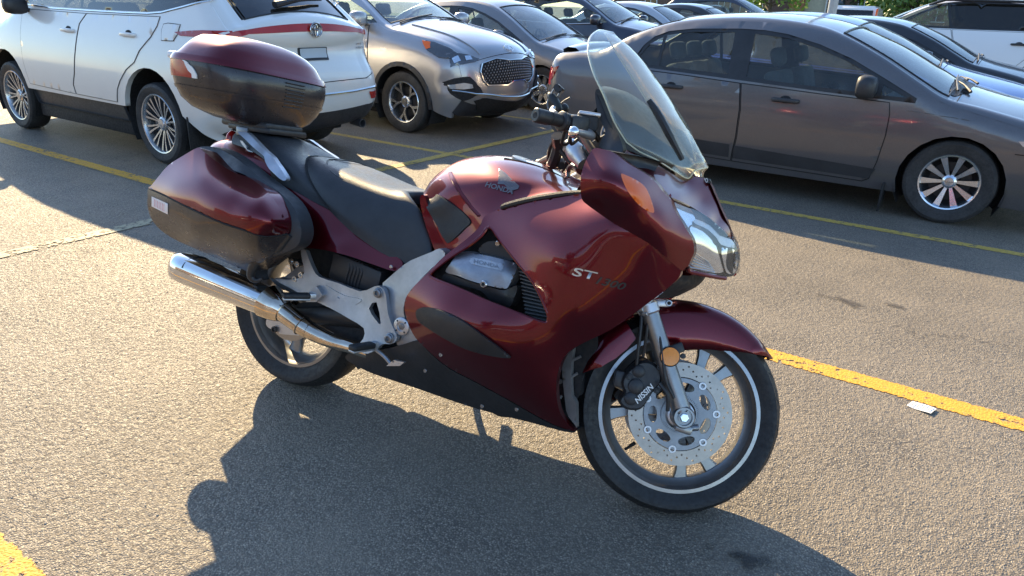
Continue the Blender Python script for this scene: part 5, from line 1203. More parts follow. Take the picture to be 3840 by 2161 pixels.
for k in range(15):      # cooling fins in the side vent
    v = 605+k*17; u0 = 778+k*2.5; u1 = min(912, 800+k*9.5)
    a, b = P3('3', u0, v, -.262), P3('3', u1+12, v+14+k*.8, -.262)
    for sg in (1, -1): mesh('vent_fin', [np.array(q)*np.array([1, sg, 1]) for q in (a, b, b+np.array([0, .03, .006]), a+np.array([0, .03, .006]), a+np.array([0, 0, -.0035]), b+np.array([0, 0, -.0035]))], [(0, 1, 2, 3), (0, 4, 5, 1)], MATS['grey_plastic'], bike, False)
panel('vent_bracket', D('3', [(600, 520), (640, 490), (700, 500), (760, 575), (700, 565), (610, 545)]), -.258, 'black_plastic', rim=.01, step=10, n=2)
p = P3('3', 686, 500, -.262); cyl('vent_screw', p, p+np.array([0, -.006, 0]), .008, MATS['chrome'], bike, seg=12)
# lettering on the flank
text_px('fairing_lettering', 'ST', (1438, 692), (1500, 706), FLD, 'silver_print', fr_[0], 0, .0015, shear=.1, bold=.015, up=(5, -20))
text_px('fairing_lettering', '1300', (1498, 713), (1572, 731), FLD, 'dark_print', fr_[0], 0, .0015, shear=.3, bold=.02, up=(5, -18))
# --- upper cowl with mirror pod -----------------------------------------
UF = D('4', [(430, 735, -.40), (385, 810, -.44), (365, 900, -.45), (370, 960, -.445), (400, 1012, -.41), (520, 750, -.385), (600, 810, -.37), (700, 870, -.335), (760, 940, -.30), (480, 850, -.462), (560, 900, -.455), (640, 960, -.425), (720, 1050, -.375), (600, 1050, -.405), (500, 1000, -.43), (450, 930, -.462),
     (520, 1097, -.372), (700, 1200, -.340), (860, 1332, -.24), (790, 1150, -.335), (820, 1000, -.262), (860, 1090, -.262), (920, 1180, -.235), (925, 1250, -.225), (897, 1318, -.215), (780, 1050, -.33), (700, 1120, -.375), (800, 1250, -.30), (550, 850, -.44)])
FU = Field(UF, 8e-3)
COWL = D('4', [(432, 733), (405, 768), (382, 815), (368, 870), (365, 930), (372, 985), (400, 1014), (450, 1050), (520, 1098), (610, 1150), (700, 1202), (790, 1275), (862, 1336), (885, 1322), (897, 1315), (915, 1275), (926, 1245), (920, 1190), (895, 1145), (868, 1100), (838, 1055), (818, 1015), (808, 985), (770, 945), (735, 900), (700, 868), (650, 838), (600, 808), (560, 778), (520, 750), (475, 738)])
LENS = D('4', [(565, 862), (585, 864), (640, 890), (682, 922), (705, 965), (722, 1015), (728, 1050), (700, 1045), (650, 1010), (605, 955), (580, 910)])
up_ = panel('upper_fairing', COWL, FU, 'burgundy', [LENS], step=7, rim=.03)
il = panel('indicator_lens', LENS, FU, 'amber_lens', off=.0005, rim=.012, step=6, parent=tuple(up_))
# pod back: closes the mirror pod towards the rider, mirror glass
for sg in (1, -1):
    e = np.array(D('4', [(520, 750), (475, 738), (432, 733), (405, 768), (382, 815), (368, 870), (365, 930), (372, 985), (400, 1014)]))[:, :2]; A = Lp(e[:, 0], e[:, 1], FU(e)); B_ = A+np.array([.05, .13, .0]); C_ = A+np.array([.12, .20, -.01])
    grid_mesh('pod_inner', np.stack([A, B_, C_], 1)*np.array([1, sg, 1]), MATS['black_plastic'], up_[0 if sg == 1 else 1])
# nose panel between screen and headlamp
NF = Field(D('4', [(545, 695, -.25), (575, 760, -.262), (640, 830, -.27), (700, 868, -.28), (760, 935, -.275), (812, 968, -.25), (700, 790, -.19), (870, 890, -.09), (905, 882, -.075), (1008, 905, 0.0), (1050, 1000, .0), (1100, 1110, .0), (1118, 1190, .0), (1000, 930, -.02), (960, 1000, -.085), (1040, 1100, -.055), (900, 1010, -.17), (1000, 1078, -.105), (1060, 1130, -.065), (860, 960, -.19), (800, 880, -.18), (1098, 1168, -.03), (930, 930, -.085)]), 2e-3)
nosep = panel('nose_panel', D('4', [(545, 693), (560, 700), (600, 730), (650, 770), (720, 800), (780, 838), (830, 868), (870, 893), (908, 888), (940, 870), (1006, 902), (1030, 950), (1052, 1003), (1082, 1070), (1105, 1128), (1119, 1186), (1112, 1192), (1098, 1170), (1060, 1130), (1000, 1078), (950, 1045), (900, 1015), (850, 990), (812, 975), (790, 955), (765, 935), (735, 905), (700, 868), (655, 838), (610, 808), (575, 768)]), NF, 'burgundy', step=6, rim=.012, n=2)
# headlamp: bowl, inner reflectors, clear lens
HF = Field(D('4', [(812, 992, -.252), (868, 1095, -.255), (920, 1190, -.232), (926, 1250, -.222), (897, 1315, -.212), (900, 1022, -.165), (1000, 1080, -.105), (1060, 1130, -.07), (1100, 1172, -.04), (1135, 1220, -.02), (1146, 1290, -.012), (1140, 1330, -.02), (1112, 1364, -.05), (1020, 1358, -.125), (940, 1340, -.185), (1000, 1200, -.155), (1080, 1260, -.085), (930, 1110, -.20)]), 1.5e-3)
HL = D('4', [(812, 990), (850, 1000), (900, 1022), (955, 1048), (1000, 1078), (1060, 1128), (1105, 1175), (1135, 1218), (1146, 1270), (1144, 1320), (1130, 1350), (1108, 1367), (1070, 1367), (1020, 1358), (960, 1346), (905, 1335), (892, 1322), (905, 1290), (922, 1255), (926, 1220), (915, 1175), (893, 1140), (868, 1100), (842, 1060), (822, 1022)])
hd = panel('headlamp', HL, HF, 'interior_dark', off=-.055, rim=0, both=True, step=9)
panel('headlamp_lens', HL, HF, 'lamp_lens', off=.001, rim=.012, step=7, parent=tuple(hd))
simple('reflector_bright', (.85, .87, .9), .08, metal=1, grime=.1)
def lampbit(nm, pts_, off, mat='reflector_bright', rim=.02, step=6): panel(nm, D('4', pts_), HF, mat, off=off, rim=rim, step=step, parent=tuple(hd), n=2)
lampbit('reflector', [(820, 1000), (860, 1010), (900, 1035), (930, 1075), (932, 1100), (905, 1115), (890, 1130), (868, 1095), (840, 1050)], -.02)
lampbit('reflector', [(905, 1128), (940, 1100), (1000, 1125), (1045, 1175), (1035, 1215), (1060, 1290), (1075, 1340), (1030, 1350), (940, 1335), (900, 1318), (925, 1255), (930, 1200), (915, 1160)], -.030)
lampbit('lamp_bezel', [(925, 1098), (935, 1085), (1000, 1115), (1050, 1165), (1108, 1185), (1125, 1225), (1060, 1210), (1040, 1180), (995, 1135), (940, 1110)], -.012, 'satin_alu', .012)
lampbit('reflector', [(1062, 1225), (1125, 1235), (1136, 1290), (1128, 1340), (1108, 1355), (1085, 1345), (1072, 1300)], -.022)
for k in range(6):
    a = dp('4', 908+4*k, 1322-15*k); b = dp('4', 1030-6*k, 1345-9*k)
    L = [((a[0]*(1-q)+b[0]*q), (a[1]*(1-q)+b[1]*q)) for q in (0, .5, 1)]; L = np.array(L)
    for sg in (1, -1): tube('reflector_rib', Lp(L[:, 0], L[:, 1], HF(L)+.027)*np.array([1, sg, 1]), .0014, MATS['clear_lens_dim'], hd[0 if sg == 1 else 1], 5, 2)
# rim below the lamp and the intake under the nose
for sg in (1, -1):
    L = np.array(D('4', [(893, 1322), (905, 1340), (960, 1352), (1020, 1364), (1080, 1374)])); tube('lamp_lower_rim', Lp(L[:, 0], L[:, 1]+1, HF(L)+.004)*np.array([1, sg, 1]), .0065, MATS['burgundy'], nosep[0 if sg == 1 else 1], 8, 3)
gpatch('nose_underside', [[Lp(1745, 690, -.10)*np.array([1, 0, 1]), Lp(1740, 693, -.10), Lp(1700, 692, -.19)], [Lp(1745, 722, -.08)*np.array([1, 0, 1]), Lp(1730, 722, -.10), Lp(1690, 712, -.20)], [Lp(1690, 752, -.08)*np.array([1, 0, 1]), Lp(1672, 752, -.10), Lp(1650, 748, -.18)]], 'under_black')
# --- windscreen -----------------------------------------------------------
W4 = lambda u, v, y: P3('4', u, v, y)
scr = []
for e, c in (((592, 703, -.245), None), ((530, 600, -.262), (900, 650)), ((478, 470, -.262), (845, 560)), ((432, 372, -.245), (772, 446)), ((405, 280, -.205), (710, 362)), ((402, 225, -.165), (655, 290)), ((412, 183, -.115), (600, 232)), ((440, 158, -.06), (548, 190))):
    if c is None: r = [W4(*e), W4(660, 752, -.215), W4(740, 790, -.185), W4(835, 850, -.13), W4(895, 882, -.085), W4(930, 845, -.055), W4(992, 828, 0)]
    else:
        a, b = W4(*e), W4(c[0], c[1], 0); r = []
        for q in np.linspace(1, 0, 7):
            xx = b[0]+(a[0]-b[0])*q**2; zz = b[2]+(a[2]-b[2])*q**1.6; r.append(np.array([xx, e[2]*q, zz]))
    scr.append(r)
scr.append([np.array(W4(460, 151, -.02))+np.array([0, 0, 0])]*1+[W4(462+q*10, 150+q*2, -.02+.0033*q) for q in range(1, 7)])
scr[-1][-1][1] = 0
rows = [r[::-1] for r in scr]
G = patch([[tuple(p) for p in r] for r in rows], 4, 4); H = (G*MIR)[:, ::-1]; G = np.concatenate([H[:, :-1], G], 1)
ws = grid_mesh('windscreen', G, MATS['screen_acrylic'], bike); md = ws.modifiers.new('thick', 'SOLIDIFY'); md.thickness = .0035; md.offset = 1
simple('acrylic_edge', (.62, .60, .42), .25, coat=1, grime=.1)
edge_pts = list(G[0])+list(G[1:, -1])+list(G[-1][::-1][1:])+list(G[::-1, 0][1:]); tube('screen_edge', edge_pts, .0022, MATS['acrylic_edge'], ws, 6, 1)
# rail behind the screen, badge, dark inner fairing
L = [W4(703, 497, -.085), W4(745, 560, -.085), W4(800, 660, -.08), W4(868, 788, -.07)]
from mathutils.bvhtree import BVHTree
bv = BVHTree.FromPolygons([tuple(v.co) for v in ws.data.vertices], [tuple(q.vertices) for q in ws.data.polygons]); L2 = []
for q in L:
    d_ = Vector(q)-Vector(CL); h_ = bv.ray_cast(Vector(CL), d_.normalized()); L2.append(np.array(h_[0])-np.array(d_.normalized())*.006 if h_[0] else q)
L = L2; bm = bmesh.new(); b_tube(bm, L, [.008, .0115, .0115, .008], 8, 4)
frombm('screen_rail', bm, MATS['black_plastic'], bike)
BF = lambda V: np.full(len(np.atleast_2d(V)), -.012)
panel('screen_badge', D('4', [(958, 882), (1003, 884), (1012, 906), (960, 904)]), BF, 'dark_print', off=.006, rim=.01, both=False, step=5, smooth=False, n=1)
text_px('badge_lettering', 'HO', dp('4', 968, 901), dp('4', 994, 902), BF, 'white_print', bike, 11, .0075, bold=.02)
gpatch('dash_panel', [[W4(500, 425, -.02)*np.array([1, 0, 1]), W4(470, 428, -.14), W4(436, 462, -.215)], [W4(640, 480, 0), W4(560, 470, -.14), W4(455, 480, -.225)], [W4(800, 640, 0), W4(640, 600, -.15), W4(500, 590, -.24)], [W4(880, 760, 0), W4(690, 740, -.16), W4(552, 700, -.245)], [W4(940, 840, 0), W4(760, 800, -.15), W4(590, 740, -.235)]], 'black_plastic', 3, 3)
panel('inner_cowl', D('4', [(436, 460), (455, 440), (478, 470), (500, 540), (530, 610), (562, 690), (572, 752), (500, 742), (462, 730), (458, 715), (487, 655), (475, 620), (450, 560)]), Field(D('4', [(436, 460, -.22), (560, 690, -.255), (458, 715, -.27), (487, 655, -.25), (500, 742, -.30), (572, 752, -.27)]), 1e-3), 'black_plastic', rim=.15, step=8)
# instrument hood and yoke area
box('instrument_cluster', (1.20, 0, 1.05), (.12, .34, .12), MATS['interior_dark'], bike, Matrix.Rotation(radians(-35), 3, 'Y'), .02)
# --- tank ------------------------------------------------------------------
tank_rows = []
TK = [  # (top silhouette D px), then side points (D px, y)
 [(1068, 483, 0), (1067, 484, -.06), (1066, 486, -.12), (1066, 500, -.16), (1085, 545, -.185), (1105, 590, -.195), (1133, 640, -.205)],
 [(1100, 441, 0), (1090, 448, -.07), (1085, 462, -.125), (1090, 500, -.175), (1110, 540, -.195), (1140, 590, -.205), (1160, 622, -.215)],
 [(1150, 407, 0), (1138, 416, -.08), (1132, 436, -.14), (1132, 475, -.19), (1150, 520, -.20), (1175, 560, -.21), (1192, 590, -.222)],
 [(1212, 393, 0), (1195, 404, -.085), (1185, 424, -.145), (1180, 465, -.197), (1190, 505, -.21), (1202, 535, -.222), (1215, 556, -.232)],
 [(1285, 394, 0), (1265, 404, -.085), (1250, 422, -.145), (1242, 455, -.197), (1240, 490, -.212), (1240, 515, -.224), (1240, 538, -.236)],
 [(1365, 412, 0), (1345, 420, -.08), (1330, 434, -.135), (1318, 455, -.185), (1310, 480, -.205), (1305, 498, -.22), (1302, 514, -.236)],
 [(1430, 445, 0), (1418, 450, -.07), (1408, 456, -.115), (1400, 464, -.16), (1395, 474, -.19), (1390, 484, -.21), (1385, 496, -.235)],
 [(1462, 466, 0), (1459, 468, -.05), (1456, 470, -.09), (1454, 473, -.13), (1452, 477, -.16), (1452, 483, -.20), (1452, 490, -.23)]]
tank = gpatch('fuel_tank', [[tuple(Lp(u, v, y)) for u, v, y in r] for r in TK], 'burgundy', 5, 4)
TF = Field([(u, v, y) for r in TK for (u, v, y) in r[1:]]+[(r[0][0], r[0][1]-1, -.02) for r in TK], 1e-4)
KN = D('3', [(352, 300), (372, 262), (400, 272), (450, 305), (510, 345), (550, 385), (558, 408), (535, 430), (500, 465), (462, 498), (445, 485), (415, 430), (380, 370), (358, 330)])
panel('knee_pad', KN, TF, 'knee_rubber', off=.005, rim=.01, step=6, parent=(tank, tank))
panel('knee_pad_border', [(p[0]*1.045-.045*1118, p[1]*1.045-.045*540) for p in KN], TF, 'black_plastic', off=.001, rim=.004, step=7, parent=(tank, tank))
panel('tank_side_lip', [(1056, 500), (1066, 490), (1072, 505), (1090, 550), (1110, 592), (1138, 640), (1128, 652), (1100, 640), (1082, 600), (1064, 545)], -.188, 'burgundy', rim=.02, step=7, n=2)
# strip of black edging where tank meets fairing
for sg in (1, -1):
    L = np.array([(1264, 527), (1266, 520), (1300, 510), (1350, 499), (1400, 491), (1440, 486), (1472, 484)]); yy = np.array([-.243, -.243, -.248, -.252, -.258, -.262, -.27])
    bm = bmesh.new(); b_tube(bm, Lp(L[:, 0], L[:, 1], yy)*np.array([1, sg, 1]), [.004, .0085, .0095, .0095, .009, .008, .006], 8, 3); frombm('tank_edge_trim', bm, MATS['knee_rubber'], bike)
# bright recessed crease on the tank flank
for sg in (1,):
    for k, off_ in enumerate((0, 6)):
        L = np.array(D('3', [(468+off_, 180), (485+off_, 220), (515+off_, 270), (560+off_, 330), (600+off_, 375)])); tube('tank_crease', Lp(L[:, 0], L[:, 1], TF(L)+(.003)), .0055, MATS['burgundy'], tank, 8, 3)
# wing emblem: feathers and name
def feather(pts_): panel('wing_emblem', D('3', pts_), TF, 'grey_print', off=.0022, rim=.003, both=False, step=3, parent=tank, n=1, smooth=False)
tip = [(692, 160), (688, 175), (686, 190), (685, 204), (686, 218)]; root_ = [(782, 238), (774, 244), (764, 247), (752, 249), (738, 250)]
W0 = [(693, 158), (700, 160), (722, 186), (745, 208), (768, 226), (782, 240), (776, 250), (758, 252)]
for k in range(6):
    q0, q1 = k/6, (k+.84)/6; A = lambda q: (689-6*q+2*sin(q*3), 160+72*q); B_ = lambda q: (780-52*q, 238+10*q); C_ = lambda q: (735-22*q, 196+36*q)
    feather([A(q0), ((A(q0)[0]+C_(q0)[0])/2+1, (A(q0)[1]+C_(q0)[1])/2-2), C_(q0), B_(q0), B_(q1), C_(q1), ((A(q1)[0]+C_(q1)[0])/2, (A(q1)[1]+C_(q1)[1])/2), A(q1)])
feather([(728, 248), (782, 238), (776, 252), (755, 258), (735, 256)])
text_px('tank_lettering', 'HONDA', dp('3', 626, 240), dp('3', 752, 276), TF, 'grey_print', tank, 0, .0025, shear=.1, bold=.03, up=(4, -12))
# filler cap
fc = Lp(1330, 402, 0); bm = bmesh.new(); b_lathe(bm, fc+np.array([.0, 0, -.004]), (.25, 0, 1), [(.055, -.012), (.055, -.002), (.050, .0), (.03, .001), (.001, .001)], 32); frombm('filler_cap', bm, MATS['dark_alu'], tank)
tube('tank_scuttle_line', [Lp(1290, 402, .0)+np.array([0, -.06, 0]), Lp(1330, 412, -.06), Lp(1380, 430, -.055), Lp(1430, 455, -.05)], .004, MATS['under_black'], tank, 6, 4)

# --- seat --------------------------------------------------------------------
S1 = [[(-.36, 0, .955), (-.35, -.08, .948), (-.33, -.12, .92), (-.31, -.13, .89)], [(-.26, 0, .963), (-.25, -.09, .955), (-.22, -.135, .915), (-.20, -.15, .86)], [(-.19, 0, .958), (-.17, -.10, .948), (-.12, -.15, .90), (-.10, -.17, .83)], [(-.12, 0, .935), (-.09, -.115, .925), (-.04, -.17, .875), (-.02, -.188, .80)],
      [(-.05, 0, .908), (-.01, -.12, .896), (.06, -.175, .85), (.10, -.192, .772)], [(.0, 0, .885), (.05, -.13, .872), (.12, -.18, .82), (.16, -.192, .755)], [(.07, 0, .86), (.12, -.13, .85), (.19, -.182, .79), (.24, -.19, .737)]]
gpatch('passenger_seat', S1, 'black_vinyl', 4, 5)
S2 = [[(-.03, 0, .875), (.035, -.11, .868), (.09, -.16, .83), (.17, -.188, .785), (.225, -.195, .744)], [(-.01, 0, .900), (.05, -.115, .893), (.11, -.172, .842), (.19, -.202, .785), (.25, -.207, .738)], [(.04, 0, .903), (.10, -.125, .893), (.165, -.182, .838), (.24, -.208, .768), (.30, -.212, .712)], [(.12, 0, .890), (.18, -.13, .880), (.235, -.187, .820), (.305, -.210, .745), (.36, -.212, .681)], [(.20, 0, .872), (.26, -.13, .864), (.315, -.187, .800), (.38, -.208, .718), (.43, -.210, .653)],
      [(.29, 0, .852), (.35, -.13, .846), (.41, -.182, .782), (.47, -.203, .69), (.51, -.206, .628)], [(.37, 0, .836), (.44, -.125, .835), (.51, -.175, .775), (.565, -.192, .68), (.598, -.198, .617)], [(.425, 0, .828), (.50, -.11, .833), (.58, -.155, .790), (.64, -.175, .715), (.665, -.188, .665)], [(.43, 0, .79), (.50, -.09, .79), (.58, -.13, .75), (.635, -.15, .69), (.655, -.165, .66)]]
gpatch('rider_seat', S2, 'black_vinyl', 4, 5)
box('seat_base', (.14, 0, .70), (.86, .28, .14), MATS['under_black'], bike, Matrix.Rotation(radians(12), 3, 'Y'), .03)
for sg in (1, -1):   # stitched seams
    tube('seat_seam', [np.array(p)*np.array([1, sg, 1]) for p in ((-.012, -.0, .902), (.045, -.112, .895), (.105, -.170, .846), (.188, -.204, .785), (.248, -.209, .742))], .0035, MATS['dark_hole'], bike, 6, 4)
    tube('seat_seam', [np.array(p)*np.array([1, sg, 1]) for p in ((.07, -.0, .901), (.12, -.09, .898), (.19, -.150, .868), (.26, -.160, .845), (.34, -.155, .826), (.44, -.14, .815))], .0022, MATS['black_vinyl'], bike, 6, 4)
# --- side cover ---------------------------------------------------------------
SCF = Field([(690, 430, -.16), (745, 480, -.185), (860, 590, -.20), (985, 668, -.215), (985, 680, -.22), (900, 650, -.225), (755, 622, -.225), (745, 560, -.22), (850, 620, -.23)], 1e-3)
panel('side_cover', [(690, 420), (735, 462), (778, 492), (832, 516), (886, 568), (926, 600), (971, 632), (1006, 652), (1012, 668), (992, 682), (940, 666), (880, 645), (820, 630), (762, 622), (720, 615), (690, 560), (670, 480)], SCF, 'burgundy', step=8, rim=.03)
for u, v in ((985, 671),):
    p = Lp(u, v, -.226); cyl('cover_screw', p, p+np.array([0, -.005, 0]), .006, MATS['bolt_steel'], bike, seg=10)
# dark mechanical volume under the seat; flat black sheet stands for its shade
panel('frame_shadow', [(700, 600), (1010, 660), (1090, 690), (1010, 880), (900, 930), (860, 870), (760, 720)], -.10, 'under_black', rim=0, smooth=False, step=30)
box('battery_box', (.36, -.12, .53), (.22, .12, .10), MATS['black_plastic'], bike, Matrix.Rotation(radians(8), 3, 'Y'), .012)
for k in range(5):
    b0 = Lp(880+8*k, 650+3*k, -.17); tube('wiring', [b0, b0+np.array([.01, -.01, -.03]), b0+np.array([.0, -.01, -.09]), b0+np.array([.03, 0, -.14])], .004, MATS['cable'], bike, 6, 4)
box('engine_block', (.80, 0, .36), (.50, .36, .30), MATS['under_black'], bike, Matrix.Rotation(radians(10), 3, 'Y'), .05)
box('belly_tray', (.80, 0, .245), (.80, .34, .05), MATS['under_black'], bike, bevel=.02)
# --- silver frame plates --------------------------------------------------------
PV = D('3', [(385, 538), (419, 523), (446, 543), (432, 572), (385, 612), (330, 668), (285, 718), (262, 770), (258, 815), (275, 860), (310, 905), (350, 965), (385, 1022), (406, 1052), (397, 1072), (350, 1050), (300, 1012), (250, 982), (228, 955), (222, 915), (205, 830), (185, 760), (162, 690), (178, 666), (262, 594), (310, 568)])
panel('frame_spar', PV, Field(D('3', [(400, 550, -.24), (200, 660, -.215), (270, 780, -.245), (240, 950, -.235), (400, 1060, -.245), (320, 980, -.25)]), 1e-3), 'cast_alu', rim=.05, step=8, n=2)
p = P3('3', 250, 875, -.246)
bm = bmesh.new(); b_lathe(bm, p, (0, -1, 0), [(.030, 0), (.030, .004), (.027, .006), (.016, .006), (.016, .001), (.001, .001)], 28); pvc = frombm('pivot_cap', bm, MATS['satin_alu'], bike)
for k in range(4):
    a = pi/4+pi/2*k; box('cap_notch', tuple(p+np.array([.0225*cos(a), -.006, .0225*sin(a)])), (.006, .003, .004), MATS['dark_hole'], pvc, Matrix.Rotation(-a, 3, 'Y'), 0)
cyl('pivot_socket', p+np.array([0, -.001, 0]), p+np.array([0, -.003, 0]), .012, MATS['dark_alu'], pvc, seg=6)
PG = [(757, 629), (768, 628), (776, 650), (788, 678), (803, 697), (850, 712), (905, 733), (935, 724), (950, 719), (964, 727), (971, 745), (976, 790), (990, 828), (998, 850), (992, 862), (978, 866), (962, 866), (945, 880), (925, 890), (908, 886), (900, 870), (914, 852), (915, 826), (880, 803), (830, 775), (775, 750), (735, 728), (705, 712), (690, 700), (720, 704), (752, 700), (766, 685), (760, 655)]
TRI = [(928, 776), (947, 760), (958, 815), (945, 805)]
pgf = Field([(760, 630, -.20), (800, 700, -.215), (900, 740, -.225), (960, 730, -.24), (990, 855, -.26), (920, 885, -.265), (860, 780, -.23), (700, 705, -.20)], 1e-3)
pg = panel('footrest_bracket', PG, pgf, 'cast_alu', [TRI], rim=.018, step=7, n=2)
panel('bracket_recess', D('2', [(1490, 560), (1530, 580), (1640, 640), (1770, 670), (1730, 708), (1700, 705), (1580, 655), (1510, 610)]), pgf, 'cast_alu', off=.0025, rim=.003, step=5)
for u, v, r in ((952, 737, .0145), (980, 851, .0145)):
    p = Lp(u, v, pgf([(u, v)])[0]-.001); bm = bmesh.new(); b_lathe(bm, p, (0, -1, 0), [(r+.004, 0), (r+.003, .003), (r, .004), (r, .010), (r*.8, .012), (r*.5, .012), (r*.5, .006), (.001, .006)], 20); frombm('bracket_bolt', bm, MATS['dark_alu'], pg[0])
for u, v in ((1240, 375), (1278, 397), (1306, 480), (1258, 512)):
    p = P3('2', u, v, -.205); bm = bmesh.new(); b_lathe(bm, p+np.array([0, .02, 0]), (0, -1, 0), [(.006, -.03), (.009, 0), (.009, .016), (.011, .018), (.011, .026), (.005, .026), (.005, .02), (.001, .02)], 12); frombm('frame_bolt', bm, MATS['bolt_steel'], bike)
panel('hanger_plate', D('2', [(1060, 500), (1120, 520), (1250, 440), (1310, 370), (1350, 500), (1370, 600), (1250, 620), (1180, 600), (1110, 560)]), -.185, 'dark_alu', rim=.01, step=8, n=2)
# foot pegs
def peg(p0, p1, par=None):
    bm = bmesh.new(); p0, p1 = np.array(p0), np.array(p1); d = p1-p0
    M = Matrix(((d[0], 0, 0), (d[1], 0, 0), (d[2], 0, 0))).to_3x3(); L = float(np.linalg.norm(d)); x = Vector(d).normalized(); z = Vector((0, 0, 1)); y = z.cross(x).normalized(); z = x.cross(y); Mx = Matrix((x, y, z)).transposed()
    b_box(bm, tuple((p0+p1)/2), (L, .036, .020), Mx, .008, 3); pk = frombm('footrest', bm, MATS['rubber'], par or bike)
    bm = bmesh.new(); b_box(bm, tuple((p0+p1)/2-np.array([0, 0, .011])), (L*.98, .030, .008), Mx, .003)
    b_box(bm, tuple(p1+d/L*.012), (.034, .024, .022), Mx, .004); frombm('footrest_mount', bm, MATS['cast_alu'], pk); return pk
for sg in (1, -1):
    S_ = np.array([1, sg, 1])
    peg(P3('2', 1160, 640, -.32)*S_, P3('2', 1375, 642, -.245)*S_); peg(P3('2', 1690, 1050, -.36)*S_, P3('2', 1865, 1022, -.27)*S_)
panel('passenger_peg_hinge', D('2', [(1370, 610), (1420, 565), (1470, 635), (1420, 690), (1340, 690)]), -.238, 'cast_alu', rim=.02, step=8, smooth=False, n=1)
bm = bmesh.new(); b_tube(bm, [Lp(930, 868, -.25), Lp(965, 895, -.25), Lp(985, 918, -.25)], [.008, .007, .007], 8, 3); bp = frombm('brake_pedal', bm, MATS['cast_alu'], bike)
panel('pedal_pad', [(972, 921), (990, 906), (1017, 912), (1005, 921)], -.28, 'satin_alu', rim=.012, both=False, step=5, parent=bp, smooth=False, n=1)
# swingarm and final drive
bm = bmesh.new(); b_tube(bm, [(.50, -.13, .40), (.30, -.15, .37), (.10, -.145, .325), (0, -.13, .318)], [.05, .042, .035, .035], 10, 3); b_tube(bm, [(.50, .13, .40), (.30, .15, .37), (.10, .145, .325), (0, .13, .318)], [.05, .045, .04, .05], 10, 3); frombm('swingarm', bm, MATS['black_plastic'], bike)
panel('chain_side_guard', D('2', [(1280, 700), (1500, 700), (1640, 790), (1800, 900), (1800, 1010), (1700, 1020), (1540, 920), (1400, 840), (1300, 770)]), -.165, 'under_black', rim=.03, step=12, both=False)
panel('rear_caliper_bracket', D('2', [(1030, 850), (1060, 800), (1200, 790), (1300, 860), (1400, 930), (1420, 965), (1280, 950), (1150, 940), (1120, 920), (1050, 890)]), -.10, 'satin_alu', rim=.03, both=False, step=8)
p = P3('2', 1098, 903, -.105); bm = bmesh.new(); b_lathe(bm, p, (0, -1, 0), [(.013, 0), (.013, .006), (.008, .007), (.008, .002), (.001, .002)], 16); frombm('caliper_bolt', bm, MATS['black_plastic'], bike)
for i_, (r0, r1, yy, m_, nm) in enumerate(((.125, .075, -.088, 'disc_steel', 'rear_brake_disc'), (.05, .012, .10, 'black_plastic', 'final_drive'))):
    bm = bmesh.new(); b_lathe(bm, (0, yy, RR), (0, -1 if yy < 0 else 1, 0), [(r0, -.002), (r0, .003), (r1, .003), (r1, -.002)] if i_ == 0 else [(.11, -.02), (.11, .02), (.08, .05), (.03, .06), (.001, .06)], 48); frombm(nm, bm, MATS[m_], bike)
bm = bmesh.new(); b_cyl(bm, (0, -.15, RR), (0, .15, RR), .016, seg=16); b_cyl(bm, (0, -.165, RR), (0, -.145, RR), .022, seg=6); frombm('rear_axle', bm, MATS['bolt_steel'], bike)
# --- exhausts -----------------------------------------------------------------------
for sg in (1, -1):
    S_ = np.array([1, sg, 1]); G = []
    st_ = [(-.410, -.262, .432, .012, .014), (-.412, -.262, .430, .030, .040), (-.406, -.262, .424, .044, .052), (-.388, -.262, .420, .050, .056), (-.35, -.260, .416, .053, .058), (-.20, -.254, .400, .054, .056), (.0, -.246, .379, .053, .052), (.055, -.243, .372, .052, .050)]
    for x, y, z, hy, hz in st_:
        t_ = np.linspace(0, 2*pi, 40, endpoint=False); ct, sn = np.cos(t_), np.sin(t_)
        G.append(np.stack([x+sn*hz*.25, y+np.sign(ct)*np.abs(ct)**.8*hy*1.15, z+np.sign(sn)*np.abs(sn)**.85*hz], 1)*S_)
    mf = grid_mesh('silencer', np.array(G), MATS['chrome'], bike, closed_v=True)
    bm = bmesh.new(); b_tube(bm, [np.array(q)*S_ for q in ((.040, -.243, .375), (.085, -.242, .362), (.115, -.240, .352))], [.064, .054, .040], 24, 3); frombm('silencer_cone', bm, MATS['warm_chrome'], mf)
    bm = bmesh.new(); b_tube(bm, [np.array(q)*S_ for q in ((.108, -.240, .353), (.20, -.232, .318))], [.036, .033], 20, 1); frombm('exhaust_pipe', bm, MATS['warm_chrome'], mf)
    for q0, q1, rr_ in (((.105, -.240, .354), (.112, -.239, .351), .042), ((.190, -.233, .322), (.200, -.232, .318), .038), ((.225, -.229, .310), (.233, -.228, .308), .033)):
        bm = bmesh.new(); b_cyl(bm, np.array(q0)*S_, np.array(q1)*S_, rr_, seg=24); frombm('pipe_clamp', bm, MATS['warm_chrome'], mf)
    bm = bmesh.new(); b_tube(bm, [np.array(q)*S_ for q in ((.195, -.232, .320), (.24, -.228, .306), (.32, -.215, .290), (.40, -.20, .285), (.50, -.17, .27))], [.035, .030, .026, .024, .024], 20, 4); frombm('exhaust_pipe', bm, MATS['warm_chrome'], mf)
    bm = bmesh.new(); b_cyl(bm, np.array((-.418, -.262, .431))*S_, np.array((-.405, -.262, .429))*S_, .022, seg=20); frombm('outlet', bm, MATS['dark_hole'], mf)
    tube('silencer_strap', [np.array((-.31+.012*cos(a), -.258+.064*cos(a), .412+.060*sin(a)))*S_ for a in np.linspace(.5, 2.8, 8)], .0035, MATS['black_plastic'], mf, 6, 2)
FRM.update({'6': (640, 120, 600/2175), '7': (1960, 300, 400/1526), '8': (2050, 1250, 200/725), '9': (820, 440, 500/2417)})
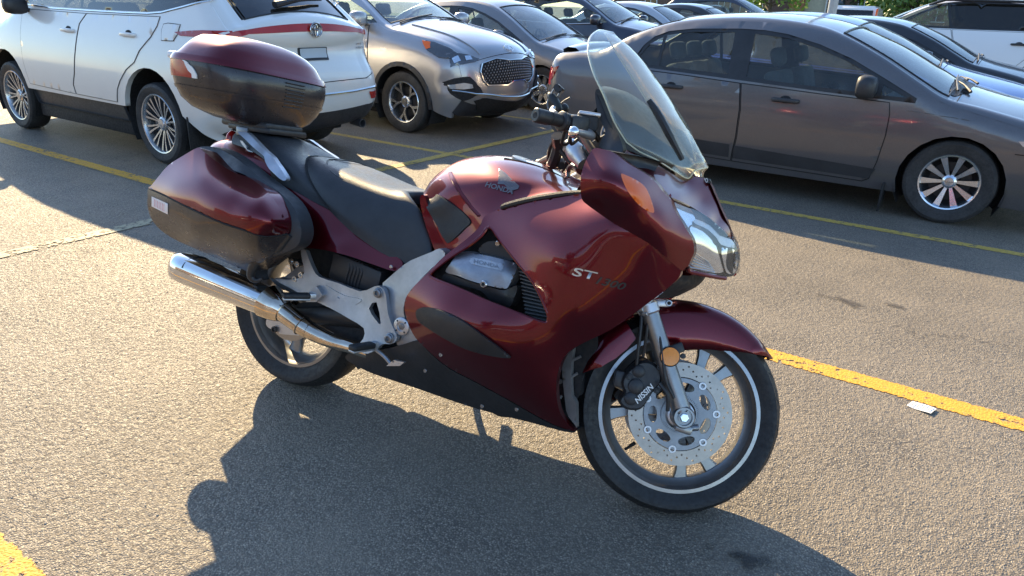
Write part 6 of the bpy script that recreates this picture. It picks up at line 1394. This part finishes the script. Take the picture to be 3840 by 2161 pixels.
# --- panniers -----------------------------------------------------------------
PF = Field(D('1', [(75, 1000, -.365), (80, 945, -.365), (180, 830, -.345), (320, 745, -.30), (430, 810, -.31), (540, 880, -.32), (640, 930, -.325), (740, 1020, -.335), (782, 1150, -.345), (700, 1200, -.375), (85, 1090, -.355), (130, 1150, -.345), (220, 1210, -.335), (400, 1290, -.315), (600, 1370, -.285),
     (200, 950, -.41), (350, 900, -.41), (300, 1050, -.437), (500, 1050, -.45), (650, 1080, -.435), (450, 1140, -.445), (300, 1170, -.41), (600, 1250, -.40), (500, 960, -.42), (650, 1000, -.405), (150, 1050, -.395), (700, 1130, -.415), (620, 1180, -.43)]), 3e-3)
rimP = lambda y: (lambda Q: np.stack([Q[:, 0]*.9+.02, np.full(len(Q), y), Q[:, 2]*.94+.04], 1))
PLID = D('1', [(80, 950), (90, 935), (130, 885), (180, 830), (250, 785), (322, 745), (345, 755), (400, 800), (460, 842), (520, 875), (555, 884), (600, 905), (650, 942), (700, 995), (740, 1055), (768, 1115), (780, 1150), (776, 1178), (700, 1190), (640, 1188), (560, 1160), (460, 1128), (350, 1080), (250, 1032), (160, 985)])
pl_ = panel('pannier_lid', PLID, PF, 'burgundy', step=7, rimf=rimP(-.24))
PBASE = D('1', [(79, 953), (160, 988), (250, 1035), (350, 1083), (460, 1131), (560, 1163), (640, 1191), (700, 1193), (775, 1181), (760, 1225), (720, 1262), (660, 1310), (620, 1350), (606, 1372), (560, 1362), (480, 1328), (400, 1292), (300, 1248), (220, 1212), (165, 1180), (120, 1142), (88, 1095), (72, 1040), (72, 990)])
pb_ = panel('pannier_base', PBASE, PF, 'case_plastic', step=7, rimf=rimP(-.24), off=-.001)
for sg in (1, -1):   # closing wall on the wheel side
    e = np.array(sm([p[:2] for p in D('1', [(80, 950), (180, 830), (322, 745), (460, 842), (600, 905), (700, 995), (780, 1150), (720, 1262), (606, 1372), (400, 1292), (220, 1212), (88, 1095)])], 3)); A = rimP(-.24)(Lp(e[:, 0], e[:, 1], PF(e)))*np.array([1, sg, 1]); c0 = A.mean(0)
    mesh('pannier_back', [c0]+list(A), [(0, i+1, (i+1) % len(A)+1) for i in range(len(A))], MATS['black_plastic'], pb_[0 if sg == 1 else 1])
    L = np.array(D('1', [(80, 951), (160, 986), (250, 1033), (350, 1081), (460, 1129), (560, 1161), (640, 1189), (700, 1191), (776, 1179)])); tube('lid_seam', Lp(L[:, 0], L[:, 1], PF(L[:, :2])-.001)*np.array([1, sg, 1]), .0032, MATS['dark_hole'], pl_[0 if sg == 1 else 1], 6, 3)
panel('pannier_sticker', D('1', [(92, 990), (172, 1026), (172, 1080), (92, 1040)]), PF, 'sticker', off=.0035, rim=.002, both=False, step=4, parent=pb_[0], n=1, smooth=False)
for k in range(7):
    a, b = dp('1', 106+8*k, 1004+4*k), dp('1', 106+8*k, 1040+4*k); L = np.array([a, b]); tube('sticker_print', Lp(L[:, 0], L[:, 1], PF(L)-.0045), .0010, MATS['sticker_red'], pb_[0], 4, 1)
# black guard between pannier and tail
GF = Field(D('1', [(350, 735, -.24), (480, 770, -.25), (620, 880, -.285), (740, 970, -.30), (820, 1060, -.315), (845, 1160, -.32), (820, 1240, -.32), (720, 1290, -.32), (620, 1330, -.30), (600, 1400, -.27), (540, 860, -.31), (700, 1000, -.32), (775, 1110, -.335)]), 1e-3)
panel('pannier_guard', D('1', [(330, 748), (360, 738), (420, 745), (500, 785), (560, 830), (620, 880), (680, 925), (740, 972), (790, 1020), (825, 1080), (845, 1150), (842, 1200), (825, 1238), (780, 1265), (720, 1285), (660, 1310), (625, 1345), (612, 1385), (622, 1415), (600, 1405), (590, 1370), (610, 1330), (660, 1285), (720, 1245), (760, 1200), (775, 1120), (755, 1070), (710, 1000), (650, 935), (560, 880), (460, 842), (400, 800)]), GF, 'trim_plastic', step=7, rim=.06, n=2)
for sg in (1, -1):
    L = np.array(D('1', [(790, 1180), (740, 1240), (680, 1270), (625, 1310), (597, 1355), (595, 1395), (622, 1414), (650, 1400)])); bm = bmesh.new(); b_tube(bm, Lp(L[:, 0], L[:, 1], np.linspace(-.33, -.285, 8))*np.array([1, sg, 1]), [.012, .017, .018, .018, .017, .015, .010, .006], 10, 3); frombm('crash_guard', bm, MATS['black_plastic'], bike)
# tail fairing
tr_ = [[(-.50, 0, .86), (-.50, -.06, .86), (-.49, -.09, .84), (-.48, -.10, .80)], [(-.44, 0, .905), (-.44, -.09, .90), (-.43, -.14, .865), (-.42, -.15, .80)], [(-.34, 0, .92), (-.34, -.10, .915), (-.33, -.16, .87), (-.32, -.18, .79)], [(-.18, 0, .91), (-.18, -.11, .905), (-.16, -.175, .855), (-.14, -.20, .75)], [(-.02, 0, .88), (-.02, -.11, .875), (.0, -.17, .82), (.03, -.20, .70)], [(.12, 0, .80), (.12, -.10, .80), (.13, -.16, .74), (.15, -.20, .64)]]
gpatch('tail_fairing', tr_, 'burgundy', 3, 4)
for sg in (1, -1):
    bm = bmesh.new(); p = P3('9', 180, 395, -.05)*np.array([1, sg, 1]); bmesh.ops.create_uvsphere(bm, u_segments=20, v_segments=10, radius=1, matrix=Matrix.Translation(p+np.array([.02, 0, 0])) @ Matrix.Diagonal((.02, .028, .036, 1))); frombm('tail_lamp', bm, MATS['red_lens'], bike)
# grab rails
RFd = Field(D('9', [(350, 270, -.185), (640, 390, -.18), (900, 680, -.20), (820, 690, -.215), (1210, 1140, -.225), (900, 940, -.235), (1100, 870, -.215), (1110, 1120, -.24), (600, 560, -.20)]), 1e-3)
rl = panel('grab_rail', D('9', [(340, 262), (400, 262), (520, 280), (640, 395), (740, 500), (850, 610), (930, 680), (985, 730), (1050, 830), (1110, 910), (1180, 1020), (1225, 1100), (1218, 1140), (1170, 1150), (1100, 1110), (1000, 1020), (920, 940), (870, 860), (838, 790), (822, 712), (740, 640), (620, 540), (500, 420), (400, 330)]), RFd, 'satin_alu', rim=.020, step=5, n=2)
p = P3('9', 1040, 890, -.19); bm = bmesh.new(); b_lathe(bm, p+np.array([0, .004, 0]), (-.1, -1, .25), [(.016, 0), (.016, .008), (.0135, .009), (.0135, .006), (.006, .005), (.001, .005)], 24); frombm('rail_cap', bm, MATS['satin_alu'], rl[0])
panel('rail_bracket', D('9', [(385, 420), (430, 430), (500, 520), (510, 580), (600, 620), (700, 700), (712, 735), (650, 700), (560, 640), (480, 560), (420, 490)]), -.15, 'satin_alu', rim=.01, both=True, step=6, n=1)
rf2 = [[(-.30, 0, .74), (-.30, -.10, .73), (-.30, -.12, .70)], [(-.45, 0, .72), (-.45, -.10, .71), (-.45, -.12, .68)], [(-.50, 0, .66), (-.50, -.09, .65), (-.49, -.10, .62)], [(-.53, 0, .56), (-.53, -.08, .56), (-.52, -.09, .54)], [(-.55, 0, .47), (-.55, -.07, .47), (-.54, -.08, .46)]]
gpatch('rear_mudguard', rf2, 'black_plastic', 3, 3)
box('plate_bracket', (-.545, 0, .55), (.008, .15, .12), MATS['black_plastic'], bike, Matrix.Rotation(radians(-18), 3, 'Y'), .004)
box('rear_inner_mudguard', (-.06, 0, .69), (.70, .26, .13), MATS['under_black'], bike, bevel=.03)  # inner mudguard enlarged to block stray sun in the motorcycle's shadow
for sg in (1, -1): box('shadow_gap_filler', (-.24, sg*.18, .60), (.46, .11, .19), MATS['under_black'], bike, bevel=.02)  # hidden boxes added to plug bright holes in the cast shadow
bm = bmesh.new(); b_box(bm, (-.27, 0, .970), (.22, .20, .022), bevel=.006); frombm('rack_plate', bm, MATS['black_plastic'], bike)
bm = bmesh.new()
for y in (-.09, .09): b_box(bm, (-.30, y, .955), (.06, .03, .035), bevel=.005)
frombm('rack_mount', bm, MATS['dark_alu'], bike)

# --- top case ------------------------------------------------------------------
Lc = D('1', [(380, 167.9), (300, 190), (250, 240), (205, 265), (190, 292), (187, 350), (200, 410), (215, 432), (240, 490), (290, 540), (370, 575), (480, 605), (560, 640)])
Rc = D('1', [(480, 165), (560, 180), (680, 213), (800, 262), (880, 308), (930, 360), (950, 408), (966, 440), (973, 480), (968, 510), (945, 560), (900, 620), (850, 650), (780, 660)])
def projl(P):
    q = (np.atleast_2d(P)-CL) @ CRL; return np.stack([(CPX+CF*q[:, 0]/q[:, 1])/1.49068, (CPY-CF*q[:, 2]/q[:, 1])/1.49068], 1)
def case_ring(cx, a, b, z, n=3.4, m=64, tilt=-.03):
    t = np.linspace(0, 2*pi, m, endpoint=False); c, s = np.cos(t), np.sin(t)
    return np.stack([cx+a*np.sign(c)*np.abs(c)**(2/n), b*np.sign(s)*np.abs(s)**(2/n), z+tilt*(a*np.sign(c)*np.abs(c)**(2/n))], 1)
Lc, Rc = np.array(Lc), np.array(Rc)
def solve(z, b, cx=-.33, a=.26):
    def res(c, q):
        P = projl(case_ring(c, q, b, z)); i, j = P[:, 0].argmin(), P[:, 0].argmax(); return np.array([P[i, 0]-np.interp(P[i, 1], Lc[:, 1], Lc[:, 0]), P[j, 0]-np.interp(P[j, 1], Rc[:, 1], Rc[:, 0])])
    x = np.array([cx, a])
    for _ in range(14):
        r = res(*x); J = np.stack([(res(x[0]+1e-4, x[1])-r)/1e-4, (res(x[0], x[1]+1e-4)-r)/1e-4], 1); x = x-np.clip(np.linalg.solve(J+1e-6*np.eye(2), r), -.05, .05)*.8
    return x
zs = [1.300, 1.290, 1.27, 1.245, 1.218, 1.20, 1.185, 1.165, 1.13, 1.09, 1.05, 1.02, .995, .984]
bs = [.10, .165, .215, .25, .272, .285, .288, .288, .284, .274, .255, .225, .17, .12]
prm = []; g = (-.33, .2)
for z, b in zip(zs, bs):
    x = solve(z, b, *g); 
    if not (.03 < x[1] < .40): x = np.array([-.33, .2])
    prm.append((z, b, x[0], x[1])); g = x
prm = np.array(prm)
for k in (2, 3):      # light smoothing of centre and length down the case
    prm[1:-1, k] = .25*prm[:-2, k]+.5*prm[1:-1, k]+.25*prm[2:, k]
def case_pt(t, z, off=0):
    t, z = np.atleast_1d(t), np.atleast_1d(z); o = np.argsort(prm[:, 0]); b, cx, a = (np.interp(z, prm[o, 0], prm[o, k]) for k in (1, 2, 3)); c, s = np.cos(t), np.sin(t); n = 3.4
    x = (a+off)*np.sign(c)*np.abs(c)**(2/n); return np.stack([cx+x, (b+off)*np.sign(s)*np.abs(s)**(2/n), z-.03*x], 1)
T_ = np.linspace(0, 2*pi, 72, endpoint=False)
def case_band(nm, zlist, mat, off=0, par=None, cap=0):
    G = [case_pt(T_, np.full(72, z), off) for z in zlist]
    if cap: 
        c = G[0].mean(0) if cap > 0 else G[-1].mean(0); R_ = G[0] if cap > 0 else G[-1]; ext = [c+(R_-c)*q+np.array([0, 0, cap*.012*(1-q*q)]) for q in ((.03, .4, .75) if cap > 0 else (.75, .4, .03))]; G = ext+G if cap > 0 else G+ext
    return grid_mesh(nm, np.array(G), MATS[mat], par, closed_v=True)
lock = thing('top_case', 'burgundy and black hard top case with red reflector on the motorcycle rack', 'top case', matrix=m4)
fz = lambda a, b, n: list(np.linspace(a, b, n))
case_band('lid', [1.300, 1.296, 1.290]+fz(1.28, 1.2, 9), 'burgundy', .0, lock, 1)
case_band('lid_rim', [1.203, 1.202, 1.197, 1.187, 1.182, 1.180], 'burgundy', .006, lock)
case_band('base', fz(1.183, 1.02, 12)+[1.005, .994, .986], 'case_plastic', .0, lock, -1)
case_band('base_lip', [1.092, 1.090, 1.084, 1.080], 'case_plastic', .003, lock)
# reflector wraps both rear corners, white stripe beside it, latch above
def case_skin(nm, poly, off, mat, rim=.004, st=.05): return skin(nm, poly, [], st, lambda V: case_pt(V[:, 0], V[:, 1], off), MATS[mat], lock, rim=lambda Q: Q*1.0+(np.array([-.33, 0, 1.12])-Q)*rim*4, edge=st*.6)
def tz(fr, u, v, zguess=1.13):
    """angle and height on the case for a reading on its right side"""
    (a, b), = D(fr, [(u, v)]); best = None
    for t in np.linspace(pi, 1.98*pi, 240):
        for z in np.linspace(1.02, 1.29, 55):
            pass
    return None
TT, ZZ = np.meshgrid(np.linspace(pi*.98, 1.99*pi, 500), np.linspace(1.02, 1.298, 220)); PJ = projl(case_pt(TT.ravel(), ZZ.ravel(), .003))
vis = case_pt(TT.ravel(), ZZ.ravel(), .003)
nrm = np.stack([np.sign(np.cos(TT.ravel()))*np.abs(np.cos(TT.ravel()))**1.4/.22, np.sign(np.sin(TT.ravel()))*np.abs(np.sin(TT.ravel()))**1.4/.28], 1); FACE = (nrm*(CL[:2]-vis[:, :2])).sum(1) > 0
def tz(fr, u, v):
    (a, b), = D(fr, [(u, v)]); d = (PJ[:, 0]-a)**2+(PJ[:, 1]-b)**2; d = np.where(FACE, d, 1e9); k = int(np.argmin(d)); return (TT.ravel()[k], ZZ.ravel()[k])
RP = [tz('6', u, v) for u, v in ((165, 335), (185, 400), (225, 490), (270, 570), (300, 628))]
refl = [(pi*.98, 1.178)]+[(t, min(z, 1.178)) for t, z in RP]+[(pi*1.02, RP[-1][1]), (pi*.98, RP[-1][1])]
print('REFL', RP, A0 if 'A0' in globals() else '')
refl = [(pi*.985, 1.178)]+[(t, min(z, 1.178)) for t, z in RP]+[(pi*.985, RP[-1][1]-.002)]
case_skin('case_reflector', refl, .004, 'red_lens'); mirr = [(2*pi-t, z) for t, z in refl]; case_skin('case_reflector', mirr, .004, 'red_lens')
SP = [(t+.030, z) for t, z in refl[1:6]]; case_skin('case_stripe', refl[1:6]+SP[::-1], .0045, 'white_print', st=.02)
lt = case_pt(pi*1.02, 1.195)[0]
bm = bmesh.new(); b_box(bm, tuple(case_pt(pi*1.12, 1.196, .012)[0]), (.05, .12, .028), None, .011, 3); frombm('latch', bm, MATS['white_print'], lock)
A0, B0 = tz('6', 230, 368), tz('6', 715, 455)
text_on('case_lettering', 'MONOKEY SYSTEM', lambda V: case_pt(A0[0]+(B0[0]-A0[0])*V[:, 0], A0[1]-.002+(B0[1]-A0[1])*V[:, 0]+V[:, 1]*.16, .0015), MATS['white_print'], lock, 1, bold=.0, space=1.4)
for k in range(8):      # ribs on the front corner
    z = 1.165-.013*k; tube('case_rib', [case_pt(t, z, .002)[0] for t in np.linspace(1.9935*pi, 2.03*pi, 9)], .0022, MATS['trim_plastic'], lock, 6, 2)
bm = bmesh.new(); b_box(bm, (-.30, 0, .985), (.24, .20, .03), bevel=.01); frombm('case_foot', bm, MATS['black_plastic'], lock)

# --- handlebars -------------------------------------------------------------------
uns = lambda p: (np.atleast_2d(p)-OO) @ SRM+OO
def bar_side(sg):
    """sg 1: the near (right) side as read; -1: mirrored across the steering plane"""
    def M_(pts_): 
        q = uns(np.array(pts_, float)); 
        if sg < 0: q = q*MIR
        return ST(q)
    e0, e1, e2 = P3('7', 175, 500, -.385), P3('7', 260, 515, -.37), P3('7', 560, 590, -.305); e3 = P3('7', 780, 660, -.255); e4 = P3('7', 1000, 1010, -.20)
    def cy(nm, a, b, r, mat, r1=None, par=None, seg=24):
        a, b = M_([a])[0], M_([b])[0]; return cyl(nm, a, b, r, MATS[mat], par or bike, r1, seg)
    ax = (e2-e1)/np.linalg.norm(e2-e1)
    gr = cy('handgrip', e1, e2, .0172, 'rubber'); bw = cy('bar_end_weight', e0, e0+ax*.045, .0195, 'black_plastic', par=gr); cy('bar_end_screw', e0-ax*.001, e0+ax*.004, .009, 'under_black', par=gr, seg=16)
    cy('grip_flange', e2-ax*.006, e2+ax*.004, .027, 'black_plastic', par=gr); sw = cy('switch_housing', e2+ax*.004, e2+ax*.055, .025, 'black_plastic', .022)
    cy('grip_ring', e1+ax*.03, e1+ax*.034, .0185, 'under_black', par=gr)
    tube('handlebar', M_([e2+ax*.02, e3, (e3+e4)/2+np.array([.0, 0, .0]), e4]), .0125, MATS['satin_alu'], bike, 14, 4)
    lv0, lv1, lv2 = P3('7', 730, 745, -.40), P3('7', 850, 770, -.33), P3('7', 985, 800, -.27)
    lever = tube('brake_lever' if sg > 0 else 'clutch_lever', M_([lv0, lv1, lv2, e3+np.array([.03, 0, -.01])]), [.007, .0105, .012, .010], MATS['satin_alu'], bike, 10, 4)
    bm = bmesh.new(); bmesh.ops.create_uvsphere(bm, u_segments=20, v_segments=12, radius=.0145, matrix=Matrix.Translation(M_([lv0])[0])); frombm('lever_ball', bm, MATS['chrome'], lever)
    # reservoir
    rc = P3('7', 930, 620, -.23); q = M_([rc])[0]; box('brake_reservoir' if sg > 0 else 'clutch_reservoir', q, (.055, .07, .042), MATS['interior_dark'], bike, Matrix.Rotation(STEER, 3, 'Z'), .008); box('reservoir_cap', q+np.array([0, 0, .024]), (.060, .074, .010), MATS['satin_alu'], bike, Matrix.Rotation(STEER, 3, 'Z'), .003)
    box('master_cylinder', M_([P3('7', 760, 640, -.27)])[0], (.06, .06, .05), MATS['black_plastic'], bike, Matrix.Rotation(STEER+.5, 3, 'Z'), .012)
    for L in ([P3('7', 730, 520, -.27), P3('7', 840, 530, -.25), P3('7', 930, 640, -.23), P3('7', 1110, 850, -.2)], [P3('7', 730, 630, -.27), P3('7', 850, 610, -.25), P3('7', 960, 720, -.23), P3('7', 1080, 880, -.19)], [P3('7', 600, 740, -.27), P3('7', 560, 900, -.25), P3('7', 640, 910, -.22), P3('7', 680, 800, -.2)], [P3('7', 680, 830, -.25), P3('7', 700, 920, -.22), P3('7', 790, 850, -.2)]):
        tube('control_cable', M_(L), .0048, MATS['cable'], bike, 8, 4)
    tube('fork_top', M_([P3('7', 960, 990, -.125), P3('7', 900, 1080, -.12)]), .024, MATS['black_plastic'], bike, 16, 1)
    return M_
bar_side(1); bar_side(-1)
bm = bmesh.new(); yk = ST([(1.13, -.115, .985), (1.11, 0, .99), (1.13, .115, .985)]); b_tube(bm, yk, [.026, .034, .026], 12, 5); frombm('triple_clamp', bm, MATS['satin_alu'], bike)
tube('yoke_bridge', [P3('7', 600, 1020, -.12), P3('7', 680, 960, -.12), P3('7', 780, 1060, -.13), P3('7', 880, 1210, -.15)], [.012, .026, .030, .020], MATS['satin_alu'], bike, 14, 4)
# cluster of cables and phone clamp beyond the bar
for L, r_, m_ in (([(490, 800, -.15), (510, 950, -.12), (470, 1100, -.10), (430, 1200, -.08)], .018, 'black_plastic'), ([(470, 840, -.1), (400, 960, -.08), (370, 1080, -.05), (400, 1180, -.03)], .006, 'cable'), ([(230, 1195, .12), (300, 1150, .08), (380, 1110, .02)], .010, 'grey_plastic'), ([(380, 1210, 0), (470, 1230, -.04), (560, 1230, -.08)], .012, 'black_plastic'), ([(650, 1390, .0), (655, 1290, 0), (700, 1215, -.02), (770, 1240, -.05)], .008, 'dark_alu'), ([(540, 1000, -.12), (620, 1100, -.12), (690, 1180, -.12)], .009, 'cable'), ([(370, 420, -.05), (355, 330, -.05), (400, 220, -.05), (450, 130, -.05)], .003, 'dark_alu'), ([(510, 240, -.03), (540, 190, -.03), (575, 150, -.03)], .005, 'dark_alu'), ([(440, 400, -.08), (420, 440, -.1), (470, 480, -.15)], .008, 'satin_alu'), ([(530, 360, -.02), (600, 300, -.02), (680, 255, -.02)], .0035, 'grey_plastic')):
    tube('control_cable' if 'cable' in m_ else 'mount_arm', [P3('7', u, v, y) for u, v, y in L], r_, MATS[m_], bike, 8, 4)
panel('clamp_arm', D('7', [(425, 130), (460, 60), (500, 55), (585, 130), (570, 160), (540, 150), (500, 185)]), -.04, 'black_plastic', rim=.012, both=False, step=5, smooth=False, n=1)
p = P3('7', 460, 330, -.04); bm = bmesh.new(); bmesh.ops.create_uvsphere(bm, u_segments=20, v_segments=10, radius=1, matrix=Matrix.Translation(p) @ Matrix.Rotation(radians(-40), 4, 'Y') @ Matrix.Diagonal((.016, .02, .040, 1))); frombm('mirror_stub', bm, MATS['black_plastic'], bike)
p = P3('7', 575, 420, .02); bm = bmesh.new(); bmesh.ops.create_uvsphere(bm, u_segments=20, v_segments=10, radius=.020, matrix=Matrix.Translation(p)); frombm('clamp_ball', bm, MATS['black_plastic'], bike)
# --- radiator shroud beside the front wheel ---------------------------------------
for sg in (1,):
    sh = panel('radiator_shroud', D('8', [(120, 600), (130, 500), (160, 420), (205, 345), (365, 185), (470, 115), (700, 0), (700, 200), (560, 380), (480, 545), (470, 700), (420, 900), (412, 1200), (404, 1310), (385, 1250), (290, 1130), (210, 980), (150, 820), (122, 700)]), -.18, 'under_black', rim=0, both=True, step=12, n=1)
    panel('shroud_rib', D('8', [(205, 345), (365, 185), (350, 320), (335, 420), (330, 560), (330, 720), (340, 860), (370, 900), (400, 960), (405, 1290), (385, 1248), (300, 1140), (262, 1050), (250, 930), (225, 720), (210, 560)]), -.205, 'grey_plastic', rim=.02, step=8, smooth=False, n=1)
    for q in (((140, 478), (200, 445)), ((128, 690), (210, 660)), ((180, 885), (208, 848)), ((340, 375), (465, 315)), ((330, 600), (420, 545)), ((130, 660), (210, 640))):
        tube('shroud_bar', [P3('8', *q[0], -.20), P3('8', *q[1], -.195)], .0045, MATS['grey_plastic'], sh[0], 6, 1)
    panel('shroud_edge', D('8', [(480, 560), (500, 570), (460, 700), (440, 800), (410, 900), (385, 890), (400, 800), (430, 680)]), -.15, 'trim_plastic', rim=.01, step=10, n=1)
box('radiator', (1.17, 0, .52), (.05, .36, .40), MATS['under_black'], bike, Matrix.Rotation(radians(-12), 3, 'Y'), .01)
bm = bmesh.new(); b_box(bm, (1.12, 0, .72), (.30, .34, .30), Matrix.Rotation(radians(15), 3, 'Y'), .06); frombm('frame_head', bm, MATS['under_black'], bike)
# side stand and horn
tube('side_stand', [(.60, .16, .24), (.62, .24, .13), (.64, .335, .085-.005)], [.014, .012, .011], MATS['black_plastic'], bike, 10, 3)
cb = P3('D', 1208, 1045, .02); tube('centre_stand', [np.array([.72, .0, .24]), np.array([.78, .04, .18]), np.array([.86, .05, .17])], .012, MATS['black_plastic'], bike, 8, 3)
